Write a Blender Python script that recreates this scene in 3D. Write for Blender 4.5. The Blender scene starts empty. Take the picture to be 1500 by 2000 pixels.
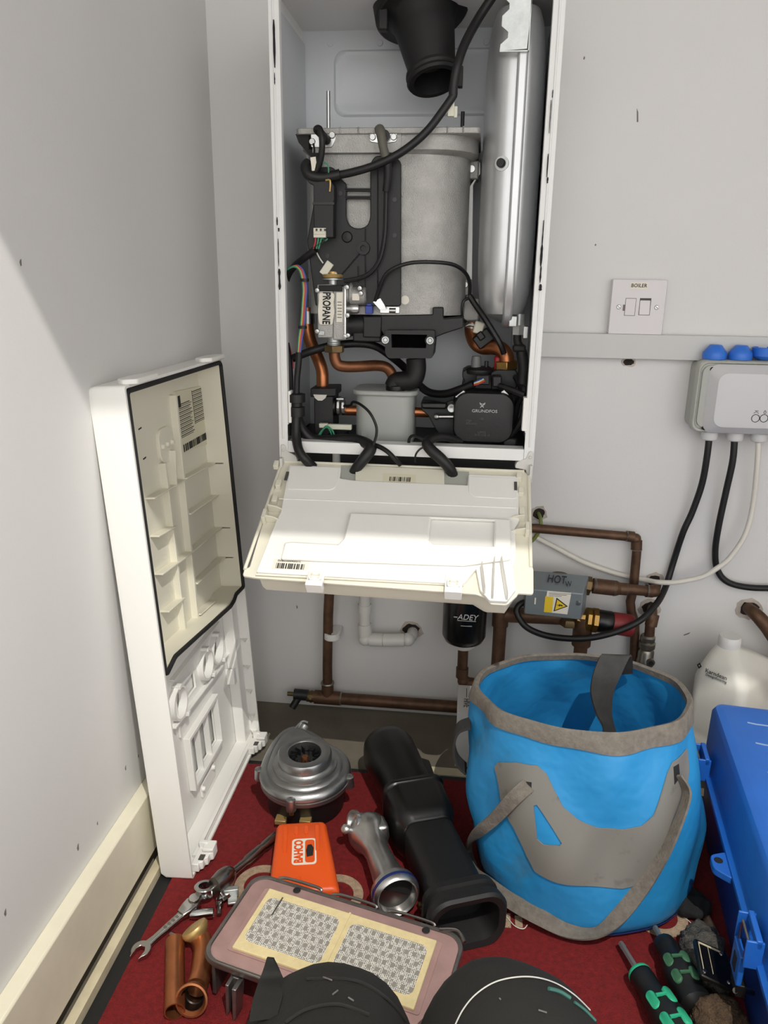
import bpy, bmesh, math, random
from mathutils import Vector, Matrix
V = Vector
PI = math.pi
random.seed(7)
sc = bpy.context.scene
COL = sc.collection

# ---------------------------------------------------------------- camera
F = 1500.0
CP = V((0.411, -1.25, 0.7605))
_p, _y, _r = (math.radians(a) for a in (16.7, 6.3, 0.8))
FW = V((-math.sin(_y) * math.cos(_p), math.cos(_y) * math.cos(_p), -math.sin(_p)))
_R0 = V((math.cos(_y), math.sin(_y), 0)); _U0 = _R0.cross(FW)
RT = _R0 * math.cos(_r) + _U0 * math.sin(_r)
UP = _U0 * math.cos(_r) - _R0 * math.sin(_r)


def ray(x, y):
    return FW + RT * ((x - 750) / F) + UP * ((1000 - y) / F)


def hit(x, y, ax, val):
    d = ray(x, y)
    return CP + d * ((val - CP[ax]) / d[ax])


def P(x, y, Y=0.0):          # a point of the photograph at the depth plane y = Y
    return hit(x, y, 1, Y)


def G(x, y, z=0.0):          # a point of the photograph at height z
    return hit(x, y, 2, z)


def LP(T, x, y, ax, val):    # the same on a plane of a local frame T
    Ti = T.inverted()
    o = Ti @ CP; d = Ti.to_3x3() @ ray(x, y)
    return o + d * ((val - o[ax]) / d[ax])


def frame(o, X, Y, Z):
    m = Matrix((X, Y, Z)).transposed().to_4x4(); m.translation = o
    return m


# ---------------------------------------------------------------- materials
def lin(h):
    h = h.lstrip('#'); o = []
    for i in (0, 2, 4):
        c = int(h[i:i + 2], 16) / 255
        o.append(c / 12.92 if c <= .04045 else ((c + .055) / 1.055) ** 2.4)
    return o + [1]


MATS = {}


def mat(name, c, r=.5, m=0.0, bump=0.0, bs=300, var=0.0, vs=12, c2=None, lo=.45, hi=.6, trans=0.0, coat=0.0,
        spec=None, stretch=None, alpha=1.0, aniso=0, dist=.001):
    M_ = bpy.data.materials.new(name); M_.use_nodes = True
    nt = M_.node_tree; N = nt.nodes; L = nt.links
    b = N['Principled BSDF']
    b.inputs['Base Color'].default_value = lin(c)
    b.inputs['Roughness'].default_value = r; b.inputs['Metallic'].default_value = m
    b.inputs['Transmission Weight'].default_value = trans
    b.inputs['Coat Weight'].default_value = coat
    b.inputs['Alpha'].default_value = alpha
    if spec is not None: b.inputs['Specular IOR Level'].default_value = spec
    tc = N.new('ShaderNodeTexCoord'); src = tc.outputs['Object']
    if stretch:
        mp = N.new('ShaderNodeMapping'); mp.inputs['Scale'].default_value = stretch
        L.new(src, mp.inputs['Vector']); src = mp.outputs['Vector']
    if var or c2:
        n = N.new('ShaderNodeTexNoise'); n.inputs['Scale'].default_value = vs; n.inputs['Detail'].default_value = 5
        n.inputs['Roughness'].default_value = .62
        L.new(src, n.inputs['Vector'])
        rp = N.new('ShaderNodeValToRGB'); L.new(n.outputs['Fac'], rp.inputs['Fac'])
        e = rp.color_ramp.elements; a = lin(c)
        if c2:
            e[0].position, e[1].position = lo, hi; e[0].color = a; e[1].color = lin(c2)
        else:
            e[0].position, e[1].position = .3, .7
            e[0].color = [min(1, x * (1 - var)) for x in a[:3]] + [1]
            e[1].color = [min(1, x * (1 + var)) for x in a[:3]] + [1]
        L.new(rp.outputs['Color'], b.inputs['Base Color'])
    if bump:
        n2 = N.new('ShaderNodeTexNoise'); n2.inputs['Scale'].default_value = bs; n2.inputs['Detail'].default_value = 3
        L.new(src, n2.inputs['Vector'])
        bp = N.new('ShaderNodeBump'); bp.inputs['Strength'].default_value = bump; bp.inputs['Distance'].default_value = dist
        L.new(n2.outputs['Fac'], bp.inputs['Height']); L.new(bp.outputs['Normal'], b.inputs['Normal'])
    MATS[name] = M_
    return M_


def mm(k): return MATS[k] if isinstance(k, str) else k


# ---------------------------------------------------------------- objects
WORLD = {}       # thing name -> True when its parts are authored in world coordinates


def thing(name, label, cat, loc=(0, 0, 0), T=None, group=None):
    o = bpy.data.objects.new(name, None); COL.objects.link(o)
    o.empty_display_size = .05
    if T is not None: o.matrix_world = T; WORLD[o.name] = None
    else: o.location = loc; WORLD[o.name] = V(loc)
    o['label'] = label; o['category'] = cat
    if group: o['group'] = group
    return o


def tag(o, label, cat, group=None):
    o['label'] = label; o['category'] = cat
    if group: o['group'] = group
    return o


def root(o):
    while o.parent: o = o.parent
    return o


def cr(pts, k=8, closed=False):      # Catmull-Rom resampling
    pts = [V(p) for p in pts]; n = len(pts); out = []
    if n < 3: 
        return pts
    rng = range(n if closed else n - 1)
    for i in rng:
        if closed: a, b, c, d = (pts[(i + j) % n] for j in (-1, 0, 1, 2))
        else: a, b, c, d = pts[max(i - 1, 0)], pts[i], pts[i + 1], pts[min(i + 2, n - 1)]
        for j in range(k):
            t = j / k
            out.append(.5 * ((2 * b) + (c - a) * t + (2 * a - 5 * b + 4 * c - d) * t * t + (3 * b - a - 3 * c + d) * t ** 3))
    if not closed: out.append(pts[-1])
    return out


def rrect(w, h, r, n=6, cx=0, cy=0):
    o = []; r = min(r, w / 2 - 1e-5, h / 2 - 1e-5)
    for (sx, sy, a0) in ((1, 1, 0), (-1, 1, 90), (-1, -1, 180), (1, -1, 270)):
        for i in range(n + 1):
            a = math.radians(a0 + 90 * i / n)
            o.append((cx + sx * (w / 2 - r) + r * math.cos(a), cy + sy * (h / 2 - r) + r * math.sin(a)))
    return o


def circ(r, n=24, cx=0, cy=0, a0=0, a1=360):
    full = abs(a1 - a0) >= 360
    return [(cx + r * math.cos(math.radians(a0 + (a1 - a0) * i / (n if full else n - 1))),
             cy + r * math.sin(math.radians(a0 + (a1 - a0) * i / (n if full else n - 1)))) for i in range(n)]


def rnd(poly, r, n=4):     # round the corners of a 2D polygon
    o = []; k = len(poly)
    for i in range(k):
        p0, p, p1 = V(poly[i - 1]), V(poly[i]), V(poly[(i + 1) % k])
        p0, p, p1 = p0.to_2d(), p.to_2d(), p1.to_2d()
        a, b = (p0 - p), (p1 - p); rr = min(r, a.length * .45, b.length * .45)
        if rr < 1e-6: o.append(tuple(p)); continue
        s, e = p + a.normalized() * rr, p + b.normalized() * rr
        for j in range(n + 1):
            t = j / n; q = s * (1 - t) ** 2 + p * 2 * t * (1 - t) + e * t * t
            o.append((q.x, q.y))
    return o


class M:
    def __init__(s): s.b = bmesh.new()

    def vs(s, pts): return [s.b.verts.new(p) for p in pts]

    def f(s, vs):
        try: return s.b.faces.new(vs)
        except ValueError: return None

    def box(s, c, d, R=None):
        c = V(c); h = V(d) / 2; vv = []
        for x in (-1, 1):
            for y in (-1, 1):
                for z in (-1, 1):
                    p = V((x * h.x, y * h.y, z * h.z))
                    if R is not None: p = R @ p
                    vv.append(c + p)
        v = s.vs(vv)
        for q in ((0, 1, 3, 2), (4, 6, 7, 5), (0, 4, 5, 1), (2, 3, 7, 6), (0, 2, 6, 4), (1, 5, 7, 3)): s.f([v[i] for i in q])
        return s

    def bx(s, x0, x1, y0, y1, z0, z1):
        return s.box(((x0 + x1) / 2, (y0 + y1) / 2, (z0 + z1) / 2), (abs(x1 - x0), abs(y1 - y0), abs(z1 - z0)))

    def rings(s, R, close=False, c0=True, c1=True):
        L = [s.vs(r) for r in R]; n = len(L[0])
        seq = range(len(L) if close else len(L) - 1)
        for i in seq:
            a, b = L[i], L[(i + 1) % len(L)]
            for j in range(n): s.f([a[j], a[(j + 1) % n], b[(j + 1) % n], b[j]])
        if not close:
            if c0: s.f(L[0][::-1])
            if c1: s.f(L[-1])
        return s

    def tube(s, pts, r, n=10, k=8, closed=False, caps=True, smooth=True):
        q = cr(pts, k, closed) if smooth else [V(p) for p in pts]
        m = len(q); R = []
        if isinstance(r, (list, tuple)):
            rl = []
            for i in range(m):
                t = i / max(1, m - 1) * (len(r) - 1); a = int(min(t, len(r) - 2)); rl.append(r[a] + (r[a + 1] - r[a]) * (t - a))
        else: rl = [r] * m
        nrm = None
        for i in range(m):
            if closed: t = q[(i + 1) % m] - q[i - 1]
            else: t = q[min(i + 1, m - 1)] - q[max(i - 1, 0)]
            if t.length < 1e-9: t = V((0, 0, 1))
            t.normalize()
            if nrm is None:
                nrm = t.cross(V((0, 0, 1)) if abs(t.z) < .9 else V((1, 0, 0))).normalized()
            nrm = (nrm - t * nrm.dot(t)).normalized(); bn = t.cross(nrm)
            R.append([q[i] + (nrm * math.cos(2 * PI * j / n) + bn * math.sin(2 * PI * j / n)) * rl[i] for j in range(n)])
        return s.rings(R, close=closed, c0=caps, c1=caps)

    def cyl(s, p, q, r, r2=None, n=24, caps=True):
        return s.tube([p, q], [r, r if r2 is None else r2], n=n, smooth=False, caps=caps)

    def lathe(s, prof, o, ax=(0, 0, 1), n=32, ref=None, cap=True, sq=(1, 1)):
        o = V(o); ax = V(ax).normalized()
        u = ax.cross(V((0, 1, 0)) if abs(ax.y) < .9 else V((1, 0, 0))).normalized() if ref is None else V(ref).normalized()
        w = ax.cross(u); R = []
        for (r, h) in prof:
            r = max(r, 1e-5)
            R.append([o + ax * h + (u * math.cos(2 * PI * j / n) * sq[0] + w * math.sin(2 * PI * j / n) * sq[1]) * r for j in range(n)])
        return s.rings(R, c0=cap, c1=cap)

    def prism(s, poly, o=(0, 0, 0), X=(1, 0, 0), Y=(0, 1, 0), d=.01, N=None, holes=None):
        o, X, Y = V(o), V(X), V(Y)
        N = X.cross(Y).normalized() if N is None else V(N)
        b = s.b
        if not holes:
            a = s.vs([o + X * p[0] + Y * p[1] for p in poly]); c = s.vs([o + X * p[0] + Y * p[1] + N * d for p in poly])
            n = len(a)
            fa = s.f(a[::-1]); fb = s.f(c)
            for i in range(n): s.f([a[i], a[(i + 1) % n], c[(i + 1) % n], c[i]])
            return s
        loops = [poly] + holes; E0 = []; LV = []
        for lp in loops:
            vv = s.vs([o + X * p[0] + Y * p[1] for p in lp]); LV.append(vv)
            for i in range(len(vv)): E0.append(b.edges.new((vv[i], vv[(i + 1) % len(vv)])))
        r = bmesh.ops.triangle_fill(b, edges=E0, use_beauty=True)
        fs = [g for g in r['geom'] if isinstance(g, bmesh.types.BMFace)]
        mp = {}
        for lv in LV:
            for v in lv: mp[v] = b.verts.new(v.co + N * d)
        for fc in fs: s.f([mp[v] for v in fc.verts][::1])
        for lv in LV:
            n = len(lv)
            for i in range(n): s.f([lv[i], lv[(i + 1) % n], mp[lv[(i + 1) % n]], mp[lv[i]]])
        return s

    def ribbon(s, pts, wid, th, k=8, smooth=True):
        """flat strap through pts; wid: list of width vectors (one per point)"""
        q = cr(pts, k) if smooth else [V(p) for p in pts]
        w = cr(wid, k) if smooth else [V(p) for p in wid]
        R = []
        for i in range(len(q)):
            t = (q[min(i + 1, len(q) - 1)] - q[max(i - 1, 0)]).normalized()
            n_ = t.cross(w[i]).normalized() * th / 2
            R.append([q[i] - w[i] / 2 - n_, q[i] + w[i] / 2 - n_, q[i] + w[i] / 2 + n_, q[i] - w[i] / 2 + n_])
        return s.rings(R)

    def ball(s, c, r, sc_=(1, 1, 1), sub=3):
        m_ = Matrix.Translation(V(c)) @ Matrix.Diagonal((r * sc_[0], r * sc_[1], r * sc_[2], 1))
        bmesh.ops.create_icosphere(s.b, subdivisions=sub, radius=1, matrix=m_); return s

    def hexn(s, p, q, r, hole=0): return s.cyl(p, q, r, n=6)

    def xf(s, T): bmesh.ops.transform(s.b, matrix=T, verts=s.b.verts[:]); return s

    def out(s, name, mt, parent=None, bevel=0, sub=0, ang=38, label=None, kind=None, solid=0, flat=False):
        b = s.b
        while parent is not None and parent.parent is not None and parent.parent.parent is not None: parent = parent.parent
        bmesh.ops.remove_doubles(b, verts=b.verts[:], dist=1e-6)
        bmesh.ops.recalc_face_normals(b, faces=b.faces[:])
        for fc in b.faces: fc.smooth = not flat
        for e in b.edges:
            e.smooth = len(e.link_faces) == 2 and e.calc_face_angle(3.0) < math.radians(ang)
        me = bpy.data.meshes.new(name)
        if parent is not None:
            w = WORLD.get(root(parent).name)
            if w is not None: bmesh.ops.translate(b, vec=-w, verts=b.verts[:])
            loc = V((0, 0, 0))
        else:
            xs = [v.co for v in b.verts]
            lo = V([min(c[i] for c in xs) for i in range(3)]); hi = V([max(c[i] for c in xs) for i in range(3)])
            loc = V(((lo.x + hi.x) / 2, (lo.y + hi.y) / 2, lo.z))
            bmesh.ops.translate(b, vec=-loc, verts=b.verts[:])
        b.to_mesh(me); b.free()
        o = bpy.data.objects.new(name, me); COL.objects.link(o)
        if isinstance(mt, (list, tuple)):
            for k in mt: me.materials.append(mm(k))
        elif mt: me.materials.append(mm(mt))
        if parent is not None: o.parent = parent
        else: o.location = loc; WORLD[o.name] = V(loc)
        if bevel:
            md = o.modifiers.new('Bevel', 'BEVEL'); md.width = bevel; md.segments = 2; md.limit_method = 'ANGLE'; md.angle_limit = math.radians(40)
        if sub:
            md = o.modifiers.new('Subdiv', 'SUBSURF'); md.levels = sub; md.render_levels = sub
        if solid:
            md = o.modifiers.new('Solid', 'SOLIDIFY'); md.thickness = solid; md.offset = 0
        if label: o['label'] = label
        if kind: o['kind'] = kind
        return o


def outs(m, name, mt, parent=None, **k):
    """every loose piece of m as a part of its own"""
    b = m.b; bmesh.ops.remove_doubles(b, verts=b.verts[:], dist=1e-6); seen = set(); res = []
    for v in b.verts:
        if v in seen: continue
        st = [v]; isl = []; seen.add(v)
        while st:
            a = st.pop(); isl.append(a)
            for e in a.link_edges:
                q = e.other_vert(a)
                if q not in seen: seen.add(q); st.append(q)
        n = M(); mp = {a: n.b.verts.new(a.co) for a in isl}
        for fc in {f for a in isl for f in a.link_faces}: n.f([mp[a] for a in fc.verts])
        res.append(n.out(name, mt, parent, **k))
    b.free(); return res


def text(s, size, o, X, Y, name, mt, parent, ext=.0002, align='CENTER', squash=1.0, space=1.0, shear=0, bold=0):
    cu = bpy.data.curves.new(name, 'FONT'); cu.body = s; cu.size = size; cu.align_x = align; cu.align_y = 'CENTER'
    cu.extrude = ext; cu.space_character = space; cu.shear = shear; cu.resolution_u = 3; cu.offset = bold
    t = bpy.data.objects.new('tmp_text', cu); COL.objects.link(t)
    dg = bpy.context.evaluated_depsgraph_get(); dg.update()
    me = bpy.data.meshes.new_from_object(t.evaluated_get(dg))
    bpy.data.objects.remove(t); bpy.data.curves.remove(cu)
    X, Y = V(X).normalized(), V(Y).normalized()
    m = M(); m.b.from_mesh(me); bpy.data.meshes.remove(me)
    T = frame(V(o), X, Y, X.cross(Y))
    m.xf(T @ Matrix.Diagonal((squash, 1, 1, 1)))
    return m.out(name, mt, parent, flat=True)


def bars(w, h, n, o, X, Y, name, mt, parent, d=.0002, seed=1):
    """a printed barcode: n bars over width w"""
    rr = random.Random(seed); X, Y = V(X).normalized(), V(Y).normalized(); o = V(o); m = M(); x = -w / 2
    ws = [rr.choice((1, 1, 2, 3)) for _ in range(2 * n)]; k = w / sum(ws)
    for i, a in enumerate(ws):
        if i % 2 == 0:
            m.prism([(x, -h / 2), (x + a * k, -h / 2), (x + a * k, h / 2), (x, h / 2)], o, X, Y, d)
        x += a * k
    return m.out(name, mt, parent, flat=True)


def pp(pts, Y): return [P(x, y, Y) for x, y in pts]


def poly_px(m, pts, Y, d, holes=None, r=0):
    """a plate whose outline is given in the photograph at depth y = Y, reaching back by d"""
    def cv(q):
        q = [P(x, y, Y) for x, y in q]; q = [(p.x, p.z) for p in q]
        return q
    a = cv(pts)
    if r: a = rnd(a, r)
    return m.prism(a, (0, Y, 0), (1, 0, 0), (0, 0, 1), d, N=(0, 1, 0), holes=[cv(h) for h in holes] if holes else None)


def struct(o): o['kind'] = 'structure'; return o
# ---------------------------------------------------------------- materials of the place
mat('paint_wall', 'd7d6d4', .62, bump=.25, bs=260, var=.02, vs=3, dist=.0006)
mat('paint_trim', 'e0dac4', .45, var=.05, vs=20)
mat('concrete', '6e675b', .85, bump=.3, bs=120, var=.22, vs=7)
mat('floor_cream', 'c9bfa2', .6, var=.15, vs=25)
mat('rubber_black', '161617', .6, bump=.2, bs=300)
mat('carpet_red', '781214', .95, bump=1.0, bs=900, var=.28, vs=160, dist=.002)
mat('carpet_beige', 'b59d84', .95, bump=1.0, bs=900, var=.25, vs=180, dist=.002)
mat('plaster', 'b5aba1', .9, bump=.6, bs=90, var=.25, vs=40)
mat('hole_shade', '2a241f', .95, var=.4, vs=60)  # dark tone that paints the shade inside holes
mat('scuff', '77706c', .8, var=.2, vs=90)

# ---------------------------------------------------------------- the setting
struct(M().bx(-.1, 1.75, 0, .1, -.1, 2.45).out('wall_back', 'paint_wall'))
struct(M().bx(-.1, 0, -1.30, 0, -.1, 2.45).out('wall_left', 'paint_wall'))
struct(M().bx(1.65, 1.75, -1.30, 0, -.1, 2.45).out('wall_right', 'paint_wall'))
front = M(); front.prism([(-.1, 0), (0, 0), (0, 1.753), (1.6, 1.753), (1.6, 0), (1.75, 0), (1.75, 2.45), (-.1, 2.45)], (0, -1.30, 0), (1, 0, 0), (0, 0, 1), .1, N=(0, 1, 0))
struct(front.out('wall_front', 'paint_wall'))
struct(M().bx(-1.5, 2.5, -3.6, -1.30, 2.4, 2.5).out('ceiling', 'paint_wall'))
struct(M().bx(-.1, 1.75, -1.30, 0, 2.4, 2.5).out('ceiling', 'paint_wall'))
struct(M().bx(-1.5, 2.5, -3.6, .05, -.1, 0).out('floor', 'concrete'))
bb = M(); bb.prism([(0, .027), (.018, .027), (.018, .1165), (.016, .1185), (0, .1185)], (0, -1.20, 0), (1, 0, 0), (0, 0, 1), 1.199, N=(0, 1, 0))
struct(bb.out('baseboard_left', 'paint_trim', bevel=.0008))
struct(M().bx(.0195, .031, -1.20, -.002, 0.0, .016).out('trim_1', 'floor_cream', bevel=.0008))
struct(M().bx(.30, .95, -.186, -.166, 0, .004).out('trim_2', 'floor_cream', bevel=.0005))


def hole_patch(px, py, rx, rz, seed, name='pipe_hole'):
    """broken-out plaster round a pipe: a ragged rim with a dark recess"""
    rr = random.Random(seed); c = P(px, py, 0)
    wall = bpy.data.objects['wall_back']
    rim = [(math.cos(a) * rx * rr.uniform(1.05, 1.5), math.sin(a) * rz * rr.uniform(1.05, 1.5)) for a in [2 * PI * i / 17 for i in range(17)]]
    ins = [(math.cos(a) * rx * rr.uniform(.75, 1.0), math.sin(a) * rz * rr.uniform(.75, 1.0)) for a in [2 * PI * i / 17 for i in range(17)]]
    m = M(); m.prism(rim, c + V((0, -.0006, 0)), (1, 0, 0), (0, 0, 1), .0006, N=(0, 1, 0))
    o = m.out('broken_plaster', 'plaster', wall)
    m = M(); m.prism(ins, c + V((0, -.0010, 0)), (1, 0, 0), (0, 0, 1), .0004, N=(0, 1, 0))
    m.out(name, 'hole_shade', wall)


for a in ((1228, 707, .009, .006, 3), (1052, 1003, .011, .011, 4), (1277, 1134, .012, .012, 5), (1268, 1188, .014, .013, 6),
          (803, 1230, .017, .013, 8), (1463, 1189, .018, .015, 9)):
    hole_patch(*a)
rr = random.Random(5)
wl = bpy.data.objects['wall_left']; wbk = bpy.data.objects['wall_back']
for (px, py, s) in ((190, 1612, .005), (152, 1662, .009), (10, 1790, .008), (245, 1505, .007), (40, 520, .007), (270, 1480, .005)):
    c = hit(px, py, 0, 0)
    m = M(); m.prism([(0, 0), (s * .22, s * .1), (s * .3, s * .9), (s * .05, s * .8), (-s * .15, s * .5)], c + V((.0001, 0, 0)), (0, 1, 0), (0, 0, 1), .0003, N=(1, 0, 0))
    m.out('scuff_mark', 'scuff', wl)
for (px, py, s, a) in ((1141, 113, .004, 0), (1245, 225, .018, 8), (1163, 478, .003, 0), (1342, 1238, .012, -60), (580, 1185, .006, 10)):
    c = P(px, py, 0); t = math.radians(a)
    X = V((math.cos(t), 0, math.sin(t))); Z = V((-math.sin(t), 0, math.cos(t)))
    m = M(); m.prism([(-.0012, -s / 2), (.0008, -s / 2), (.0012, s * .2), (-.0005, s / 2)], c + V((0, -.0005, 0)), X, Z, .0005, N=(0, 1, 0))
    m.out('scuff_mark', 'scuff', wbk)

# ---------------------------------------------------------------- door mat
t = thing('floor_mat', 'red carpet mat with black rubber border and beige lettering on the floor', 'mat', (.5, -.7, 0))
X0, X1, Y1, Y0 = .031, 1.25, -.187, -1.35
M().bx(X0, X1, Y0, Y1, 0.0002, .003).out('rubber_border', 'rubber_black', t, bevel=.001)
M().bx(X0 + .019, X1 - .02, Y0 + .02, Y1 - .014, .003, .007).out('carpet_pile', 'carpet_red', t, bevel=.001)


def ringpoly(m, c, r, w, a0=0, a1=360, z=.0068, d=.0012, n=36):
    c = V((c.x, c.y, z))
    o = circ(r, n, a0=a0, a1=a1); i = circ(r - w, n, a0=a0, a1=a1)
    if abs(a1 - a0) >= 360: m.prism(o, c, (1, 0, 0), (0, 1, 0), d, holes=[i])
    else: m.prism(o + i[::-1], c, (1, 0, 0), (0, 1, 0), d)


m = M(); ringpoly(m, G(658, 1747, .007), .034, .0125); m.out('lettering', 'carpet_beige', t)
m = M(); ringpoly(m, G(512, 1730, .007), .036, .0125, 20, 340); m.out('lettering', 'carpet_beige', t)
m = M()
for (a, b) in (((975, 1785), (972, 1812)), ((990, 1785), (990, 1812)), ((1012, 1790), (1014, 1812))):
    pa, pb = G(*a, .0068), G(*b, .0068); m.box((pa + pb) / 2, (.009, (pa - pb).length, .0024))
m.out('lettering', 'carpet_beige', t)
m = M(); ringpoly(m, G(1287, 1788, .007), .034, .012, 130, 400); m.out('lettering', 'carpet_beige', t)
m = M(); pa, pb = G(1368, 1770, .0068), G(1398, 1830, .0068)
m.tube([pa, pb], .005, smooth=False); m.out('lettering', 'carpet_beige', t)

# ---------------------------------------------------------------- light
lamp = bpy.data.lights.new('ceiling_lamp', 'AREA'); lamp.shape = 'DISK'; lamp.size = .009; lamp.energy = 50; lamp.color = (1, .965, .90)
lo = bpy.data.objects.new('ceiling_lamp', lamp); COL.objects.link(lo); lo.location = (.86, -1.77, 2.385); lo.rotation_euler = (math.radians(12), 0, 0)
w = bpy.data.worlds.new('World'); sc.world = w; w.use_nodes = True
w.node_tree.nodes['Background'].inputs['Color'].default_value = (1, .985, .965, 1)
w.node_tree.nodes['Background'].inputs['Strength'].default_value = 2.38
cam = bpy.data.cameras.new('camera'); co = bpy.data.objects.new('camera', cam); COL.objects.link(co)
cam.sensor_fit = 'VERTICAL'; cam.sensor_height = 24; cam.lens = 18; cam.clip_start = .01
Tm = Matrix((RT, UP, -FW)).transposed().to_4x4(); Tm.translation = CP; co.matrix_world = Tm
sc.camera = co
sc.view_settings.view_transform = 'Standard'; sc.view_settings.look = 'None'; sc.view_settings.gamma = 1
sc.view_settings.use_curve_mapping = False; sc.view_settings.exposure = 0.0
# ---------------------------------------------------------------- materials
mat('steel_white', 'e6e6e4', .4, bump=.08, bs=500)
mat('steel_white_shaded', 'c9cccf', .42, bump=.05, bs=400)  # casing white greyed, with the shade of the boiler's inside in the colour
mat('plastic_white', 'ecebe6', .42)
mat('plastic_cream', 'e0dccb', .45)
mat('plastic_clip', 'dddcd6', .4, trans=.15)
mat('cast_alu', 'a8a7a3', .5, .55, bump=.8, bs=700, var=.16, vs=30)
mat('alu_bright', 'c9c9c8', .3, .95, var=.1, vs=60)
mat('zinc', 'b9bcba', .38, .7, var=.18, vs=45, bump=.2, bs=120)
mat('vessel_steel', 'c9cbcc', .34, .62, var=.06, vs=14)
mat('steel_screw', 'b0b0ae', .3, 1.0)
mat('shade_black', '040404', .9, spec=.05)  # near-black that paints the depth shade of an opening
mat('black_plastic', '101112', .5, bump=.15, bs=600)
mat('black_gloss', '0a0a0a', .34)
mat('black_rubber', '121212', .6, bump=.2, bs=250, var=.1, vs=30)
mat('cable_black', '0c0c0d', .5)
mat('heat_sleeve', '5d5b52', .6)
mat('gasket_black', '161616', .7)
mat('copper_bright', 'b0704a', .34, .85, var=.15, vs=40)
mat('copper_dark', '7e5238', .45, .75, var=.3, vs=35)
mat('copper_dull', '614837', .55, .6, var=.35, vs=45, bump=.15, bs=150)
mat('brass', '9a7a45', .38, .95, var=.15, vs=50)
mat('brass_dull', '6e5c41', .5, .85, var=.2, vs=40)
mat('label_white', 'e2ddcf', .6)
mat('label_paper', 'd9d4bb', .65)
mat('ink', '1a1a1a', .7)
mat('ink_grey', '4b4a44', .7)
mat('print_light', 'b9b9b9', .6)
mat('trap_plastic', 'c3c6c1', .35, trans=.35, bump=.1, bs=80)
mat('wire_red', 'b03c3c', .5); mat('wire_green', '3c8a68', .5); mat('wire_blue', '3a4f9a', .5)
mat('wire_yellow', 'b5b04a', .5); mat('wire_white', 'd2d0c6', .5)
mat('connector_white', 'd8d6c4', .5)
mat('plug_blue', '2c3f94', .45); mat('cap_red', 'a01d25', .45); mat('cap_grey', '6a6c6b', .5)
mat('zinc_yellow', 'c0a36a', .4, .6)
mat('seal_residue', '18171c', .8)

BX0, BX1, BF = .1453, .5002, -.200
ZB, ZT = .526, 1.106
boiler = thing('boiler', 'opened white wall boiler with bare heat exchanger and drop-down front panel', 'boiler', (.3228, 0, ZB))
M().bx(BX0, BX0 + .0014, BF, -.004, ZB, ZT).out('side_panel', 'steel_white', boiler)
M().bx(BX1 - .0014, BX1, BF, -.004, ZB, ZT).out('side_panel', 'steel_white', boiler)
M().bx(BX0, BX1, BF, -.004, ZT - .0015, ZT).out('top_panel', 'steel_white', boiler)
M().bx(BX0 + .002, BX1 - .002, BF + .004, -.005, ZB + .006, ZB + .008).out('bottom_panel', 'black_plastic', boiler)
bp = M(); bp.bx(BX0, BX1, -.012, -.005, ZB, ZT)
# pressed rectangle of the back panel
a = P(652, 98, -.012); b = P(1010, 226, -.012); cx, cz = (a.x + b.x) / 2, (a.z + b.z) / 2; w_, h_ = b.x - a.x, a.z - b.z
R = []
for (g, yy, q) in ((0, -.0121, .016), (.003, -.0150, .016), (.008, -.0150, .014), (.011, -.0128, .012)):
    R.append([V((x, yy, z)) for x, z in rrect(w_ - 2 * g, h_ - 2 * g, q, 6, cx, cz)])
bp.rings(R)
back = bp.out('back_panel', 'steel_white_shaded', boiler)
m = M()
for px, py in ((645, 85), (742, 84), (950, 82)):
    c = P(px, py, -.012); m.lathe([(0, .0012), (.004, .0012), (.0045, 0)], c, (0, -1, 0), 16)
outs(m, 'spot_weld', 'steel_white_shaded', back)
# left inner liner with its bent top edge
M().bx(BX0 + .0016, BX0 + .0046, BF + .006, -.014, ZB + .01, P(590, 87, -.014).z).out('side_liner', 'steel_white_shaded', boiler)
M().bx(BX1 - .0046, BX1 - .0016, BF + .006, -.014, ZB + .01, P(590, 87, -.014).z).out('side_liner', 'steel_white_shaded', boiler)
# front flanges
fl = M()
for s, x0, x1 in ((1, BX0 - .001, BX0 + .0118), (-1, BX1 - .0128, BX1 + .001)):
    m = M(); m.bx(x0, x1, BF - .002, BF, ZB - .012, ZT)
    e = x1 if s > 0 else x0
    m.bx(e - .001, e + .001, BF - .002, BF + .009, ZB + .04, ZT)
    m.bx((x0 + x1) / 2 - .0012, (x0 + x1) / 2 + .0012, BF - .0035, BF - .002, ZB + .02, ZT)
    f = m.out('front_flange', 'steel_white', boiler, bevel=.0006)
    mm_ = M(); rr = random.Random(3 if s > 0 else 4)
    spots = ((534, 38, 132, 5), (536, 142, 165, 2), (541, 424, 440, 3), (544, 445, 452, 3), (543, 466, 520, 2), (545, 525, 566, 5)) if s > 0 else \
        ((1080, 175, 190, 2), (1077, 195, 260, 1.5), (1071, 300, 346, 2), (1070, 346, 358, 3.5), (1062, 430, 480, 2), (1059, 478, 520, 5), (1057, 520, 552, 4), (1056, 555, 568, 7))
    for (px, y0, y1, wd) in spots:
        L_, R_ = [], []
        for i in range(7):
            yy = y0 + (y1 - y0) * i / 6; q = px + (y0 - yy) * (-.025 if s > 0 else .068) * (1 if s > 0 else 1)
            k = wd * rr.uniform(.5, 1) / 2 * (0.5 if i in (0, 6) else 1)
            L_.append(P(q - k, yy, BF - .004)); R_.append(P(q + k, yy, BF - .004))
        mm_.prism([(v.x, v.z) for v in L_ + R_[::-1]], (0, BF - .0041, 0), (1, 0, 0), (0, 0, 1), .0022, N=(0, 1, 0))
    outs(mm_, 'seal_residue', 'seal_residue', f)
m = M(); z0 = P(800, 871, BF).z
m.bx(BX0 + .012, BX1 - .013, BF - .002, BF + .0005, ZB + .0005, z0 + .0012); m.bx(BX0 + .012, BX1 - .013, BF - .002, BF + .022, z0 + .0002, z0 + .0014)
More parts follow.
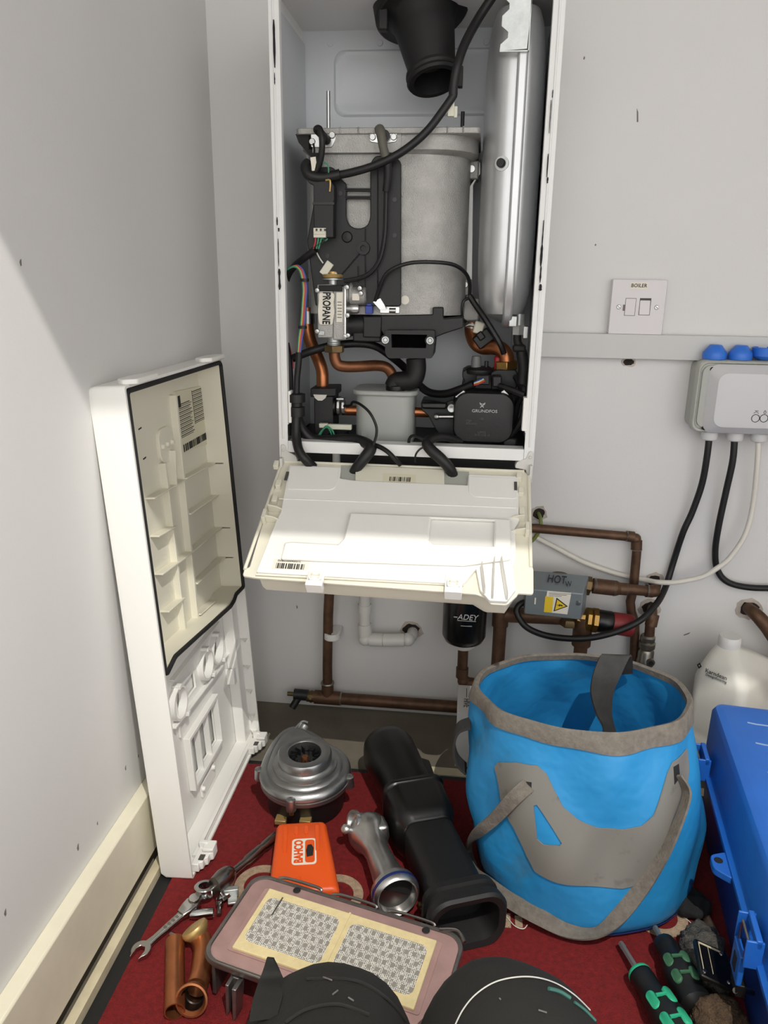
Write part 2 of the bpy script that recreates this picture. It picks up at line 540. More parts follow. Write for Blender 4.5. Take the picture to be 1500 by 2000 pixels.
m.out('bottom_rail', 'steel_white', boiler, bevel=.0006)
for (a, b) in (((563, 764), (568, 826)), ((1024, 777), (1029, 842))):
    p, q = P(*a, BF - .003), P(*b, BF - .003)
    M().bx(p.x - .0005, q.x + .0008, BF - .0035, BF + .012, q.z, p.z).out('casing_clip', 'plastic_white', boiler, bevel=.0005)
for s, px in ((1, 548), (-1, 1042)):
    p = P(px, 868 if s > 0 else 882, BF - .004); q = P(px, 915 if s > 0 else 940, BF - .004); m = M()
    m.prism(rnd([(0, 0), (s * .006, 0), (s * .009, -.010), (s * .022, -.016), (s * .024, -.024), (s * .008, -.026), (s * .006, -.042), (0, -.042)], .003), p, (1, 0, 0), (0, 0, 1), .016, N=(0, 1, 0))
    m.bx(p.x, p.x + s * .004, BF - .014, BF - .004, q.z, p.z - .018)
    m.cyl(p + V((s * .004, -.002, -.008)), p + V((s * .004, .002, -.008)), .0022, n=12)
    m.out('hinge_bracket', 'plastic_clip', boiler, bevel=.0008)

# ---------------------------------------------------------------- heat exchanger
Y0 = -.168
xl, xr = P(601, 420, Y0).x, P(915, 420, -.12).x
zb, zt = P(700, 614, Y0).z, P(700, 300, Y0).z


def foot(x0, x1, y0, y1, rl, rr_):
    pts = []
    for i in range(9):
        t = PI / 2 * i / 8; pts.append((x0 + rl - rl * math.cos(t), y0 + rl - rl * math.sin(t)))
    for i in range(15):
        t = PI / 2 * i / 14; pts.append((x1 - rr_ + rr_ * math.sin(t), y0 + rr_ - rr_ * math.cos(t)))
    pts += [(x1, y1), (x0, y1)]
    return pts


m = M(); m.prism(foot(xl, xr, Y0, -.016, .012, .062), (0, 0, zb), (1, 0, 0), (0, 1, 0), zt - zb + .002)
hx = m.out('heat_exchanger', 'cast_alu', boiler)
zc = P(700, 281, Y0).z; zf = P(700, 262, Y0 - .01).z; zf1 = P(700, 249, Y0 - .012).z
m = M(); R = []
for (g, z) in ((.0, zt - .001), (.006, zt + .004), (.006, zf)):
    R.append([V((x, y, z)) for x, y in foot(xl - g, xr + g + .004, Y0 - g, -.016, .010, .06)])
m.rings(R)
m.prism([(P(611, 300, Y0 - .0065).x, 0), (P(783, 300, Y0 - .0065).x, 0), (P(783, 300, Y0 - .0065).x, zf - zt), (P(611, 300, Y0 - .0065).x, zf - zt)], (0, Y0 - .0085, zt), (1, 0, 0), (0, 0, 1), .004, N=(0, 1, 0))
m.out('collar', 'cast_alu', hx)
m = M(); x0, x1 = P(577, 255, Y0 - .012).x, P(938, 255, Y0 - .012).x
m.prism(rnd([(x0, Y0 - .012), (x1, Y0 - .012), (x1 + .002, -.02), (x0, -.02)], .008), (0, 0, zf), (1, 0, 0), (0, 1, 0), zf1 - zf)
for px in (664, 700, 874, 905):
    p = P(px, 252, Y0 - .0125); m.bx(p.x - .001, p.x + .001, Y0 - .0135, Y0 - .01, zf, zf1 + .001)
m.out('flange', 'cast_alu', hx, bevel=.0012)
# gusset under the flange at the left end
p = P(577, 262, Y0 - .006)
m = M(); m.prism([(0, 0), (.034, 0), (.034, -.034), (.026, -.034), (.004, -.010)], p, (1, 0, 0), (0, 0, 1), .08, N=(0, 1, 0)); m.out('gusset', 'gasket_black', hx)
for (a, b, Yd, mt) in (((641, 178), (641, 250), -.12, 'steel_screw'), ((904, 218), (904, 250), -.10, 'black_plastic')):
    p, q = P(*a, Yd), P(*b, Yd); q.x = p.x; q.z = zf1 - .002
    m = M(); m.cyl(p, q, .0026, n=12); m.out('stud', mt, hx)
# electrode and sight plates
Yp = Y0 - .0105
m = M(); poly_px(m, [(607, 259), (655, 259), (656, 272), (648, 288), (607, 288)], Yp, .002, r=.003)
ep = m.out('electrode_plate', 'alu_bright', hx, bevel=.0005)
m = M()
for px, py in ((649, 264), (610, 277)):
    c = P(px, py, Yp); m.lathe([(.0001, .0025), (.0035, .0025), (.0042, .0015), (.0042, -.001)], c, (0, -1, 0), 16)
outs(m, 'screw', 'steel_screw', ep)
c = P(638, 274, Yp); m = M(); m.cyl(c, c + V((-.004, -.02, .005)), .0058, .005, n=16); m.out('electrode_boot', 'black_rubber', ep)
m = M(); pl = P(728, 268, Yp); pr = P(769, 268, Yp)
m.prism(rnd([(pl.x - .004, -.0055), (pl.x + .004, -.006), ((pl.x + pr.x) / 2, -.009), (pr.x - .004, -.006), (pr.x + .004, -.0055), (pr.x + .004, .0055), (pr.x - .004, .006), ((pl.x + pr.x) / 2, .009), (pl.x + .004, .006), (pl.x - .004, .0055)], .004),
        (0, Yp, pl.z), (1, 0, 0), (0, 0, 1), .002, N=(0, 1, 0))
sp = m.out('sensor_plate', 'alu_bright', hx, bevel=.0004)
m = M()
for q in (pl, pr): m.lathe([(.0001, .0025), (.0034, .0025), (.004, .0015), (.004, -.001)], (q.x, Yp, pl.z), (0, -1, 0), 16)
outs(m, 'screw', 'steel_screw', sp)
m = M(); m.cyl((pl.x + .0165, Yp, pl.z + .001), (pl.x + .0165, Yp - .010, pl.z + .001), .0062, n=18); m.out('sensor_body', 'black_plastic', sp)
m = M(); m.tube([P(741, 252, Yp - .006), P(744, 262, Yp - .013), P(749, 290, Yp - .016), P(757, 318, Yp - .016)], [.0065, .0062, .0055, .0058], n=12); m.out('sensor_boot', 'heat_sleeve', boiler)
m = M(); m.tube([P(757, 316, Yp - .015), P(757, 345, Yp - .014), P(754, 374, Yp - .012)], [.0052, .005, .0045], n=12); m.out('heat_shrink', 'black_rubber', boiler)
m = M(); m.tube(pp([(754, 372), (753, 420), (751, 462), (742, 505), (724, 532), (700, 544), (672, 549)], Yp - .010), .0028, n=8); m.out('sensor_cable', 'cable_black', boiler)
# right hand lugs and bracket
p, q = P(914, 313, -.10), P(930, 350, -.10)
m = M(); m.bx(p.x, q.x + .003, -.10, -.06, q.z, p.z); lg = m.out('mounting_lug', 'cast_alu', hx, bevel=.002)
m = M(); m.lathe([(.0001, .002), (.0045, .002), (.005, .0), (.005, -.002)], P(921, 330, -.101), (0, -1, 0), 16); outs(m, 'screw', 'steel_screw', lg)
m = M(); poly_px(m, [(931, 312), (938, 318), (938, 340), (929, 352), (924, 362), (922, 540), (922, 600), (911, 600), (911, 535), (917, 365), (927, 350)], -.095, .012)
m.out('side_bracket', 'steel_white', boiler, bevel=.0006)
p, q = P(903, 545, -.10), P(925, 578, -.10)
m = M(); m.bx(p.x, q.x - .003, -.10, -.06, q.z, p.z); lg = m.out('mounting_lug', 'cast_alu', hx, bevel=.002)
m = M(); m.lathe([(.0001, .002), (.004, .002), (.0048, .0), (.0048, -.002)], P(908, 556, -.101), (0, -1, 0), 16); outs(m, 'screw', 'steel_screw', lg)
p, q = P(898, 582, -.105), P(936, 628, -.105)
m = M(); m.bx(p.x, q.x, -.105, -.06, q.z, p.z); m.cyl(P(925, 616, -.085), P(922, 636, -.085), .0095, n=20); m.out('outlet_block', 'cast_alu', hx, bevel=.003)
# foil stamp on the casting
m = M(); m.lathe([(0.0001, .0006), (.0058, .0006), (.0058, -.0004)], P(791, 586, Y0), (0, -1, 0), 20); m.out('round_sticker', 'label_white', hx)

# black plastic cover plate on the exchanger's front
Yc = Y0 - .010
m = M()
poly_px(m, [(616, 598), (600, 470), (612, 400), (613, 340), (622, 326), (650, 326), (662, 340), (668, 352), (676, 358), (676, 425), (682, 440), (694, 446), (706, 446), (718, 440), (723, 425), (723, 318), (733, 304), (771, 304), (783, 316), (783, 598)], Yc, .008, r=.004)
cov = m.out('insulation_cover', 'black_plastic', boiler, bevel=.0012)
for (y0, y1) in ((366, 377), (381, 392)):
    a, b = P(674, y0, Yc), P(725, y1, Yc)
    m = M(); m.bx(a.x, b.x, Yc, Yc + .006, b.z + .002, a.z - .001); m.bx(a.x, b.x, Yc - .002, Yc, a.z - .003, a.z - .001); m.out('cross_bar', 'black_plastic', cov, bevel=.0006)
m = M(); c = P(710, 485, Yc); m.lathe([(.004, .0001), (.004, .004), (.0085, .004), (.009, 0)], c, (0, -1, 0), 20); m.out('boss', 'black_plastic', cov)
m = M(); c = P(678, 463, Yc); m.lathe([(.0001, .003), (.006, .002), (.0075, 0)], c, (0, -1, 0), 18); m.out('boss', 'black_plastic', cov)
m = M()
for a, b in (((703, 495), (660, 545)), ((714, 497), (714, 560)), ((714, 446), (714, 474)), ((700, 520), (700, 552)), ((738, 320), (738, 590))):
    p, q = P(*a, Yc - .0006), P(*b, Yc - .0006); m.tube([p, q], .0011, n=6, smooth=False)
outs(m, 'stiffening_rib', 'black_plastic', cov)
m = M()
for px, py in ((770, 320), (771, 390), (771, 460), (665, 378), (640, 500), (690, 570)):
    m.lathe([(.0001, .0012), (.003, .0012), (.003, 0)], P(px, py, Yc), (0, -1, 0), 14)
outs(m, 'screw_head', 'black_gloss', cov)

# ignition transformer
Yt = Yc - .022
m = M(); poly_px(m, [(612, 388), (612, 362), (604, 358), (598, 350), (600, 344), (640, 346), (652, 362), (653, 388), (651, 395), (651, 464), (614, 464), (612, 400)], Yt, .02, r=.0015)
tr = m.out('ignition_transformer', 'black_plastic', boiler, bevel=.001)
m = M(); a, b = P(611, 395, Yt), P(653, 400, Yt); m.bx(a.x, b.x, Yt - .002, Yt + .004, b.z, a.z); m.out('moulded_band', 'black_gloss', tr)
a, b = P(612, 445, Yt - .004), P(636, 464, Yt - .004)
m = M(); m.bx(a.x, b.x, Yt - .004, Yt + .006, b.z, a.z); m.bx(a.x + .001, b.x - .001, Yt - .006, Yt - .004, b.z + .004, b.z + .007); cn = m.out('plug_connector', 'connector_white', tr, bevel=.0005)
m = M()
for i in range(3): m.bx(a.x + .003 + i * .0056, a.x + .0055 + i * .0056, Yt - .0046, Yt - .003, b.z + .008, a.z - .001)
outs(m, 'pin_slot', 'ink_grey', cn)
for i, (k, e) in enumerate((('wire_red', 612), ('wire_green', 618), ('wire_green', 622), ('cable_black', 608))):
    m = M(); m.tube([P(616 + i * 6, 463, Yt - .001), P(616 + i * 5, 472, Yt - .003), P(e, 486, Yt - .002)], .0011, n=6); m.out('wire', k, boiler)
m = M(); m.tube(pp([(628, 462), (634, 470), (640, 466)], Yt), .001, n=6); m.out('wire', 'wire_green', boiler)
m = M(); m.tube([P(636, 352, Yt - .002), P(644, 352, Yt - .003), P(645, 362, Yt - .003), P(644, 374, Yt - .002)], .0012, n=6); m.out('earth_strap', 'zinc_yellow', boiler)

# big loom from top right round to the transformer
m = M()
m.tube([P(962, -6, -.16), P(935, 35, -.165), P(908, 85, -.18), P(893, 130, -.19), P(886, 168, -.19), P(885, 186, -.19)], .0056, n=12); m.out('flue_cable', 'cable_black', boiler)
m = M(); m.tube([P(887, 184, -.19), P(868, 212, -.192), P(832, 258, -.195), P(786, 296, -.197), P(735, 322, -.198), P(690, 336, -.197), P(660, 342, -.195)], .0050, n=12); m.out('loom', 'cable_black', boiler)
m = M(); m.tube([P(664, 341, -.195), P(630, 347, -.196), P(604, 342, -.197), P(597, 326, -.194), P(603, 318, -.190)], .0068, n=12); m.out('loom', 'cable_black', boiler)
m = M(); m.tube([P(612, 342, -.195), P(622, 325, -.198), P(628, 300, -.202), P(629, 272, -.205), P(624, 252, -.202), P(618, 254, -.198), P(632, 268, -.192), P(638, 274, -.187)], .0042, n=10); m.out('ignition_lead', 'cable_black', boiler)
m = M(); m.tube(pp([(612, 280), (614, 295), (611, 312), (606, 330)], -.19), .0014, n=6); m.out('wire', 'cable_black', boiler)
a, b = P(608, 308, -.2), P(618, 332, -.2)
m = M(); m.box((a + b) / 2, (.007, .001, .016), Matrix.Rotation(-.12, 3, 'Y')); m.out('cable_tag', 'label_white', boiler)
m = M(); m.tube(pp([(626, 316), (640, 322), (642, 345)], -.2), .0009, n=6); m.out('wire', 'wire_green', boiler)
m = M(); m.tube(pp([(884, 184), (882, 196), (880, 206)], -.185), .0012, n=6); m.out('wire', 'cable_black', boiler)
m = M(); c = P(881, 214, -.185); m.box(c, (.008, .006, .016)); m.box(c + V((.006, 0, -.003)), (.004, .005, .013)); m.out('plug_connector', 'connector_white', boiler, bevel=.0006)

# ---------------------------------------------------------------- flue elbow
m = M(); Yf = -.115
top = P(821, 6, -.10); base = P(848, 160, -.135)
ax = (base - top).normalized()
L_ = (base - top).length
m.lathe([(.058, -.026), (.062, -.010), (.062, .014), (.059, .017), (.048, .018), (.0415, .024), (.0385, .04), (.0315, L_ - .022), (.0305, L_ - .016), (.0348, L_ - .014), (.0355, L_ - .010), (.0338, L_ - .007), (.0355, L_ - .003), (.0335, L_), (.027, L_), (.026, L_ - .03), (.0001, L_ - .05)], top, ax, 40)
fe = m.out('flue_elbow', 'black_rubber', boiler)
m = M(); m.box(base + V((.034, -.004, .004)), (.006, .012, .024)); m.out('seal_tab', 'black_rubber', fe, bevel=.001)
m = M(); a, b = P(740, -14, -.13), P(905, 36, -.13); m.bx(a.x, a.x + .012, -.135, -.12, b.z - .012, a.z); m.out('clamp_lug', 'black_rubber', fe, bevel=.002)

# ---------------------------------------------------------------- expansion vessel
zt_, zb_ = ZT - .004, P(985, 632, -.14).z
xc_t, xc_b = P(1030, 60, -.13).x, P(992, 500, -.15).x
m = M(); R = []; NZ = 30
cxv = .4506
for i in range(NZ + 1):
    t = i / NZ; z = zb_ + (zt_ - zb_) * t
    s = (1 - abs(2 * t - 1) ** 5.5) ** (1 / 2.6)
    s = max(s, .02); hw = .0385 * (.86 + .14 * s) * s ** .55; hd = .079 * s ** .7
    ring = []
    for j in range(44):
        a = 2 * PI * j / 44; ca, sa = math.cos(a), math.sin(a)
        ring.append(V((cxv + hw * math.copysign(abs(ca) ** .75, ca), -.102 + hd * math.copysign(abs(sa) ** .8, sa), z)))
    R.append(ring)
m.rings(R)
ev = m.out('expansion_vessel', 'vessel_steel', boiler)
seam = []
for i in range(61):
    t = i / 60; z = zb_ - .003 + (zt_ - zb_ + .004) * t; s = max((1 - abs(2 * t - 1) ** 5.5) ** (1 / 2.6), .02)
    seam.append(V((cxv + .005, -.102 - (.079 * s ** .7 + .004), z)))
m = M(); m.ribbon(seam, [V((.013, 0, 0))] * len(seam), .010, smooth=False); m.out('rolled_seam', 'vessel_steel', ev, bevel=.003)
c = P(981, 320, -.176); m = M(); m.lathe([(.0001, .012), (.0045, .012), (.0055, .010), (.0055, .004), (.0075, .003), (.0078, 0), (.0078, -.006)], c, (-.25, -1, 0), 20); m.out('valve_cap', 'black_plastic', ev)
m = M(); m.lathe([(.0055, .0042), (.0088, .004), (.0095, .001), (.0095, -.008)], c, (-.25, -1, 0), 24); m.out('valve_nut', 'zinc', ev)
p = P(1005, 632, -.16); m = M()
m.bx(p.x - .008, p.x + .003, -.165, -.150, p.z - .004, p.z + .010); m.out('foot_tab', 'zinc', ev, bevel=.001)
a, b = P(981, -12, -.192), P(1031, 99, -.192)
m = M(); poly = [(a.x, b.z), (b.x - .001, b.z + .002), (b.x + .002, a.z), (a.x + .002, a.z)]
hs = []
for zz in (P(985, 12, -.192).z, P(985, 70, -.192).z):
    pass
zz1, zz2 = P(985, 68, -.192).z, P(985, 12, -.192).z
poly = [(a.x, b.z), (b.x - .001, b.z + .002), (b.x + .002, a.z), (a.x + .002, a.z), (a.x + .002, zz2 + .009), (a.x + .009, zz2 + .003), (a.x + .009, zz2 - .003), (a.x + .001, zz2 - .010), (a.x + .001, zz1 + .009), (a.x + .009, zz1 + .003), (a.x + .009, zz1 - .003), (a.x + .0005, zz1 - .010)]
m.prism(poly, (0, -.192, 0), (1, 0, 0), (0, 0, 1), .0018, N=(0, 1, 0)); m.bx(a.x, b.x, -.192, -.12, b.z - .001, b.z + .001)
m.bx(b.x, b.x + .0016, -.192, -.12, b.z, a.z)
m.out('vessel_bracket', 'zinc', boiler, bevel=.0004)
# vessel hose and fittings
p = P(1013, 642, -.14); m = M(); m.cyl(p + V((0, 0, .02)), p + V((0, 0, -.0005)), .0075, n=16); m.cyl(p + V((0, 0, .005)), p + V((0, 0, -.008)), .0095, n=6); m.out('hose_nut', 'zinc', boiler)
m = M(); m.bx(p.x + .006, p.x + .013, -.146, -.134, p.z - .013, p.z + .004); m.out('spring_clip', 'steel_screw', boiler, bevel=.001)
m = M(); m.tube([P(1011, 648, -.14), P(1011, 668, -.14), P(1019, 690, -.142), P(1023, 720, -.145), P(1021, 750, -.15), P(1030, 775, -.15)], [.0055, .0055, .0078, .0078, .008, .008], n=12); m.out('expansion_hose', 'black_rubber', boiler)
m = M(); m.box(P(1014, 680, -.142), (.018, .016, .010)); m.out('hose_clamp', 'black_rubber', boiler, bevel=.003)
# ---------------------------------------------------------------- gas valve
Yg = -.188
gv = None
m = M(); poly_px(m, [(619, 556), (620, 660), (650, 660), (650, 555)], Yg, .05, r=.002); poly_px(m, [(650, 556), (650, 664), (674, 664), (674, 560)], Yg + .003, .045)
gv = m.out('gas_valve', 'cast_alu', boiler, bevel=.0015)
m = M(); poly_px(m, [(672, 558), (672, 663), (676, 663), (676, 558)], Yg - .002, .05); m.out('valve_edge', 'alu_bright', gv, bevel=.0005)
m = M(); poly_px(m, [(622, 557), (668, 557), (668, 569), (622, 569)], Yg - .001, .03); m.out('coil_cap', 'gasket_black', gv, bevel=.001)
m = M(); poly_px(m, [(623, 572), (651, 572), (653, 578), (651, 590), (653, 610), (650, 626), (649, 634), (624, 634), (622, 622), (621, 605), (623, 590)], Yg - .0035, .004, r=.003); lb = m.out('gas_label', 'label_white', gv)
c = P(637, 602, Yg - .0037); text('PROPANE', .0145, c, (-.03, 0, -1), (1, 0, -.03), 'lettering', 'ink', lb, squash=.66, ext=.0004, bold=.0004)
m = M(); poly_px(m, [(657, 571), (670, 571), (669, 629), (657, 629)], Yg + .0015, .002); l2 = m.out('data_label', 'label_white', gv)
m = M()
for i in range(6):
    a = P(659, 590 + i * 6, Yg + .0012); m.bx(a.x, a.x + .006, Yg + .0010, Yg + .0016, a.z - .0004, a.z + .0004)
outs(m, 'print_line', 'ink_grey', l2)
# regulators on the right of the valve
for (x0, x1, yy, r, k) in ((676, 716, 577, .0115, 'cast_alu'), (676, 701, 603, .0065, 'alu_bright'), (676, 690, 567, .010, 'cast_alu')):
    a, b = P(x0, yy, Yg + .012), P(x1, yy, Yg + .012); m = M(); m.lathe([(r * .8, 0), (r * .8, .004), (r, .006), (r, (b - a).length - .002), (r * .8, (b - a).length)], a, b - a, 20); m.out('regulator', k, gv)
a, b = P(688, 573, Yg), P(702, 587, Yg); m = M(); m.bx(a.x, b.x, Yg - .002, Yg + .008, b.z, a.z); m.out('code_block', 'label_white', gv, bevel=.0006)
m = M()
for px, py in ((678, 561), (703, 563), (705, 573), (679, 616), (674, 657), (680, 655), (620, 567), (620, 647)):
    m.lathe([(.0001, .0035), (.0028, .003), (.0034, .001), (.0034, -.004)], P(px, py, Yg - .001), (0, -1, 0), 12)
outs(m, 'screw', 'steel_screw', gv)
a, b = P(622, 646, Yg), P(634, 652, Yg); m = M(); m.bx(a.x, b.x, Yg - .002, Yg + .01, b.z - .002, a.z); m.out('terminal_block', 'zinc', gv, bevel=.0006)
a, b = P(714, 597, Yg + .01), P(728, 613, Yg + .01); m = M(); m.bx(a.x, b.x, Yg + .005, Yg + .02, b.z, a.z); m.bx(a.x + .002, b.x - .001, Yg + .004, Yg + .018, a.z, a.z + .003); m.out('blue_plug', 'plug_blue', gv, bevel=.001)
c = P(650, 556, Yg + .012)
m = M(); m.lathe([(.006, 0), (.006, .006), (.014, .0065), (.014, .008), (.006, .008), (.006, .0095), (.0001, .0095)], c, (0, 0, 1), 24); m.out('valve_neck', 'zinc', gv)
m = M(); m.lathe([(.0075, .0085), (.0135, .009), (.0145, .0115), (.0135, .0135), (.006, .014), (.006, .017), (.0001, .018)], c, (0, 0, 1), 24); m.out('neck_seal', 'zinc_yellow', gv)
m = M(); a, b = P(631, 514, Yg + .01), P(646, 535, Yg + .01); d = (b - a)
m.box((a + b) / 2, (.0105, .008, d.length * 1.1), Matrix.Rotation(.62 + PI, 3, 'Y')); m.box(b + V((.004, 0, -.004)), (.003, .006, .014), Matrix.Rotation(.62 + PI, 3, 'Y')); m.out('plug_connector', 'connector_white', boiler, bevel=.0008)
m = M(); m.tube(pp([(616, 488), (623, 502), (631, 514)], Yg + .006), .001, n=6); m.out('wire', 'wire_white', boiler)
# gas outlet pipe
c = P(652, 664, Yg + .02)
m = M(); m.cyl(c + V((0, 0, .004)), c + V((0, 0, -.011)), .009, n=20)
for i in range(4): m.lathe([(.0085, -.002 - i * .0025), (.0098, -.003 - i * .0025), (.0085, -.004 - i * .0025)], c, (0, 0, 1), 20)
m.out('threaded_tail', 'zinc', boiler)
m = M(); m.cyl(P(653, 674, Yg + .02), P(653, 688, Yg + .02), .0148, n=6); m.out('union_nut', 'brass_dull', boiler, bevel=.001)
m = M(); m.tube([P(653, 686, -.165), P(654, 700, -.165), P(660, 712, -.165), P(674, 716, -.163), P(700, 716, -.155), P(735, 714, -.140), P(755, 718, -.135), P(766, 732, -.132), P(768, 748, -.13)], .0078, n=14); m.out('gas_pipe', 'copper_dark', boiler)

# ---------------------------------------------------------------- burner base and trap
m = M()
poly_px(m, [(738, 616), (845, 614), (845, 600), (866, 600), (866, 622), (905, 619), (905, 640), (868, 652), (848, 660), (752, 660), (740, 640)], -.172, .12, r=.002)
sm = m.out('sump', 'black_plastic', boiler, bevel=.002)
m = M(); poly_px(m, [(752, 645), (850, 645), (848, 668), (845, 700), (758, 700), (752, 690)], -.188, .07, holes=[[(764, 653), (834, 654), (832, 680), (765, 679)]], r=.004); m.out('gas_inlet_flange', 'black_plastic', sm, bevel=.001)
m = M(); poly_px(m, [(760, 650), (838, 650), (838, 684), (760, 684)], -.1735, .003); m.out('inlet_recess', 'shade_black', sm)  # flat black plate painting the shade inside the inlet
m = M()
for px, py in ((753, 664), (840, 665)): m.lathe([(.0022, .001), (.0036, .0025), (.0048, .0025), (.0052, .0), (.0052, -.006)], P(px, py, -.189), (0, -1, 0), 18)
outs(m, 'brass_insert', 'zinc', sm)
m = M()
for px, py in ((753, 664), (840, 665)): m.lathe([(.0068, -.0005), (.0068, -.02)], P(px, py, -.189), (0, -1, 0), 20)
outs(m, 'insert_boss', 'black_plastic', sm)
m = M(); a, b = P(672, 636, -.16), P(742, 634, -.16); m.lathe([(.013, 0), (.0145, .01), (.0145, (b - a).length)], a, b - a, 24); m.bx(b.x - .022, b.x + .004, -.175, -.12, b.z - .017, b.z + .012); m.out('mixer_arm', 'black_plastic', sm, bevel=.002)
a, b = P(690, 655, -.165), P(745, 668, -.165); m = M(); m.bx(a.x, b.x, -.17, -.11, b.z, a.z + .006); m.out('mixer_bracket', 'black_plastic', sm, bevel=.002)
a, b = P(728, 598, -.17), P(783, 612, -.17); m = M(); m.bx(a.x + .010, b.x - .002, -.17, -.10, b.z, b.z + .004); m.bx(a.x + .010, b.x - .002, -.171, -.168, b.z, a.z); m.out('support_strip', 'alu_bright', sm, bevel=.0005)
c = P(766, 608, -.171); m = M(); m.cyl(c + V((-.004, 0, .001)), c + V((.005, 0, .001)), .0035, n=12); m.out('hex_screw', 'steel_screw', sm)
m = M(); a = P(737, 590, -.18); m.prism([(-.006, 0), (.004, .005), (.010, -.004), (.012, -.009), (.004, -.010)], a, (1, 0, 0), (0, 0, 1), .002, N=(0, 1, 0)); m.out('bent_clip', 'alu_bright', boiler)
m = M(); m.tube([P(812, 700, -.14), P(813, 722, -.14), P(806, 740, -.14), P(788, 744, -.139), P(774, 745, -.138), P(768, 756, -.138)], [.014, .014, .0145, .014, .013, .013], n=16); m.out('condensate_elbow', 'black_rubber', boiler)
m = M(); c = P(773, 764, -.138); m.lathe([(.0001, -.004), (.014, -.004), (.0148, -.001), (.0148, .008), (.012, .010), (.0001, .010)], c, (0, 0, 1), 10); m.out('trap_nut', 'black_gloss', boiler)
a = P(693, 775, -.15); b = P(806, 872, -.15); cx = (a.x + b.x) / 2; W_ = b.x - a.x
zt_t = P(750, 770, -.15).z
m = M(); m.prism(rrect(W_, .075, .018, 6, cx, -.115), (0, 0, ZB + .008), (1, 0, 0), (0, 1, 0), zt_t - ZB - .009)
tb = m.out('condensate_trap', 'trap_plastic', boiler, bevel=.002)
m = M(); m.prism(rrect(W_ + .010, .085, .02, 6, cx, -.115), (0, 0, zt_t - .002), (1, 0, 0), (0, 1, 0), .007); m.out('trap_lid', 'trap_plastic', tb, bevel=.002)
m = M()
for i in range(3): q = P(706 + 13 * i, 868, -.1535); m.bx(q.x, q.x + .006, -.1538, -.152, q.z, q.z + .018 - .004 * i)
outs(m, 'moulded_bar', 'trap_plastic', tb)
m = M(); c = P(799, 768, -.13); m.cyl(c, c + V((0, 0, .016)), .0042, n=12); m.out('trap_spigot', 'black_rubber', boiler)

# ---------------------------------------------------------------- left flow pipe and valve
m = M(); m.tube([P(601, 600, -.10), P(601, 640, -.10), P(607, 668, -.105), P(621, 700, -.115), P(629, 724, -.12), P(630, 745, -.122), P(630, 770, -.122)], .0092, n=16); m.out('flow_pipe', 'copper_bright', boiler)
m = M(); q = P(602, 632, -.10); m.cyl(q, q + V((0, 0, .018)), .0098, n=16); m.out('pipe_ferrule', 'steel_screw', boiler)
m = M(); poly_px(m, [(606, 758), (656, 758), (656, 774), (606, 776)], -.15, .05, r=.002); poly_px(m, [(613, 774), (650, 774), (651, 838), (640, 852), (614, 852)], -.148, .05, r=.003)
vb = m.out('filling_valve', 'black_plastic', boiler, bevel=.002)
m = M(); c = P(625, 771, -.1515); m.prism([(-.010, 0), (.010, 0), (.0075, -.005), (.003, -.0085), (-.003, -.0085), (-.0075, -.005)], c, (1, 0, 0), (0, 0, 1), .003, N=(0, 1, 0)); m.out('half_moon_tag', 'wire_white', vb)
a, b = P(648, 794, -.135), P(672, 794, -.135)
m = M(); m.lathe([(.012, 0), (.013, .004), (.013, .010), (.010, .012)], a + V((-.004, 0, 0)), (1, 0, 0), 20); m.out('valve_socket', 'black_gloss', vb)
m = M()
for (h, r) in ((.010, .0125), (.017, .0115)): m.lathe([(r - .002, h), (r, h + .0008), (r, h + .0045), (r - .002, h + .0052)], a + V((-.002, 0, 0)), (1, 0, 0), 8)
outs(m, 'knurled_ring', 'alu_bright', vb, bevel=.0006)
m = M(); q0, q1 = P(656, 776, -.14), P(672, 782, -.14); m.bx(q0.x, q1.x, -.142, -.125, q1.z, q0.z); m.out('tap_lever', 'steel_screw', vb, bevel=.0012)
m = M(); p = P(612, 853, -.15); q = P(668, 876, -.15); m.bx(p.x - .006, q.x, -.15, -.09, ZB + .008, p.z + .001); m.out('valve_base', 'black_plastic', vb, bevel=.002)
m = M(); a, b = P(668, 801, -.12), P(860, 806, -.11); m.tube([a, b], .0075, n=14, smooth=False); m.out('cross_pipe', 'copper_bright', boiler)
a, b = P(623, 827, -.165), P(640, 836, -.165); m = M(); m.bx(a.x, b.x, -.166, -.158, b.z, a.z); m.bx(b.x, P(686, 832, -.165).x, -.165, -.157, b.z - .002, a.z - .001); m.out('inline_connector', 'connector_white', boiler, bevel=.001)
for i, (x0, xm, x1) in enumerate(((619, 638, 649), (622, 639, 654))):
    m = M(); m.tube([P(x0, 856, -.172), P(x0 + 9, 842 - i * 3, -.176), P(xm, 834 - i * 2, -.178), P(x1 - 4, 842, -.176), P(x1, 856, -.172)], .0012, n=6); m.out('wire', 'wire_green', boiler)

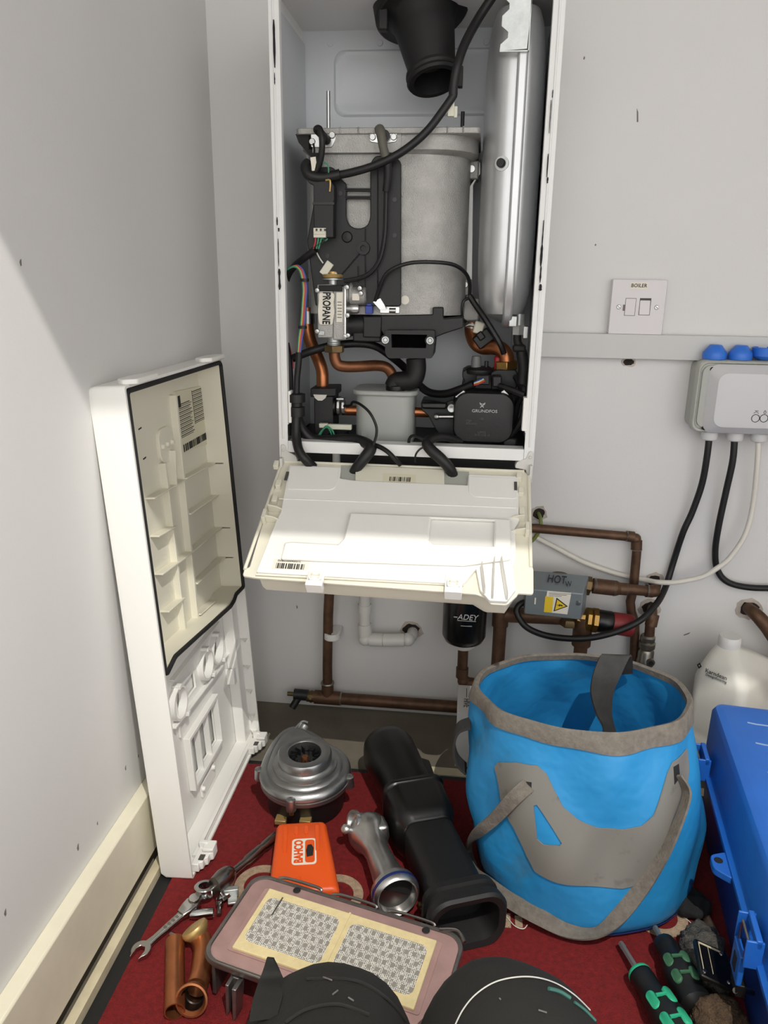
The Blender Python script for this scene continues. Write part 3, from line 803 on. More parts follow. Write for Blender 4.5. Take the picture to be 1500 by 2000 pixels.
# ---------------------------------------------------------------- pump
Yu = -.176
a, b = P(887, 765, Yu), P(1001, 868, Yu); cx, cz = (a.x + b.x) / 2, (a.z + b.z) / 2; W_, H_ = b.x - a.x, a.z - b.z
m = M(); R = []
for (g, y, r) in ((0, Yu + .045, .02), (0, Yu + .006, .02), (.002, Yu + .001, .019), (.006, Yu, .017)):
    R.append([V((x, y, z)) for x, z in rrect(W_ - 2 * g, H_ - 2 * g, r, 8, cx, cz)])
m.rings(R); pu = m.out('pump_head', 'black_plastic', boiler)
text('GRUNDFOS', .0058, (cx + .001, Yu - .0003, P(940, 803, Yu).z), (1, 0, 0), (0, 0, 1), 'lettering', 'print_light', pu, squash=1.15)
q = P(942, 793, Yu - .0003); m = M()
m.tube([q + V((-.0035, 0, .003)), q + V((.002, 0, -.002))], .0006, n=6, smooth=False); m.tube([q + V((.0035, 0, .003)), q + V((-.003, 0, -.0022))], .0006, n=6, smooth=False); m.tube([q + V((-.004, 0, .0045)), q + V((.0, 0, .0025)), q + V((.004, 0, .0045))], .0005, n=6); m.out('pump_emblem', 'print_light', pu)
text('High\nEfficiency', .0042, P(910, 824, Yu - .0003), (1, 0, 0), (0, 0, 1), 'lettering', 'ink_grey', pu, align='LEFT')
text('UPM3', .0046, P(941, 845, Yu - .0003), (1, 0, 0), (0, 0, 1), 'lettering', 'ink_grey', pu)
text('15-70 CHB 1B', .0036, P(941, 850, Yu - .0003), (1, 0, 0), (0, 0, 1), 'lettering', 'ink_grey', pu)
m = M(); m.lathe([(.0001, .001), (.003, .0008), (.003, 0)], P(941, 820, Yu), (0, -1, 0), 14); m.out('vent_screw', 'black_gloss', pu)
m = M()
for px, py in ((899, 770), (987, 772)): q = P(px, py, Yu + .006); m.prism([(-.007, -.004), (.004, .005), (.007, .003), (.003, -.006)] if px < 940 else [(-.006, .004), (-.002, .007), (.007, -.002), (.003, -.008)], q, (1, 0, 0), (0, 0, 1), .01, N=(0, 1, 0))
outs(m, 'corner_bolt_seat', 'zinc', pu)
m = M()
for px, py in ((893, 862), (996, 866)): q = P(px, py, Yu + .01); m.bx(q.x - .010, q.x + .010, Yu + .008, Yu + .04, ZB + .008, q.z + .008)
outs(m, 'pump_foot', 'black_plastic', pu, bevel=.003)
# hydraulic block round the pump
m = M(); poly_px(m, [(822, 785), (870, 786), (886, 780), (892, 800), (892, 868), (880, 868), (852, 842), (836, 812), (822, 800)], -.150, .06, r=.002); hb = m.out('hydraulic_block', 'black_plastic', boiler, bevel=.002)
m = M(); poly_px(m, [(821, 786), (874, 787), (872, 800), (823, 799)], -.158, .02); m.out('sensor_clip', 'black_gloss', hb, bevel=.003)
m = M(); a, b = P(852, 814, -.162), P(886, 814, -.162); m.cyl(a, b, .003, n=12); m.lathe([(.0001, -.003), (.003, -.003), (.0045, -.001), (.0045, .003), (.003, .004)], a, (1, 0, 0), 12); m.out('drain_screw', 'steel_screw', hb)
m = M(); m.lathe([(.0016, .002), (.0035, .003), (.0055, .003), (.0062, .001), (.0062, -.006)], P(882, 797, -.160), (0, -1, 0), 18); m.out('gauge_port', 'zinc', hb)
m = M(); poly_px(m, [(903, 726), (914, 720), (958, 722), (962, 735), (962, 764), (902, 764), (902, 748), (908, 744), (903, 738)], -.13, .05, r=.002)
poly_px(m, [(958, 728), (970, 722), (1008, 722), (1014, 738), (1006, 770), (960, 770)], -.135, .055, r=.004); m.out('pump_body', 'black_plastic', hb, bevel=.002)
c = P(937, 721, -.12); m = M(); m.lathe([(.0205, -.006), (.0215, -.003), (.0215, 0), (.016, .003), (.010, .004), (.0001, .004)], c, (0, 0, 1), 24); m.cyl(c + V((.009, -.004, .003)), c + V((.009, -.004, .012)), .003, n=10); m.out('air_vent', 'black_plastic', hb)
q = P(930, 708, -.125); m = M(); m.lathe([(.0068, -.011), (.0072, .002), (.0062, .009), (.0001, .009)], q, (0, 0, 1), 16); m.out('vent_cap', 'cap_grey', hb)
q = P(976, 706, -.11); m = M(); m.bx(q.x - .008, q.x + .010, -.12, -.10, q.z - .012, q.z + .008); m.out('red_cap', 'cap_red', hb, bevel=.003)
m = M(); poly_px(m, [(962, 735), (980, 735), (980, 756), (962, 756)], -.158, .03, r=.002); m.out('relay_plug', 'black_plastic', hb, bevel=.002)
m = M(); poly_px(m, [(930, 733), (956, 733), (956, 752), (928, 752)], -.155, .03, r=.002); m.out('pump_plug', 'black_plastic', hb, bevel=.002)
m = M(); m.cyl(P(989, 705, -.12), P(989, 721, -.12), .0172, n=6); m.out('union_nut', 'brass', boiler, bevel=.001)
m = M(); m.tube([P(922, 632, -.085), P(922, 650, -.088), P(929, 669, -.095), P(944, 678, -.10), P(962, 678, -.108), P(978, 682, -.115), P(988, 694, -.119), P(990, 708, -.12)], .0108, n=16); m.out('return_pipe', 'copper_bright', boiler)
m = M(); m.cyl(P(924, 631, -.085), P(922, 641, -.085), .0125, n=18); m.out('pipe_collar', 'zinc', boiler)
m = M(); c = P(944, 661, -.108); m.box(c, (.020, .018, .026), Matrix.Rotation(.9, 3, 'Y')); m.box(c + V((-.004, -.006, .004)), (.012, .012, .010), Matrix.Rotation(.9, 3, 'Y')); m.out('temperature_sensor', 'black_plastic', boiler, bevel=.002)
m = M(); c = P(935, 640, -.112); m.box(c, (.014, .008, .017), Matrix.Rotation(.25, 3, 'Y')); m.out('sensor_connector', 'connector_white', boiler, bevel=.002)
for i in range(2):
    m = M(); m.tube([P(928, 636 + i * 3, -.112), P(918, 634 + i * 3, -.114), P(910, 637 + i, -.112)], .0009, n=6); m.out('wire', ('wire_white', 'copper_dark')[i], boiler)

# ---------------------------------------------------------------- looms and wires
m = M(); m.tube([P(733, 588, -.178), P(748, 546, -.188), P(765, 527, -.192), P(800, 514, -.194), P(845, 512, -.192), P(885, 517, -.178), P(908, 532, -.15), P(917, 552, -.135), P(917, 580, -.125)], .0026, n=8); m.out('sensor_cable', 'cable_black', boiler)
m = M(); m.tube([P(917, 578, -.125), P(930, 598, -.13), P(952, 630, -.14), P(975, 668, -.145), P(984, 690, -.14)], .0044, n=8); m.out('sensor_cable', 'cable_black', boiler)
m = M(); m.tube([P(918, 582, -.126), P(906, 588, -.13), P(902, 604, -.13), P(904, 622, -.126), P(910, 628, -.12)], .002, n=8); m.out('sensor_cable', 'cable_black', boiler)
m = M(); m.tube([P(616, 487, -.188), P(596, 503, -.18), P(575, 520, -.165), P(562, 540, -.15), P(556, 562, -.13)], .0046, n=10); m.out('loom', 'cable_black', boiler)
for i, (k, dx) in enumerate((('wire_green', 0), ('wire_yellow', 1.6), ('wire_red', 3.4), ('wire_red', 5), ('wire_blue', 7))):
    m = M(); m.tube([P(558 + i * 1.5, 528 - i, -.185), P(574 + i * 1.8, 521 - i * .6, -.19), P(586 + dx, 530, -.193), P(592 + dx, 560, -.194), P(591 + dx * .9, 590, -.194), P(588 + dx, 630, -.194), P(584 + dx * .9, 660, -.193), P(582 + dx * .6, 692, -.193)], .0013, n=6); m.out('wire', k, boiler)
for i, yy in enumerate((544, 636)):
    q = P(595 - i * 4, yy, -.194); m = M(); m.cyl(q, q + V((0, 0, -.004)), .006, n=12); m.out('cable_tie', 'cable_black', boiler)
m = M(); m.tube(pp([(560, 655), (566, 680), (572, 705), (572, 720)], -.15), .0014, n=6); m.out('wire', 'wire_red', boiler)
m = M(); m.tube(pp([(558, 670), (563, 700), (566, 740), (565, 800), (563, 850)], -.17), .0052, n=8); m.out('loom', 'cable_black', boiler)
m = M(); m.tube(pp([(584, 688), (583, 710), (580, 740), (579, 775)], -.193), .0044, n=10); m.out('cable_sleeve', 'cable_black', boiler)
m = M(); q = P(579, 768, -.194); m.lathe([(.006, 0), (.0125, -.001), (.0125, -.012), (.008, -.013), (.008, -.018), (.0115, -.019), (.0115, -.032), (.006, -.033)], q, (0, 0, 1), 12); m.out('loom_connector', 'black_plastic', boiler)
m = M(); m.tube([P(579, 800, -.194), P(578, 835, -.198), P(579, 858, -.204), P(585, 882, -.214), P(598, 899, -.216), P(612, 912, -.208)], .0068, n=10); m.out('loom', 'cable_black', boiler)
m = M(); m.tube([P(580, 806, -.186), P(590, 838, -.18), P(612, 858, -.178), P(650, 859, -.182), P(690, 858, -.188), P(715, 866, -.199), P(724, 876, -.207), P(713, 893, -.214), P(696, 915, -.215), P(683, 936, -.208)], [.0062, .007, .0075, .0075, .0075, .0080, .0085, .0082, .0075, .006], n=12); m.out('loom', 'cable_black', boiler)
m = M(); m.tube([P(722, 866, -.196), P(742, 873, -.206), P(758, 883, -.213), P(770, 895, -.215), P(782, 908, -.21)], .0034, n=8); m.out('loom', 'cable_black', boiler)
m = M(); m.tube([P(672, 793, -.145), P(684, 792, -.155), P(690, 785, -.17), P(704, 790, -.19), P(722, 806, -.204), P(734, 830, -.208), P(735, 850, -.209), P(728, 872, -.210)], .0019, n=8); m.out('thin_cable', 'cable_black', boiler)
m = M(); m.tube([P(798, 868, -.180), P(800, 856, -.192), P(808, 851, -.199), P(826, 858, -.205), P(838, 868, -.208)], .0022, n=8); m.out('thin_cable', 'cable_black', boiler)
m = M(); m.tube([P(900, 862, -.17), P(868, 853, -.186), P(846, 856, -.198), P(834, 866, -.207), P(842, 879, -.213), P(862, 897, -.217), P(880, 918, -.215), P(893, 948, -.205)], [.0055, .006, .0065, .0075, .008, .008, .0075, .0062], n=12); m.out('loom', 'cable_black', boiler)
m = M(); m.tube([P(838, 872, -.212), P(822, 876, -.216), P(812, 888, -.217), P(811, 903, -.212)], .0014, n=6); m.out('thin_cable', 'cable_black', boiler)
m = M(); m.tube([P(572, 700, -.15), P(610, 685, -.150), P(650, 675, -.145), P(700, 671, -.14), P(735, 677, -.135), P(765, 697, -.12), P(792, 720, -.105), P(815, 748, -.105), P(838, 766, -.115), P(870, 769, -.135), P(900, 760, -.152), P(925, 750, -.160)], .0058, n=10); m.out('loom', 'cable_black', boiler)
for i, k in enumerate(('wire_blue', 'wire_white', 'wire_yellow', 'wire_red', 'wire_red')):
    m = M(); m.tube([P(926, 747 + i * 1.4, -.162), P(935, 743 + i * 1.7, -.164), P(943 + i, 739 + i * 1.3, -.158)], .001, n=6); m.out('wire', k, boiler)
m = M(); m.tube([P(975, 754, -.158), P(1000, 762, -.17), P(1025, 772, -.18)], .0046, n=8); m.out('loom', 'cable_black', boiler)
m = M(); m.tube([P(1026, 790, -.18), P(1020, 818, -.17), P(1004, 843, -.16), P(985, 862, -.155)], .0052, n=8); m.out('loom', 'cable_black', boiler)
m = M(); m.tube([P(1008, 735, -.14), P(1016, 750, -.15), P(1022, 765, -.16), P(1010, 790, -.15), P(1004, 830, -.14)], .005, n=8); m.out('loom', 'cable_black', boiler)
M().bx(BX0 + .012, BX1 - .014, -.150, -.02, ZB - .030, ZB + .004).out('underside_dark_fill', 'black_plastic', boiler, bevel=.002)  # black block added so the gap above the panel reads dark
# pipe tails below the casing
for (px, r, k, Yd) in ((657, .006, 'plastic_white', -.15), (788, .011, 'copper_dull', -.10), (690, .013, 'black_plastic', -.12), (980, .016, 'black_plastic', -.12), (1012, .013, 'copper_dull', -.10)):
    q = P(px, 892, Yd); m = M(); m.cyl((q.x, Yd, ZB + .006), (q.x, Yd, ZB - .06), r, n=16); m.out('pipe_tail', k, boiler)
mat('box_grey', 'a9aba3', .45)
# ---------------------------------------------------------------- drop-down control panel (part of the boiler)
PO = V((.1445, -.2065, .5095)); _v = V((0, -.184, -.106)).normalized(); _n = V((1, 0, 0)).cross(-_v).normalized()
PT = frame(PO, V((1, 0, 0)), -_v, _n)


def pl(x, y, n=0): return LP(PT, x, y, 2, n)


def pw(x, y, n=0): return PT @ pl(x, y, n)


def pplate(m, pts, n0, n1, holes=None, r=0):
    a = [(p.x, p.y) for p in (pl(x, y, n1) for x, y in pts)]
    if r: a = rnd(a, r)
    m2 = M(); m2.prism(a, (0, 0, n0), (1, 0, 0), (0, 1, 0), n1 - n0, N=(0, 0, 1), holes=[[(p.x, p.y) for p in (pl(x, y, n1) for x, y in h)] for h in holes] if holes else None)
    m2.xf(PT); tmp = bpy.data.meshes.new('t'); m2.b.to_mesh(tmp); m.b.from_mesh(tmp); bpy.data.meshes.remove(tmp); m2.b.free(); return m


W0 = .357; L0 = pl(760, 1141, 0).y
outl = [(548, 905), (560, 899), (1022, 918), (1034, 930), (1036, 1100), (1042, 1110), (1042, 1160), (1012, 1158), (1010, 1163), (990, 1181), (956, 1179), (950, 1168), (930, 1160), (500, 1128), (473, 1124), (478, 1110), (487, 1108)]
m = M(); pplate(m, outl, -.004, 0, r=.004)
panel = m.out('control_panel', 'plastic_cream', boiler, bevel=.001)
# tray underneath
ib = [(555, 908), (1026, 930), (1008, 1150), (992, 1172), (955, 1170), (930, 1155), (505, 1125)]
q0 = [pl(x, y, -.004) for x, y in ib]; R = []
for (g, d) in ((0, -.004), (.001, -.026), (.003, -.033), (.010, -.036)):
    cx = sum(p.x for p in q0) / len(q0); cy = sum(p.y for p in q0) / len(q0)
    R.append([PT @ V((p.x + (cx - p.x) * g / .12, p.y + (cy - p.y) * g / .12, d)) for p in q0])
m = M(); m.rings(R); m.out('outer_tray', 'plastic_cream', panel)
# rims
m = M()
for pts in ([(549, 908), (478, 1112)], [(1033, 930), (1037, 1108)], [(556, 902), (1024, 921)]):
    m.tube([pw(*p, .001) for p in pts], .0022, n=8, smooth=False)
outs(m, 'rim', 'plastic_cream', panel)
# inner cover
cov_o = [(565, 908), (666, 912), (664, 934), (690, 938), (905, 947), (913, 948), (915, 926), (1012, 930), (1014, 1018), (1006, 1030), (1008, 1090), (1000, 1110), (930, 1110), (905, 1140), (500, 1117), (540, 1015), (548, 1000)]
m = M(); pplate(m, cov_o, 0, .0065, r=.002); pc = m.out('inner_cover', 'plastic_white', panel, bevel=.001)
# embossed steps
m = M(); pplate(m, [(683, 1000), (998, 1013), (998, 1090), (905, 1102), (548, 1090), (555, 1059), (572, 1057), (660, 1062), (670, 1052)], .0065, .0125, holes=[[(842, 1010), (966, 1015), (964, 1066), (846, 1061), (838, 1054)]]); m.out('raised_step', 'plastic_white', pc, bevel=.0025)
m = M(); pplate(m, [(566, 910), (664, 913), (655, 952), (645, 957), (560, 955)], .0065, .0075, r=.004); pplate(m, [(916, 930), (1010, 934), (1010, 974), (925, 970), (915, 960)], .0065, .0075, r=.004); outs(m, 'corner_pad', 'plastic_white', pc, bevel=.0006)
m = M(); m.tube([pw(545, 974, .0066), pw(1010, 992, .0066)], .0007, n=6, smooth=False); m.out('crease', 'plastic_white', pc)
# slots with the electronics box behind
m = M(); pplate(m, [(666, 909), (916, 921), (915, 949), (666, 938)], .0004, .0012); m.out('cable_slot', 'box_grey', panel)
m = M(); pplate(m, [(694, 908), (868, 917), (868, 946), (694, 938)], .001, .0045); ebx = m.out('electronics_box', 'plastic_cream', panel, bevel=.001)
m = M(); pplate(m, [(748, 924), (812, 927), (812, 943), (748, 941)], .0045, .0048); st = m.out('sticker', 'label_paper', ebx)
bars(.030, .0085, 17, pw(782, 936, .0050), (1, 0, 0), -_v, 'barcode', 'ink', st, seed=5)
m = M(); pplate(m, [(536, 1091), (606, 1095), (600, 1114), (530, 1111)], .0066, .0069); st = m.out('sticker', 'label_white', pc)
bars(.036, .0085, 19, pw(567, 1106, .0071), (1, .0, 0), -_v, 'barcode', 'ink', st, seed=8)
text('21550600022BM3', .0042, pw(565, 1095.5, .0071), (-1, 0, 0), _v, 'lettering', 'ink', st, squash=.95)
text('v', .006, pw(671, 906.5, .0008), (1, 0, 0), -_v, 'arrow_mark', 'ink_grey', panel)
# latches along the lip
for (x0, y0) in ((617, 1127), (886, 1140)):
    c = pl(x0, y0, .006); T = PT @ Matrix.Translation(c)
    m = M(); m.bx(-.0105, .0105, -.016, -.008, -.011, .0045); m.bx(-.0105, .0105, -.008, .014, -.002, .0015)
    m.prism(rnd([(-.008, 0), (.008, 0), (.008, .012), (-.008, .012)], .004), (0, -.008, .001), (1, 0, 0), (0, 1, 0), .0045)
    m.xf(T); la = m.out('latch', 'plastic_white', panel, bevel=.0008)
    m = M(); m.bx(-.0055, -.0035, -.006, .001, .0055, .0068); m.bx(.0035, .0055, -.006, .001, .0055, .0068); m.bx(-.0055, .0055, -.0025, -.001, .0055, .0068); m.xf(T); m.out('latch_mark', 'plastic_cream', la)
# lip strip
m = M(); m.tube([pw(500, 1122, .002), pw(905, 1143, .002)], .0016, n=8, smooth=False); m.out('front_lip', 'plastic_cream', panel)
# side webs and lugs
for s, ys in ((1, ((912, 536), (950, 540), (980, 533), (1000, 525), (1020, 518))), (-1, ((936, 1018), (965, 1022), (1005, 1024), (1020, 1024), (1046, 1028)))):
    for i, (py, px) in enumerate(ys):
        p = pl(px, py, .0); m = M()
        if i in (3, 4): m.prism([(0, 0), (s * .030, 0), (s * .012, .011), (0, .014)], p, (1, 0, 0), (0, 0, 1), .002, N=(0, 1, 0))
        else: m.bx(p.x, p.x + s * .007, p.y - .006, p.y + .006, 0, .008)
        if i == 4: m.bx(p.x - s * .003, p.x + s * .002, p.y - .004, p.y + .012, 0, .014)
        m.xf(PT); m.out('side_web' if i > 2 else 'side_lug', 'plastic_cream', panel, bevel=.0008)
for px, py in ((560, 930), (1007, 950)):
    p = pl(px, py, .007); m = M(); m.bx(p.x - .002, p.x + .002, p.y - .008, p.y + .008, .0066, .0082); m.xf(PT); m.out('clip_slot', 'ink_grey', pc)
# stepped spout at the right of the lip
m = M(); pplate(m, [(928, 1100), (1000, 1092), (1008, 1150), (990, 1174), (956, 1172), (938, 1152)], 0, .006, r=.002); sp_ = m.out('pipe_channel', 'plastic_white', panel, bevel=.001)
for (a, b) in (((940, 1108), (946, 1160)), ((965, 1098), (962, 1170)), ((978, 1098), (990, 1172))):
    p, q = pl(*a, .006), pl(*b, .006); d = q - p
    m = M(); m.prism([(-.001, 0), (.001, 0), (.0006, .008), (-.0006, .014)], p, d.normalized().cross(V((0, 0, 1))), (0, 0, 1), d.length, N=d.normalized()); m.xf(PT); m.out('channel_rib', 'plastic_white', sp_)
# ---------------------------------------------------------------- boiler door leaning on the left wall
al = math.radians(3.3)
dv = V((-math.sin(al), 0, math.cos(al))); dw = V((-math.cos(al), 0, -math.sin(al)))
DT = frame(V((.0785, -.459, .0075)), V((0, 1, 0)), dw, dv)


def dl(x, y, w=0): return LP(DT, x, y, 1, w)


DW = dl(511, 1462, 0).x; DH = dl(247, 752, 0).z; DD = .046
door = thing('boiler_door', 'white boiler front door leaning on the left wall with its ribbed inside showing', 'door', T=DT)
# outer shell: rim, side walls, rounded show face
def ring(g, y, r): return [V((x, y, z)) for x, z in rrect(DW - 2 * g, DH - 2 * g, r, 5, DW / 2, DH / 2)]


m = M()
m.rings([ring(0, 0, .004), ring(0, DD - .010, .004), ring(.002, DD - .003, .006), ring(.008, DD, .008)], c0=False)
m.rings([ring(0, 0, .004), ring(.0035, 0, .003), ring(.0035, DD - .006, .003)], c0=False)
shell = m.out('door_shell', 'plastic_white', door)
# raised inner liner walls of the upper compartment
zs = dl(330, 1306, 0).z; zf_ = dl(472, 1152, 0).z; zk = dl(440, 1190, 0).z

up_out = [(.006, zs), (.006, DH - .008), (DW - .005, DH - .008), (DW - .005, zf_), (DW - .045, zk), (DW - .075, zk - .006)]
m = M()
inner = [(.009, zs + .004), (.009, DH - .011), (DW - .008, DH - .011), (DW - .008, zf_ + .002), (DW - .046, zk + .004), (DW - .076, zk - .002)]
m.prism(up_out, (0, .003, 0), (1, 0, 0), (0, 0, 1), .035, N=(0, 1, 0), holes=[inner])
m.out('compartment_wall', 'plastic_cream', door)
m = M(); m.prism(up_out, (0, .037, 0), (1, 0, 0), (0, 0, 1), .002, N=(0, 1, 0)); liner = m.out('door_liner', 'plastic_cream', door)
seal = [(.006, zs), (.006, DH - .010), (.010, DH - .007), (DW - .010, DH - .007), (DW - .006, DH - .011), (DW - .006, zf_), (DW - .045, zk), (DW - .055, zk - .005), (DW - .075, zk - .007), (.04, zs + .004), (.010, zs - .004), (.004, zs - .018)]
m = M(); m.tube([V((x, .001, z)) for x, z in rnd(seal[:-1], .004)] , .0030, n=8, smooth=False, closed=True); m.out('door_seal', 'gasket_black', door)
# liner ribs read from the photograph at the liner's depth


def drib(a, b, w=.0377, h=.013, t=.0022, name='rib', mt='plastic_cream', par=None, h2=None):
    p, q = dl(*a, w), dl(*b, w); d = q - p; m = M(); nx = d.normalized().cross(V((0, 1, 0)))
    for_ = [(-t / 2, 0), (t / 2, 0), (t / 2, -h), (-t / 2, -h)]
    m.prism(for_, p, nx, (0, 1, 0), d.length, N=d.normalized()); return m.out(name, mt, par or liner, bevel=.0005)


# mullions
drib((331, 772), (376, 1212), h=.010, t=.006, name='mullion'); drib((310, 905), (352, 1240), h=.010, t=.005, name='mullion')
drib((398, 745), (452, 1140), h=.003, t=.012, name='liner_step')
for a, b in (((348, 935), (410, 902)), ((356, 1004), (414, 966)), ((361, 1078), (422, 1028)), ((370, 1140), (428, 1086)), ((376, 1200), (436, 1148))):
    drib(a, b, name='shelf_rib')
    p = dl(*b, .0377); m = M(); m.bx(p.x, DW - .008, .012, .0377, p.z - .001, p.z + .001); m.out('side_rib', 'plastic_cream', liner)
for a, b in (((283, 974), (345, 938)), ((292, 1048), (328, 1028)), ((300, 1122), (362, 1078)), ((312, 1195), (345, 1168)), ((320, 1262), (352, 1236))): drib(a, b, name='shelf_rib')
drib((325, 880), (328, 950), name='mullion', t=.004)
# rating plate of the door
a, b, c_, d_ = dl(341, 765, .0345), dl(402, 752, .0345), dl(413, 864, .0345), dl(354, 886, .0345)
m = M(); m.prism([(p.x, p.z) for p in (d_, c_, b, a)], (0, .0345, 0), (1, 0, 0), (0, 0, 1), .003, N=(0, 1, 0)); rp_ = m.out('rating_plate', 'label_paper', door)
X_ = V((1, 0, 0)); Z_ = V((0, 0, 1)); lw = b.x - a.x; lh = a.z - d_.z; o_ = V((a.x, .0342, d_.z + (lh - (a.z - d_.z))))
zt0 = (a.z + b.z) / 2; zb0 = (c_.z + d_.z) / 2; lh = zt0 - zb0
m = M(); m.bx(a.x + .004, a.x + .016, .0340, .0345, zt0 - .020, zt0 - .004); m.out('label_logo', 'ink', rp_)
m = M()
for i in range(22):
    for (u0, u1) in ((.02, .46), (.5, .93)):
        if u0 < .1 and i < 4: continue
        if u0 > .1 and i > 17: continue
        z = zt0 - lh * (.06 + .031 * i)
        m.bx(a.x + lw * u0, a.x + lw * (u1 - .1 * ((i * 7) % 5) / 5), .0341, .0345, z - (.0004 if i % 2 else .0009), z + .0004)
outs(m, 'print_line', 'ink_grey', rp_)
m = M()
for u in (.5, .92): m.bx(a.x + lw * u, a.x + lw * u + .0006, .0341, .0345, zt0 - lh * .6, zt0 - lh * .04)
outs(m, 'print_rule', 'ink_grey', rp_)
bars(lw * .88, lh * .12, 30, V((a.x + lw * .5, .0342, zb0 + lh * .11)), X_, Z_, 'barcode', 'ink', rp_, seed=3)
# boss with three pips
p = dl(321, 868, .037); m = M(); m.prism([(x, z) for x, z in rrect(.050, .046, .016, 5, p.x, p.z)], (0, .033, 0), (1, 0, 0), (0, 0, 1), .005, N=(0, 1, 0)); bs_ = m.out('moulded_boss', 'plastic_cream', liner, bevel=.001)
m = M()
for dx in (-.016, 0, .016): m.lathe([(.0001, .004), (.003, .0035), (.0042, 0)], (p.x + dx, .033, p.z), (0, -1, 0), 14)
outs(m, 'pip', 'plastic_cream', bs_)
m = M()
for px, py in ((274, 837), (283, 895)):
    q = dl(px, py, .0365); m.box((q.x, .0372, q.z), (.009, .001, .0018), Matrix.Rotation(-.1, 3, 'Y'))
outs(m, 'ink_mark', 'ink', liner)
# lower, fascia half: backing plate with openings
zl = .006
ops = []
m = M()
base_out = [(.006, zl), (.006, zs - .004), (DW - .076, zk - .012), (DW - .046, zk - .004), (DW - .006, zf_ - .004), (DW - .006, zl)]
holes = []
cs = []
for (px, py, rx) in ((342, 1373, .024), (396, 1297, .024), (417, 1268, .024)):
    p = dl(px, py, .034); cs.append(p); holes.append(circ(.021, 20, p.x, p.z))
pw1, pw2 = dl(357, 1352, .034), dl(379, 1310, .034); holes.append([(pw1.x, pw1.z - .018), (pw2.x, pw1.z - .018), (pw2.x, pw2.z), (pw1.x, pw2.z)])
fa, fb = dl(364, 1520, .034), dl(422, 1420, .034)
fx0, fx1 = min(fa.x, fb.x), max(fa.x, fb.x); fz0 = dl(395, 1530, .034).z; fz1 = dl(395, 1382, .034).z

fz0, fz1 = min(fz0, fz1), max(fz0, fz1)
q1 = dl(370, 1527, .034); q2 = dl(424, 1452, .034); q3 = dl(362, 1442, .034); q4 = dl(412, 1368, .034)
fx0 = (q1.x + q3.x) / 2; fx1 = (q2.x + q4.x) / 2; fz0 = (q1.z + q2.z) / 2; fz1 = (q3.z + q4.z) / 2
holes.append([(fx0, fz0), (fx1, fz0), (fx1, fz1), (fx0, fz1)])
m.prism(base_out, (0, .034, 0), (1, 0, 0), (0, 0, 1), .003, N=(0, 1, 0), holes=holes); fas = m.out('fascia_plate', 'plastic_white', door)
for p in cs:
    m = M(); m.lathe([(.021, 0), (.024, 0), (.024, .009), (.021, .009), (.021, 0)], (p.x, .034, p.z), (0, -1, 0), 24, cap=False); rg = m.out('gauge_ring', 'plastic_white', fas)
    m = M(); m.bx(p.x - .004, p.x + .004, .022, .034, p.z + .022, p.z + .028); m.bx(p.x + .012, p.x + .020, .022, .034, p.z - .028, p.z - .022); outs(m, 'snap_tab', 'plastic_white', fas, bevel=.0008)
m = M(); m.prism([(fx0 - .006, fz0 - .006), (fx1 + .006, fz0 - .006), (fx1 + .006, fz1 + .006), (fx0 - .006, fz1 + .006)], (0, .024, 0), (1, 0, 0), (0, 0, 1), .010, N=(0, 1, 0), holes=[[(fx0, fz0), (fx1, fz0), (fx1, fz1), (fx0, fz1)]]); m.out('flap_frame', 'plastic_white', fas, bevel=.0008)
for u in (.35, .68):
    x = fx0 + (fx1 - fx0) * u; m = M(); m.bx(x - .0015, x + .0015, .028, .037, fz0, fz1); m.out('flap_bar', 'plastic_white', fas)
m = M(); m.bx(fx0, fx1, .0385, .0395, fz0, fz1); m.out('flap_lens', 'trap_plastic', fas)
for a, b, h in (((333, 1422), (428, 1300), .008), ((330, 1330), (420, 1215), .008), ((430, 1290), (452, 1265), .006), ((335, 1345), (350, 1440), .004)): drib(a, b, w=.034, h=h, t=.003, par=fas, mt='plastic_white', name='fascia_rib')
p = dl(442, 1322, .034); m = M(); m.bx(p.x - .002, p.x + .001, .020, .034, p.z - .014, p.z + .014); m.bx(p.x, p.x + .010, .020, .023, p.z - .014, p.z + .012); m.out('hook', 'plastic_white', fas, bevel=.001)
p = dl(404, 1522, .034); m = M(); m.prism([(x, z) for x, z in rrect(.062, .022, .004, 4, p.x, p.z)], (0, .030, 0), (1, 0, 0), (0, 0, 1), .004, N=(0, 1, 0)); m.out('moulded_pad', 'plastic_white', fas, bevel=.001)
m = M()
for px, py in ((396, 1540), (415, 1498)): q = dl(px, py, .03); m.lathe([(.0001, .005), (.003, .0045), (.0045, 0)], (q.x, .030, q.z), (0, -1, 0), 16)
outs(m, 'pip', 'plastic_white', fas)
# far inner side: stepped wall with webs
m = M(); m.bx(DW - .030, DW - .0035, .016, .034, zl, zf_ - .006); m.out('side_step', 'plastic_white', door, bevel=.0015)
for py in (1230, 1290, 1345, 1402, 1440):
    p = dl(488, py, .01); m = M(); m.prism([(0, 0), (.014, 0), (0, .012)], (DW - .0035, .004, p.z), (-1, 0, 0), (0, 1, 0), .0016, N=(0, 0, 1)); m.out('side_web', 'plastic_white', door)
# floor of the door with its ledge
m = M(); m.bx(.004, DW - .0035, .004, .034, .0035, .009); m.bx(.03, DW - .04, .004, .010, .009, .014); m.out('bottom_ledge', 'plastic_white', door, bevel=.001)
# top hooks
for u in (.012, DW - .075):
    m = M(); m.prism(rnd([(0, -.010), (.060, -.010), (.066, .004), (.052, .016), (.010, .018), (-.004, .006)], .004), (u, 0, DH - .0005), (1, 0, 0), (0, 1, 0), .006, N=(0, 0, 1)); m.out('top_hook', 'plastic_white', door, bevel=.0012)
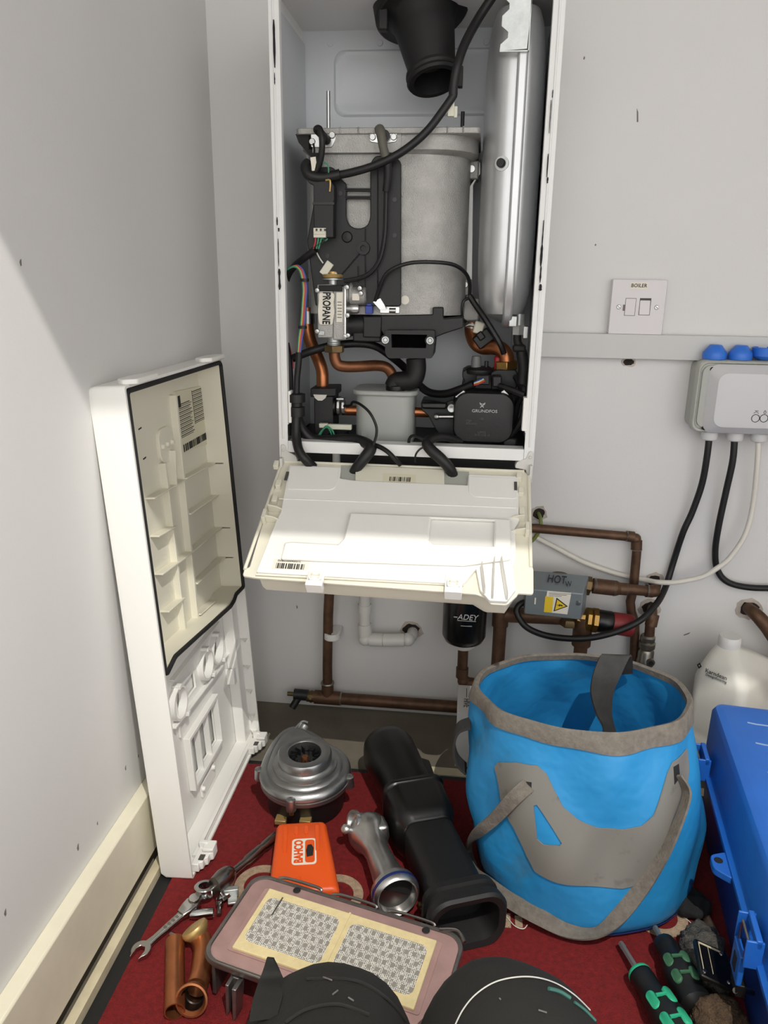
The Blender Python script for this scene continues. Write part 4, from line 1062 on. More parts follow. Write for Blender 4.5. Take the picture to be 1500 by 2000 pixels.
# snap hinges at the two lower corners
for u, s in ((.010, 1), (DW - .058, 1)):
    m = M(); m.prism([(0, .004), (0, -.006), (.004, -.006), (.006, -.010), (.012, -.010), (.014, -.014), (.022, -.014), (.024, -.018), (.040, -.018), (.043, -.014), (.040, -.008), (.046, -.005), (.046, .004)], (u, 0, .004), (1, 0, 0), (0, 1, 0), .012, N=(0, 0, 1))
    h = m.out('snap_hinge', 'plastic_white', door, bevel=.001)
    m = M(); m.bx(u + .022, u + .040, -.019, -.004, .0175, .022); m.bx(u + .032, u + .038, -.008, .004, .004, .024); m.out('hinge_tongue', 'plastic_white', h, bevel=.001)
    m = M(); m.bx(u + .008, u + .018, -.010, -.003, .0162, .017); m.out('hinge_gap', 'ink_grey', h)
mat('pvc_white', 'dcdad6', .4)
mat('pvc_grey', 'c6c6c3', .45)
mat('spur_plastic', 'd6d2d3', .35)
mat('box_lid', 'c9c9ca', .45)
mat('cap_blue', '2e6fd0', .4)
mat('gland', 'd2d2d0', .4)
mat('cable_white', 'd8d4ca', .45)
mat('earth_green', '6f7a3a', .5)
mat('pipe_white', 'd3d1cc', .4)
mat('filter_black', '0e0f11', .25)
mat('valve_grey', '7c8487', .4, .3, var=.08, vs=20)
mat('hazard_yellow', 'e2c22a', .5)
mat('chrome_dull', '8f8a80', .35, .9, var=.25, vs=60)
mat('knob_red', '7d2325', .5, var=.15, vs=60)
mat('marker', '2c2f33', .7)

# trunking, spur
a, b = P(1040, 651, -.016), P(1057, 700, -.016)
zt_, zb_ = P(1250, 653.3, -.016).z, P(1250, 701.8, -.016).z
m = M(); m.bx(BX1 - .03, 1.64, -.016, 0, zb_, zt_); tk = m.out('cable_trunking', 'pvc_grey', None, bevel=.001)
tag(tk, 'long light grey plastic cable trunking strip running along the wall right of the boiler', 'trunking')
spur = thing('fused_spur', 'square white fused switch plate labelled BOILER on the wall above the trunking', 'switch', loc=P(1240, 654, 0))
z1, z0 = P(1300, 546.5, -.014).z, P(1293, 654.3, -.014).z; x0, x1 = P(1187.5, 650, -.014).x, P(1293, 650, -.014).x
ccx, ccz = (x0 + x1) / 2, (z0 + z1) / 2
m = M(); m.rings([[V((x, y, z)) for x, z in rrect(x1 - x0 - g, z1 - z0 - g, .002, 3, ccx, ccz)] for y, g in ((0, .000), (-.006, .0), (-.007, .0006), (-.0075, .0), (-.013, .0), (-.014, .0015))]); pt_ = m.out('face_plate', 'spur_plastic', spur)
Ysp = -.014
for (pts, nm, d) in (([(1222, 583), (1241.5, 583), (1239, 616), (1219.5, 616)], 'fuse_carrier', .0006), ([(1250, 583), (1270, 583.5), (1268, 615), (1247.5, 615)], 'rocker_switch', .003)):
    m = M(); a = [P(x, y, Ysp) for x, y in pts]
    if d > .001:
        m.prism([(0, 0), (0, a[0].z - a[2].z), (-.0008, a[0].z - a[2].z), (-.0034, 0)], (a[3].x, Ysp + .001, a[2].z), (0, 1, 0), (0, 0, 1), a[1].x - a[0].x, N=(1, 0, 0))
    else: m.bx(a[3].x, a[2].x, Ysp - d, Ysp + .001, a[2].z, a[0].z)
    k = m.out(nm, 'spur_plastic', spur, bevel=.0003)
    m = M(); m.prism([(v.x - ccx, v.z - ccz) for v in (V((a[3].x - .0006, 0, a[2].z - .0006)), V((a[2].x + .0006, 0, a[2].z - .0006)), V((a[2].x + .0006, 0, a[0].z + .0006)), V((a[3].x - .0006, 0, a[0].z + .0006)))], (ccx, Ysp - .0001, ccz), (1, 0, 0), (0, 0, 1), .0002, N=(0, 1, 0)); m.out('groove', 'ink_grey', k)
a = P(1217, 595, Ysp); m = M(); m.bx(a.x, a.x + .003, Ysp - .0004, Ysp + .001, a.z - .009, a.z); m.out('pry_slot', 'scuff', spur)
for px, py in ((1208.5, 599.5), (1282.5, 600.5)):
    c = P(px, py, Ysp); m = M(); m.lathe([(.0001, .0012), (.0028, .001), (.0036, .0), (.0036, -.002)], c, (0, -1, 0), 18); s_ = m.out('screw', 'steel_screw', spur)
    m = M(); m.box(c + V((0, -.0012, 0)), (.005, .0004, .0007), Matrix.Rotation(.7, 3, 'Y')); m.out('screw_slot', 'ink', s_)
a, b = P(1231, 551, Ysp), P(1265, 565, Ysp); m = M(); m.bx(a.x, b.x, Ysp - .0003, Ysp, b.z, a.z); lb = m.out('name_label', 'label_white', spur)
text('BOILER', .0072, ((a.x + b.x) / 2, Ysp - .0004, (a.z + b.z) / 2), (1, 0, 0), (0, 0, 1), 'lettering', 'ink', lb, squash=.95, shear=.08, bold=.0001, space=1.06)

# wiring centre
Yb = -.05
a = P(1361, 706, Yb); b = P(1352, 847, Yb)
wc = thing('wiring_centre', 'pale grey wiring box with rounded lid and three cable glands on the right wall', 'control box', loc=V((a.x + .09, 0, b.z)))
x0 = P(1367, 705, Yb).x; x1 = x0 + .19; z1 = P(1400, 705, Yb).z; z0 = P(1400, 844, Yb).z; bcx, bcz = (x0 + x1) / 2, (z0 + z1) / 2; bw, bh = x1 - x0, z1 - z0
m = M(); m.rings([[V((x, y, z)) for x, z in rrect(bw - g, bh - g, .012, 6, bcx, bcz)] for y, g in ((0, .003), (-.036, .001), (-.037, .0))]); m.out('box_body', 'box_grey', wc)
m = M(); m.rings([[V((x, y, z)) for x, z in rrect(bw - g, bh - g, .012, 6, bcx, bcz)] for y, g in ((-.037, -.002), (-.048, -.001), (-.050, .002), (-.0495, .006), (-.047, .009), (-.047, .012), (-.051, .013), (-.051, .018))]); lid = m.out('box_lid', 'box_grey', wc)
x2 = P(1404, 728, -.066).x; z2 = P(1410, 727, -.066).z; z3 = P(1400, 836, -.066).z
m = M(); m.rings([[V((x, y, z)) for x, z in rrect(2 * (bcx - x2) - g, z2 - z3 - g, .014, 6, bcx, (z2 + z3) / 2)] for y, g in ((-.051, -.020), (-.056, -.014), (-.064, 0), (-.0665, .003), (-.067, .008))]); rc = m.out('raised_cover', 'box_lid', lid)
m = M()
for px, py in ((1389, 720), (1373, 837)): m.lathe([(.0001, .0012), (.0040, .0012), (.0040, -.002)], P(px + 3, py + (2 if py < 800 else -2), -.051), (0, -1, 0), 18)
outs(m, 'screw_recess', 'hole_shade', lid)
m = M()
for px in (1475.5, 1492):
    m.lathe([(.0052, 0), (.0060, 0), (.0060, .0006), (.0052, .0006), (.0052, 0)], P(px, 817, -.067), (0, -1, 0), 24, cap=False)
outs(m, 'button_ring', 'ink', rc)
q = P(1477, 806, -.0672); m = M(); m.tube([q + V((-.0035, 0, -.001)), q + V((0, 0, .0015)), q + V((.0035, 0, -.001))], .0004, n=6, smooth=False); m.tube([q + V((-.002, 0, .003)), q + V((.003, 0, .0025))], .0004, n=6, smooth=False); outs(m, 'button_symbol', 'ink_grey', rc)
q = P(1494, 806, -.0672); m = M(); m.tube([q + V((0, 0, .003)), q + V((.0016, 0, 0)), q + V((0, 0, -.0014)), q + V((-.0016, 0, 0))], .0004, n=6, closed=True); m.out('button_symbol', 'ink_grey', rc)
GL = []
for px in (1386, 1436, 1483):
    c = P(px, 846, -.03); c.z = z0; GL.append(c); m = M()
    m.lathe([(.012, .002), (.012, -.003)], c, (0, 0, 1), 6); m.lathe([(.0125, -.003), (.0125, -.012), (.011, -.015), (.0075, -.0165), (.006, -.0165)], c, (0, 0, 1), 14); m.out('cable_gland', 'gland', wc)
for i, (px, lab, up) in enumerate(((1394, 'blue plastic stopper standing on the grey box, leftmost of three', 1), (1444, 'blue plastic stopper with light specks on the grey box, middle of three', 1), (1492, 'upturned blue plastic stopper with its hollow side up on the grey box', 0))):
    c = P(px, 706, -.03); c.z = z1 + .0012; m = M(); r = .0168 if up else .0175
    if up: m.lathe([(r, 0), (r + .0006, .004), (r, .010), (r * .52, .0205), (r * .45, .021), (.0001, .021)], c, (0, 0, 1), 24)
    else: m.lathe([(.009, 0), (.012, .001), (r, .006), (r + .001, .018), (r, .019), (r - .002, .0185), (r - .003, .008), (.0001, .006)], c, (0, 0, 1), 24)
    o = m.out('stopper_cap', 'cap_blue', None); tag(o, lab, 'cap', 'blue stoppers on the wiring box')

# cables
m = M(); m.tube([GL[0] + V((0, 0, -.010)), P(1381, 890, -.03), P(1371, 945, -.025), P(1352, 1000, -.02), P(1334, 1040, -.018), P(1316, 1095, -.010), P(1304, 1135, -.016), P(1294, 1160, -.040), P(1280, 1182, -.062), P(1250, 1212, -.082), P(1200, 1235, -.088), P(1140, 1247, -.092), P(1075, 1243, -.092), P(1030, 1226, -.088), P(1010, 1198, -.08), P(1016, 1180, -.075), P(1045, 1170, -.068)], .0052, n=12); o = m.out('black_cable', 'cable_black', None); tag(o, 'black cable looping from the leftmost gland down to the grey valve box', 'cable', 'cables hanging from the wiring box')
m = M(); m.tube([GL[1] + V((0, 0, -.010)), P(1431, 900, -.03), P(1418, 960, -.025), P(1404, 1025, -.02), P(1397, 1075, -.012), P(1401, 1112, -.010), P(1420, 1136, -.012), P(1460, 1147, -.012), P(1530, 1150, -.012), P(1700, 1158, -.012), V((1.648, -.012, P(1700, 1158, -.012).z))], .0052, n=12); o = m.out('black_cable', 'cable_black', None); tag(o, 'black cable hanging from the middle gland and bending off to the right edge', 'cable', 'cables hanging from the wiring box')
m = M(); m.tube([GL[2] + V((0, 0, -.010)), P(1479, 910, -.03), P(1470, 990, -.025), P(1455, 1045, -.03), P(1425, 1090, -.034), P(1400, 1110, -.036), P(1370, 1127, -.036), P(1320, 1137, -.034), P(1285, 1137, -.026), P(1262, 1133, -.012), P(1240, 1129, -.0058), P(1215, 1123, -.0058), P(1190, 1116, -.008), P(1140, 1098, -.010), P(1090, 1072, -.010), P(1050, 1051, -.008), P(1015, 1030, -.007), P(960, 985, -.012), P(930, 940, -.012)], .0042, n=12); o = m.out('white_cable', 'cable_white', None); tag(o, 'white cable sagging from the right gland across the wall to the boiler', 'cable', 'cables hanging from the wiring box')
m = M(); m.tube([P(1050, 1000, .004), P(1055, 1010, -.012), P(1056, 1025, -.016), P(1050, 1043, -.016), P(1036, 1058, -.015), P(1010, 1065, -.012)], .003, n=10); o = m.out('earth_wire', 'earth_green', None); tag(o, 'short green and yellow earth wire coming out of the wall hole beside the panel', 'wire')

# ---------------------------------------------------------------- pipework on the wall
# 1: left riser and floor pipe
lp = thing('copper_riser', 'copper pipe coming down from the boiler into the long pipe along the floor', 'pipe', loc=V((.31, -.03, .02)))
zf_ = P(700, 1366, -.03).z
q1 = P(640, 1360, -.03); q2 = P(888, 1383, -.03); zz = (q1.z + q2.z) / 2
m = M(); m.tube([V((P(652, 915, -.06).x, -.06, ZB - .031)), P(650, 980, -.055), P(646, 1100, -.045), (q1.x + .003, -.034, P(645, 1200, -.034).z), (q1.x, -.03, P(643, 1300, -.03).z), (q1.x, -.03, q1.z)], .0088, n=16, smooth=False); m.out('riser', 'copper_dull', lp)
m = M(); m.tube([(q1.x - .018, -.03, zz), (.62, -.03, zz)], .0108, n=16, smooth=False); m.out('floor_pipe', 'copper_dull', lp)
m = M(); m.cyl((q1.x - .024, -.03, zz), (q1.x + .024, -.03, zz), .0124, n=18); m.cyl((q1.x, -.03, zz), (q1.x, -.03, zz + .030), .0108, n=18); m.out('tee_fitting', 'copper_dull', lp)
m = M()
for c, ax in (((q1.x + .024, -.03, zz), (1, 0, 0)), ((q1.x, -.03, zz + .030), (0, 0, 1))): m.lathe([(.0115, -.002), (.0128, 0), (.0115, .002)], c, ax, 18)
outs(m, 'solder_ring', 'chrome_dull', lp)
m = M(); x_ = q1.x - .022
m.cyl((x_, -.03, zz), (x_ - .016, -.03, zz), .010, n=16); m.cyl((x_ - .006, -.03, zz), (x_ - .010, -.03, zz), .0115, n=8); m.out('reducer', 'brass_dull', lp)
m = M(); m.cyl((x_ - .014, -.03, zz + .002), (x_ - .040, -.031, zz + .003), .010, n=12); m.cyl((x_ - .03, -.03, zz), (x_ - .042, -.04, zz - .02), .0065, n=12); m.out('drain_cock', 'black_plastic', lp)
m = M(); m.cyl((x_ - .040, -.031, zz + .003), (x_ - .052, -.031, zz + .003), .004, n=10); m.out('cock_spindle', 'brass_dull', lp)
c = P(648, 1241, -.034); m = M(); m.lathe([(.0095, -.006), (.0135, -.006), (.0135, .006), (.0095, .006), (.0095, -.006)], c, (0, 0, 1), 20, cap=False); m.box(c + V((.006, .014, 0)), (.016, .036, .011)); m.out('pipe_clip', 'pvc_white', lp, bevel=.001)
# 2: white waste
ws = thing('waste_pipe', 'white plastic waste pipe with two elbows going into the wall under the panel', 'pipe', loc=P(712, 1255, -.03))
m = M(); m.tube([P(722, 930, -.05), P(712, 1150, -.034), P(712, 1228, -.032), P(714, 1243, -.032), P(726, 1249, -.032), P(780, 1250, -.032), P(797, 1249, -.030), P(804, 1243, -.022), P(806, 1234, .0)], .0098, n=16, smooth=False); m.out('pipe_run', 'pipe_white', ws)
m = M()
for a, b in (((712, 1180), (712, 1196)), ((712, 1218), (713, 1240)), ((722, 1249), (748, 1250)), ((749, 1250), (790, 1250))): m.cyl(P(*a, -.032), P(*b, -.032), .0118, n=18)
m.ball(P(713, 1248, -.032), .0122, sub=2); m.ball(P(797, 1249, -.030), .0122, sub=2); outs(m, 'elbow_fitting', 'pipe_white', ws)
# 3: magnetic filter
mf = thing('magnetic_filter', 'black cylindrical magnetic boiler filter with ADEY lettering under the panel', 'filter', loc=P(905, 1283, -.06))
Ym = -.062; c0 = P(905, 1262, Ym); rF = .0365; zF = P(905, 1270, Ym - rF).z + .006
m = M(); m.lathe([(.0001, -.006), (.022, -.005), (.032, .0005), (rF, .010), (rF, .10), (rF - .003, .135), (.0001, .137)], (c0.x, Ym, zF - .004), (0, 0, 1), 40); cn = m.out('canister', 'filter_black', mf)
m = M(); m.lathe([(.0001, -.014), (.016, -.014), (.020, -.010), (.022, -.004), (.0001, -.002)], (c0.x, Ym, zF - .004), (0, 0, 1), 24); m.out('base_ring', 'pvc_white', mf)
yy = Ym - rF - .0006
text('ADEY', .0135, (c0.x + .004, yy, P(908, 1206, yy).z), (1, 0, 0), (0, 0, 1), 'lettering', 'print_light', cn, shear=.25, squash=.95, ext=.0006)
m = M(); z_ = P(908, 1213, yy).z; m.bx(c0.x - .012, c0.x + .018, yy - .0003, yy + .002, z_ - .0003, z_ + .0003); z_ = P(908, 1223, yy).z; m.bx(c0.x - .006, c0.x + .012, yy - .0003, yy + .002, z_ - .0003, z_ + .0003); z_ = P(908, 1206, yy).z; m.bx(c0.x - .018, c0.x - .012, yy - .0003, yy + .002, z_ - .001, z_); outs(m, 'printed_line', 'print_light', cn)
# 4: return pipe beside the filter
rp2 = thing('copper_return_pipe', 'copper pipework looping from below the filter up to the grey valve box', 'pipe', loc=P(970, 1340, -.04))
xb = c0.x; zE = P(905, 1330, -.05).z; xr = P(972, 1290, -.045).x
m = M(); m.tube([(xb, Ym, zF - .0185), (xb, -.058, zE + .018), (xb + .003, -.056, zE + .006), (xb + .016, -.054, zE - .001), (xr - .006, -.05, zE - .004)], .0088, n=16, smooth=False); m.out('lower_pipe', 'copper_dull', rp2)
m = M(); m.cyl((xb, -.0585, zE + .030), (xb, -.058, zE + .012), .0105, n=16); m.ball((xb + .003, -.057, zE + .004), .0108, sub=2); m.cyl((xb + .004, -.056, zE), (xb + .020, -.054, zE - .002), .0105, n=16); m.out('elbow', 'copper_dull', rp2)
zT = P(978, 1200, -.045).z
m = M(); m.tube([(xr, -.05, zE - .010), (xr + .0005, -.045, zT + .012)], .0112, n=16, smooth=False); m.out('upright_pipe', 'copper_dull', rp2)
m = M(); m.cyl((xr, -.046, zT - .020), (xr, -.045, zT + .016), .0138, n=18); m.cyl((xr, -.045, zT), (P(1130, 1206, -.045).x, -.045, P(1110, 1206, -.045).z), .0128, n=18); m.out('tee_branch', 'copper_dull', rp2)
# 5: zone valve
Yz = -.095
a, b, c, d = P(1046, 1152, Yz), P(1139, 1160, Yz), P(1133, 1211, Yz), P(1040, 1200, Yz)
zv = thing('zone_valve', 'grey metal motorised valve box with yellow hazard label and scrawled letters', 'valve', loc=V((b.x - .04, -.06, c.z)))
e, f = P(1046, 1116, -.060), P(1150, 1124, -.060)
m = M(); xl_, xr_ = a.x - .003, b.x
vv = m.vs([V((xl_ - .012, Yz, d.z)), V((xr_, Yz, c.z)), V((xr_, Yz, b.z)), V((xl_ - .012, Yz, a.z + .001)), V((xl_ - .012, -.058, d.z)), V((f.x, -.058, c.z)), V((f.x, -.060, f.z)), V((xl_ - .012, -.060, f.z + .004))])
for q in ((0, 1, 2, 3), (4, 7, 6, 5), (0, 4, 5, 1), (1, 5, 6, 2), (2, 6, 7, 3), (3, 7, 4, 0)): m.f([vv[i] for i in q])
zb2 = m.out('valve_head', 'valve_grey', zv, bevel=.0015)
pl_ = [P(1069, 1154, Yz - .0004), P(1116, 1158, Yz - .0004), P(1108, 1200, Yz - .0004), P(1062, 1195, Yz - .0004)]
m = M(); m.prism([(p.x, p.z) for p in pl_[::-1]], (0, Yz - .0005, 0), (1, 0, 0), (0, 0, 1), .0005, N=(0, 1, 0)); hz = m.out('warning_label', 'label_white', zb2)
m = M(); q = [P(1065, 1164, Yz), P(1081, 1166, Yz), P(1078, 1196, Yz), P(1062, 1195, Yz)]; m.prism([(p.x, p.z) for p in q[::-1]], (0, Yz - .0008, 0), (1, 0, 0), (0, 0, 1), .0003, N=(0, 1, 0)); m.out('yellow_band', 'hazard_yellow', hz)
tri = [P(1087, 1167, Yz), P(1109, 1184, Yz), P(1081, 1194, Yz)]; tc_ = (tri[0] + tri[1] + tri[2]) / 3
m = M(); m.prism([(p.x, p.z) for p in tri[::-1]], (0, Yz - .0009, 0), (1, 0, 0), (0, 0, 1), .0004, N=(0, 1, 0)); m.out('hazard_triangle', 'ink', hz)
m = M(); m.prism([((tc_ + (p - tc_) * .76).x, (tc_ + (p - tc_) * .76).z) for p in tri[::-1]], (0, Yz - .0012, 0), (1, 0, 0), (0, 0, 1), .0003, N=(0, 1, 0)); m.out('triangle_fill', 'hazard_yellow', hz)
m = M(); Xb = V((.96, 0, -.28)); Zb = V((.28, 0, .96)); m.prism([(-.0006, .005), (.0018, .005), (.0003, .001), (.0022, .001), (-.0014, -.005), (-.0002, -.0008), (-.002, -.0008)], tc_ + V((0, -.0014, 0)), (0, 0, -1), (1, 0, 0), .0002, N=(0, 1, 0)); m.out('lightning_bolt', 'ink', hz)
m = M()
for i in range(3): q = P(1072, 1158 + i * 2.5, Yz - .0007); m.bx(q.x, q.x + .036 - .008 * i, Yz - .0008, Yz - .0005, q.z - .0003 - i * .0002, q.z + .0003 - i * .0002)
outs(m, 'print_line', 'ink_grey', hz)
q = P(1129, 1178, Yz); m = M(); m.lathe([(.0001, .002), (.003, .0018), (.0045, 0)], q, (0, -1, 0), 18); m.out('screw', 'steel_screw', zb2)
q = P(1045, 1174, Yz); m = M(); m.bx(q.x - .001, q.x + .0012, Yz - .0012, Yz, q.z - .005, q.z + .006); m.out('edge_slot', 'label_white', zb2)
# handwriting on the sloping top of the head
tA, tB = V((xl_, Yz, a.z + .001)), V((xl_, -.060, f.z + .004)); Yd = (tB - tA).normalized(); Xd = V((1, 0, -.012)).normalized(); Nd = Xd.cross(Yd).normalized()
to = (tA + tB) / 2
ST = frame(tA, Xd, Yd, Nd)
text('HOT', .023, ST @ LP(ST, 1087, 1132, 2, .0012), Xd - Yd * .05, Yd + Xd * .1, 'handwriting', 'marker', zb2, squash=.60, shear=.15, ext=.0005)
text('W', .016, ST @ LP(ST, 1110, 1141, 2, .0012), Xd + Yd * .12, Yd, 'handwriting', 'marker', zb2, squash=.62, shear=.1)
m = M(); q = P(1095, 1122, -.04); m.lathe([(.0001, 0), (.013, 0), (.013, .012), (.0001, .014)], V((q.x, -.028, q.z - .016)), (0, 0, 1), 20); m.out('top_boss', 'brass_dull', zv)
m = M(); m.lathe([(.012, 0), (.0145, .003), (.0145, .012)], P(1112, 1208, -.06), (0, 0, -1), 6); m.out('lower_nut', 'brass_dull', zv)
m = M(); cA, cB = P(1140, 1208, -.06), P(1166, 1212, -.06); m.lathe([(.013, -.012), (.015, 0), (.0205, .004), (.0205, .010), (.018, .012), (.0215, .014), (.0215, .021), (.017, .022)], cA, cB - cA, 8); m.out('brass_union', 'brass', zv)
m = M(); m.lathe([(.0175, .020), (.019, .022), (.019, .044), (.0175, .046)], cA, cB - cA, 24); m.out('black_collar', 'black_gloss', zv)
m = M(); m.lathe([(.018, .046), (.0185, .048), (.0185, .076), (.016, .080), (.0001, .080)], cA, cB - cA, 24); m.out('red_knob', 'knob_red', zv)
m = M(); q = P(1138, 1225, -.06); m.cyl(q + V((0, 0, .02)), q + V((0, 0, -.032)), .0155, n=18); m.cyl(q + V((0, 0, -.02)), V((q.x, q.y, .0008)), .0112, n=16); m.out('lower_pipe', 'copper_dull', zv)
m = M(); a, b = P(1138, 1142, -.05), P(1152, 1145, -.05); m.cyl(a, b, .0165, n=8); m.out('outlet_nut', 'brass_dull', zv)
m = M(); q = [P(1150, 1143, -.05), P(1262, 1154, -.05), P(1278, 1154, -.040), P(1281, 1146, -.015), P(1281, 1140, .002)]; m.tube(q, .0086, n=16, smooth=False)
m.cyl(P(1158, 1144, -.05), P(1203, 1149, -.05), .0128, n=18); m.cyl(P(1203, 1149, -.05), P(1211, 1150, -.05), .0128, .0098, n=18); m.cyl(P(1211, 1150, -.05), P(1228, 1151, -.05), .0102, n=18); m.cyl(P(1262, 1154, -.05), P(1274, 1155, -.048), .0104, n=18); m.ball(P(1277, 1154, -.043), .0108, sub=2); m.out('outlet_pipe', 'copper_dull', zv)
m = M()
for px, py, r in ((1162, 1144, .0133), (1199, 1149, .0133), (1224, 1151, .0105), (1265, 1154, .0107)): d_ = (P(1262, 1154, -.05) - P(1150, 1143, -.05)).normalized(); m.lathe([(r - .001, -.0015), (r, 0), (r - .001, .0015)], P(px, py, -.05), d_, 18)
outs(m, 'solder_ring', 'chrome_dull', zv)
# 6: upper pipe
up = thing('copper_supply_pipe', 'thin copper pipe leaving the panel, turning down and kinking behind the valve', 'pipe', loc=P(1238, 1300, -.03))
m = M(); m.tube([V((P(895, 1019, -.02).x, -.02, ZB - .0308)), V((P(895, 1019, -.02).x, -.02, P(895, 1019, -.02).z + .012)), P(901, 1020, -.02) + V((.004, 0, 0)), P(1000, 1028, -.02), P(1228, 1048, -.02), P(1238, 1050, -.02), P(1244, 1058, -.02), P(1244, 1072, -.02), P(1237, 1150, -.02), P(1231, 1175, -.02), P(1233, 1195, -.02), P(1240, 1215, -.02), P(1240, 1240, -.02), P(1236, 1330, -.02), V((P(1234, 1395, -.02).x, -.02, .0008))], .0076, n=16, smooth=False); m.out('pipe_run', 'copper_dull', up)
m = M(); m.cyl(P(1224, 1047, -.02), P(1238, 1049, -.02), .0090, n=16); m.ball(P(1241, 1052, -.02), .0092, sub=2); m.cyl(P(1243.5, 1056, -.02), P(1243, 1072, -.02), .0090, n=16); m.out('elbow', 'copper_dull', up)
m = M(); m.lathe([(.0088, -.001), (.0096, 0), (.0088, .001)], P(1224, 1047, -.02), (1, 0, -.09), 16); m.lathe([(.0088, -.001), (.0096, 0), (.0088, .001)], P(1243, 1073, -.02), (0, 0, 1), 16); outs(m, 'solder_ring', 'chrome_dull', up)
# 7: isolation valve
iv = thing('isolation_valve', 'dull metal isolation valve on a short copper pipe from the wall', 'valve', loc=P(1266, 1292, -.03))
m = M(); m.tube([P(1272, 1188, .002), P(1274, 1192, -.02), P(1273, 1202, -.032), P(1270, 1220, -.034), P(1268, 1245, -.034)], .0082, n=14); m.out('feed_pipe', 'copper_dull', iv)
m = M(); m.cyl(P(1276, 1200, -.030), P(1271, 1222, -.034), .0100, n=16); m.out('elbow', 'copper_dull', iv)
c = P(1266, 1240, -.034)
m = M(); m.lathe([(.010, 0), (.0125, -.003), (.0125, -.010), (.011, -.012), (.014, -.014), (.014, -.022), (.011, -.026), (.0135, -.030), (.0135, -.044), (.0145, -.046), (.0145, -.054), (.010, -.058)], c, (0, 0, 1), 10); m.cyl(c + V((.004, 0, -.042)), c + V((.006, -.016, -.044)), .007, n=14); m.out('valve_body', 'chrome_dull', iv)
m = M(); m.cyl(c + V((.006, -.016, -.044)), c + V((.0062, -.0168, -.0441)), .004, n=12); m.out('screw_slot', 'ink', iv)
m = M(); m.cyl(c + V((0, 0, -.055)), V((c.x, c.y, .0008)), .0078, n=14); m.out('lower_pipe', 'copper_dull', iv)
# 8: right pipe
m = M(); m.tube([P(1461, 1187, .004), P(1464, 1190, -.012), P(1474, 1198, -.026), P(1488, 1212, -.034), P(1505, 1235, -.036), P(1522, 1270, -.036), P(1526, 1330, -.036), V((P(1526, 1330, -.036).x, -.036, .0008))], [.0098, .0098, .0105, .0115, .0115, .0105, .0105, .0105], n=16); o = m.out('copper_stub_pipe', 'copper_dull', None); tag(o, 'copper elbow pipe sticking out of the broken wall hole at the right edge', 'pipe')
mat('bucket_blue', '2484bd', .5, c2='3f6f8c', lo=.60, hi=.78, vs=14, bump=.5, bs=16, dist=.012)
mat('bucket_grey', '77756f', .55, c2='4f4b45', lo=.58, hi=.74, vs=22, bump=.1, bs=60)
mat('webbing', '6b655d', .85, var=.22, vs=130, bump=.8, bs=350)
mat('strap_black', '2b2a29', .7, var=.25, vs=70, bump=.3, bs=250)
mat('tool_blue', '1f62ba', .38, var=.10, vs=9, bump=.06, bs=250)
mat('tool_blue_dark', '12255c', .5)
mat('scratch', '8fa6c8', .6)
mat('jerry_white', 'dcd9cf', .45, var=.05, vs=10)
mat('box_card', 'd4d2ce', .6)
mat('fan_alu', 'a2a3a3', .34, .95, var=.15, vs=25, bump=.15, bs=200)
mat('orange_plastic', 'e0561a', .42)
mat('ceramic', 'dccb9b', .8, bump=.5, bs=500, var=.08, vs=80)
mat('gasket_pink', 'a1827d', .8, var=.14, vs=25, bump=.2, bs=120)
mat('plate_metal', '8f8d8a', .4, .9, var=.2, vs=40)
mat('tool_steel', '8d8a86', .3, 1.0, var=.12, vs=50)
mat('tool_chrome', 'b9b9b8', .18, 1.0)
mat('handle_black', '131414', .42)
mat('handle_green', '2fae83', .5)
mat('handle_green_dark', '3c6a4c', .55)
mat('wire_wool', '5d5a54', .9, .3, var=.5, vs=120, bump=1.0, bs=450, dist=.004)
mat('wire_wool_brown', '5c4a38', .9, .3, var=.5, vs=120, bump=1.0, bs=450, dist=.004)
mat('cloth_black', '1a1a1b', .95, bump=.8, bs=500)
mat('trouser_black', '1a1916', .88, var=.16, vs=14, bump=.35, bs=420)
mat('pad_black', '201f1d', .8, var=.15, vs=12, bump=.3, bs=300)
mat('stitch_white', 'c9c8c2', .7); mat('scuff_teal', '3a6a60', .85); mat('yellow_tag', 'c79a2b', .5); mat('scuff_light', '6d6c68', .85, var=.3, vs=90)

mat('tool_blue_shaded', '16387c', .45, var=.08, vs=9)  # toolbox blue darkened, the shade on the base put into its colour
mat('blade_steel', '9a9894', .45, .7)
mat('bore_dark', '3b3633', .35, .9)
ZC = .007
# ---------------------------------------------------------------- carton
c0 = G(888, 1497, 0)
bxz = P(905, 1393, c0.y).z
T = frame(V((c0.x, c0.y, .0005)), V((1, 0, 0)), V((0, 1, 0)), V((0, 0, 1)))
ct = thing('product_carton', 'white upright product carton with HIVE lettering behind the blue bucket', 'box', T=T)
m = M(); m.bx(0, .13, 0, .088, 0, bxz); m.out('carton_body', 'box_card', ct, bevel=.0008)
m = M(); m.bx(-.0004, .130, -.0004, .0884, bxz - .0005, bxz + .0006); m.out('carton_lid', 'box_card', ct, bevel=.0005)
text('HIVE', .0145, (.0145, .030, bxz + .0008), (0, -1, 0), (1, 0, 0), 'lettering', 'ink', ct, squash=.9)
m = M(); m.bx(.014, .015, .048, .078, bxz + .0006, bxz + .0009); m.out('printed_line', 'ink', ct)
m = M(); m.tube([V((.032, .084, bxz + .0007)), V((.12, .084, bxz + .0007)), V((.12, .02, bxz + .0007)), V((.032, .02, bxz + .0007))], .0004, n=6, closed=True, smooth=False); m.out('printed_outline', 'ink_grey', ct)
m = M(); m.bx(.040, .044, .074, .076, bxz + .0006, bxz + .0009); m.bx(.040, .044, .052, .055, bxz + .0006, bxz + .0009); outs(m, 'printed_dot', 'ink_grey', ct)

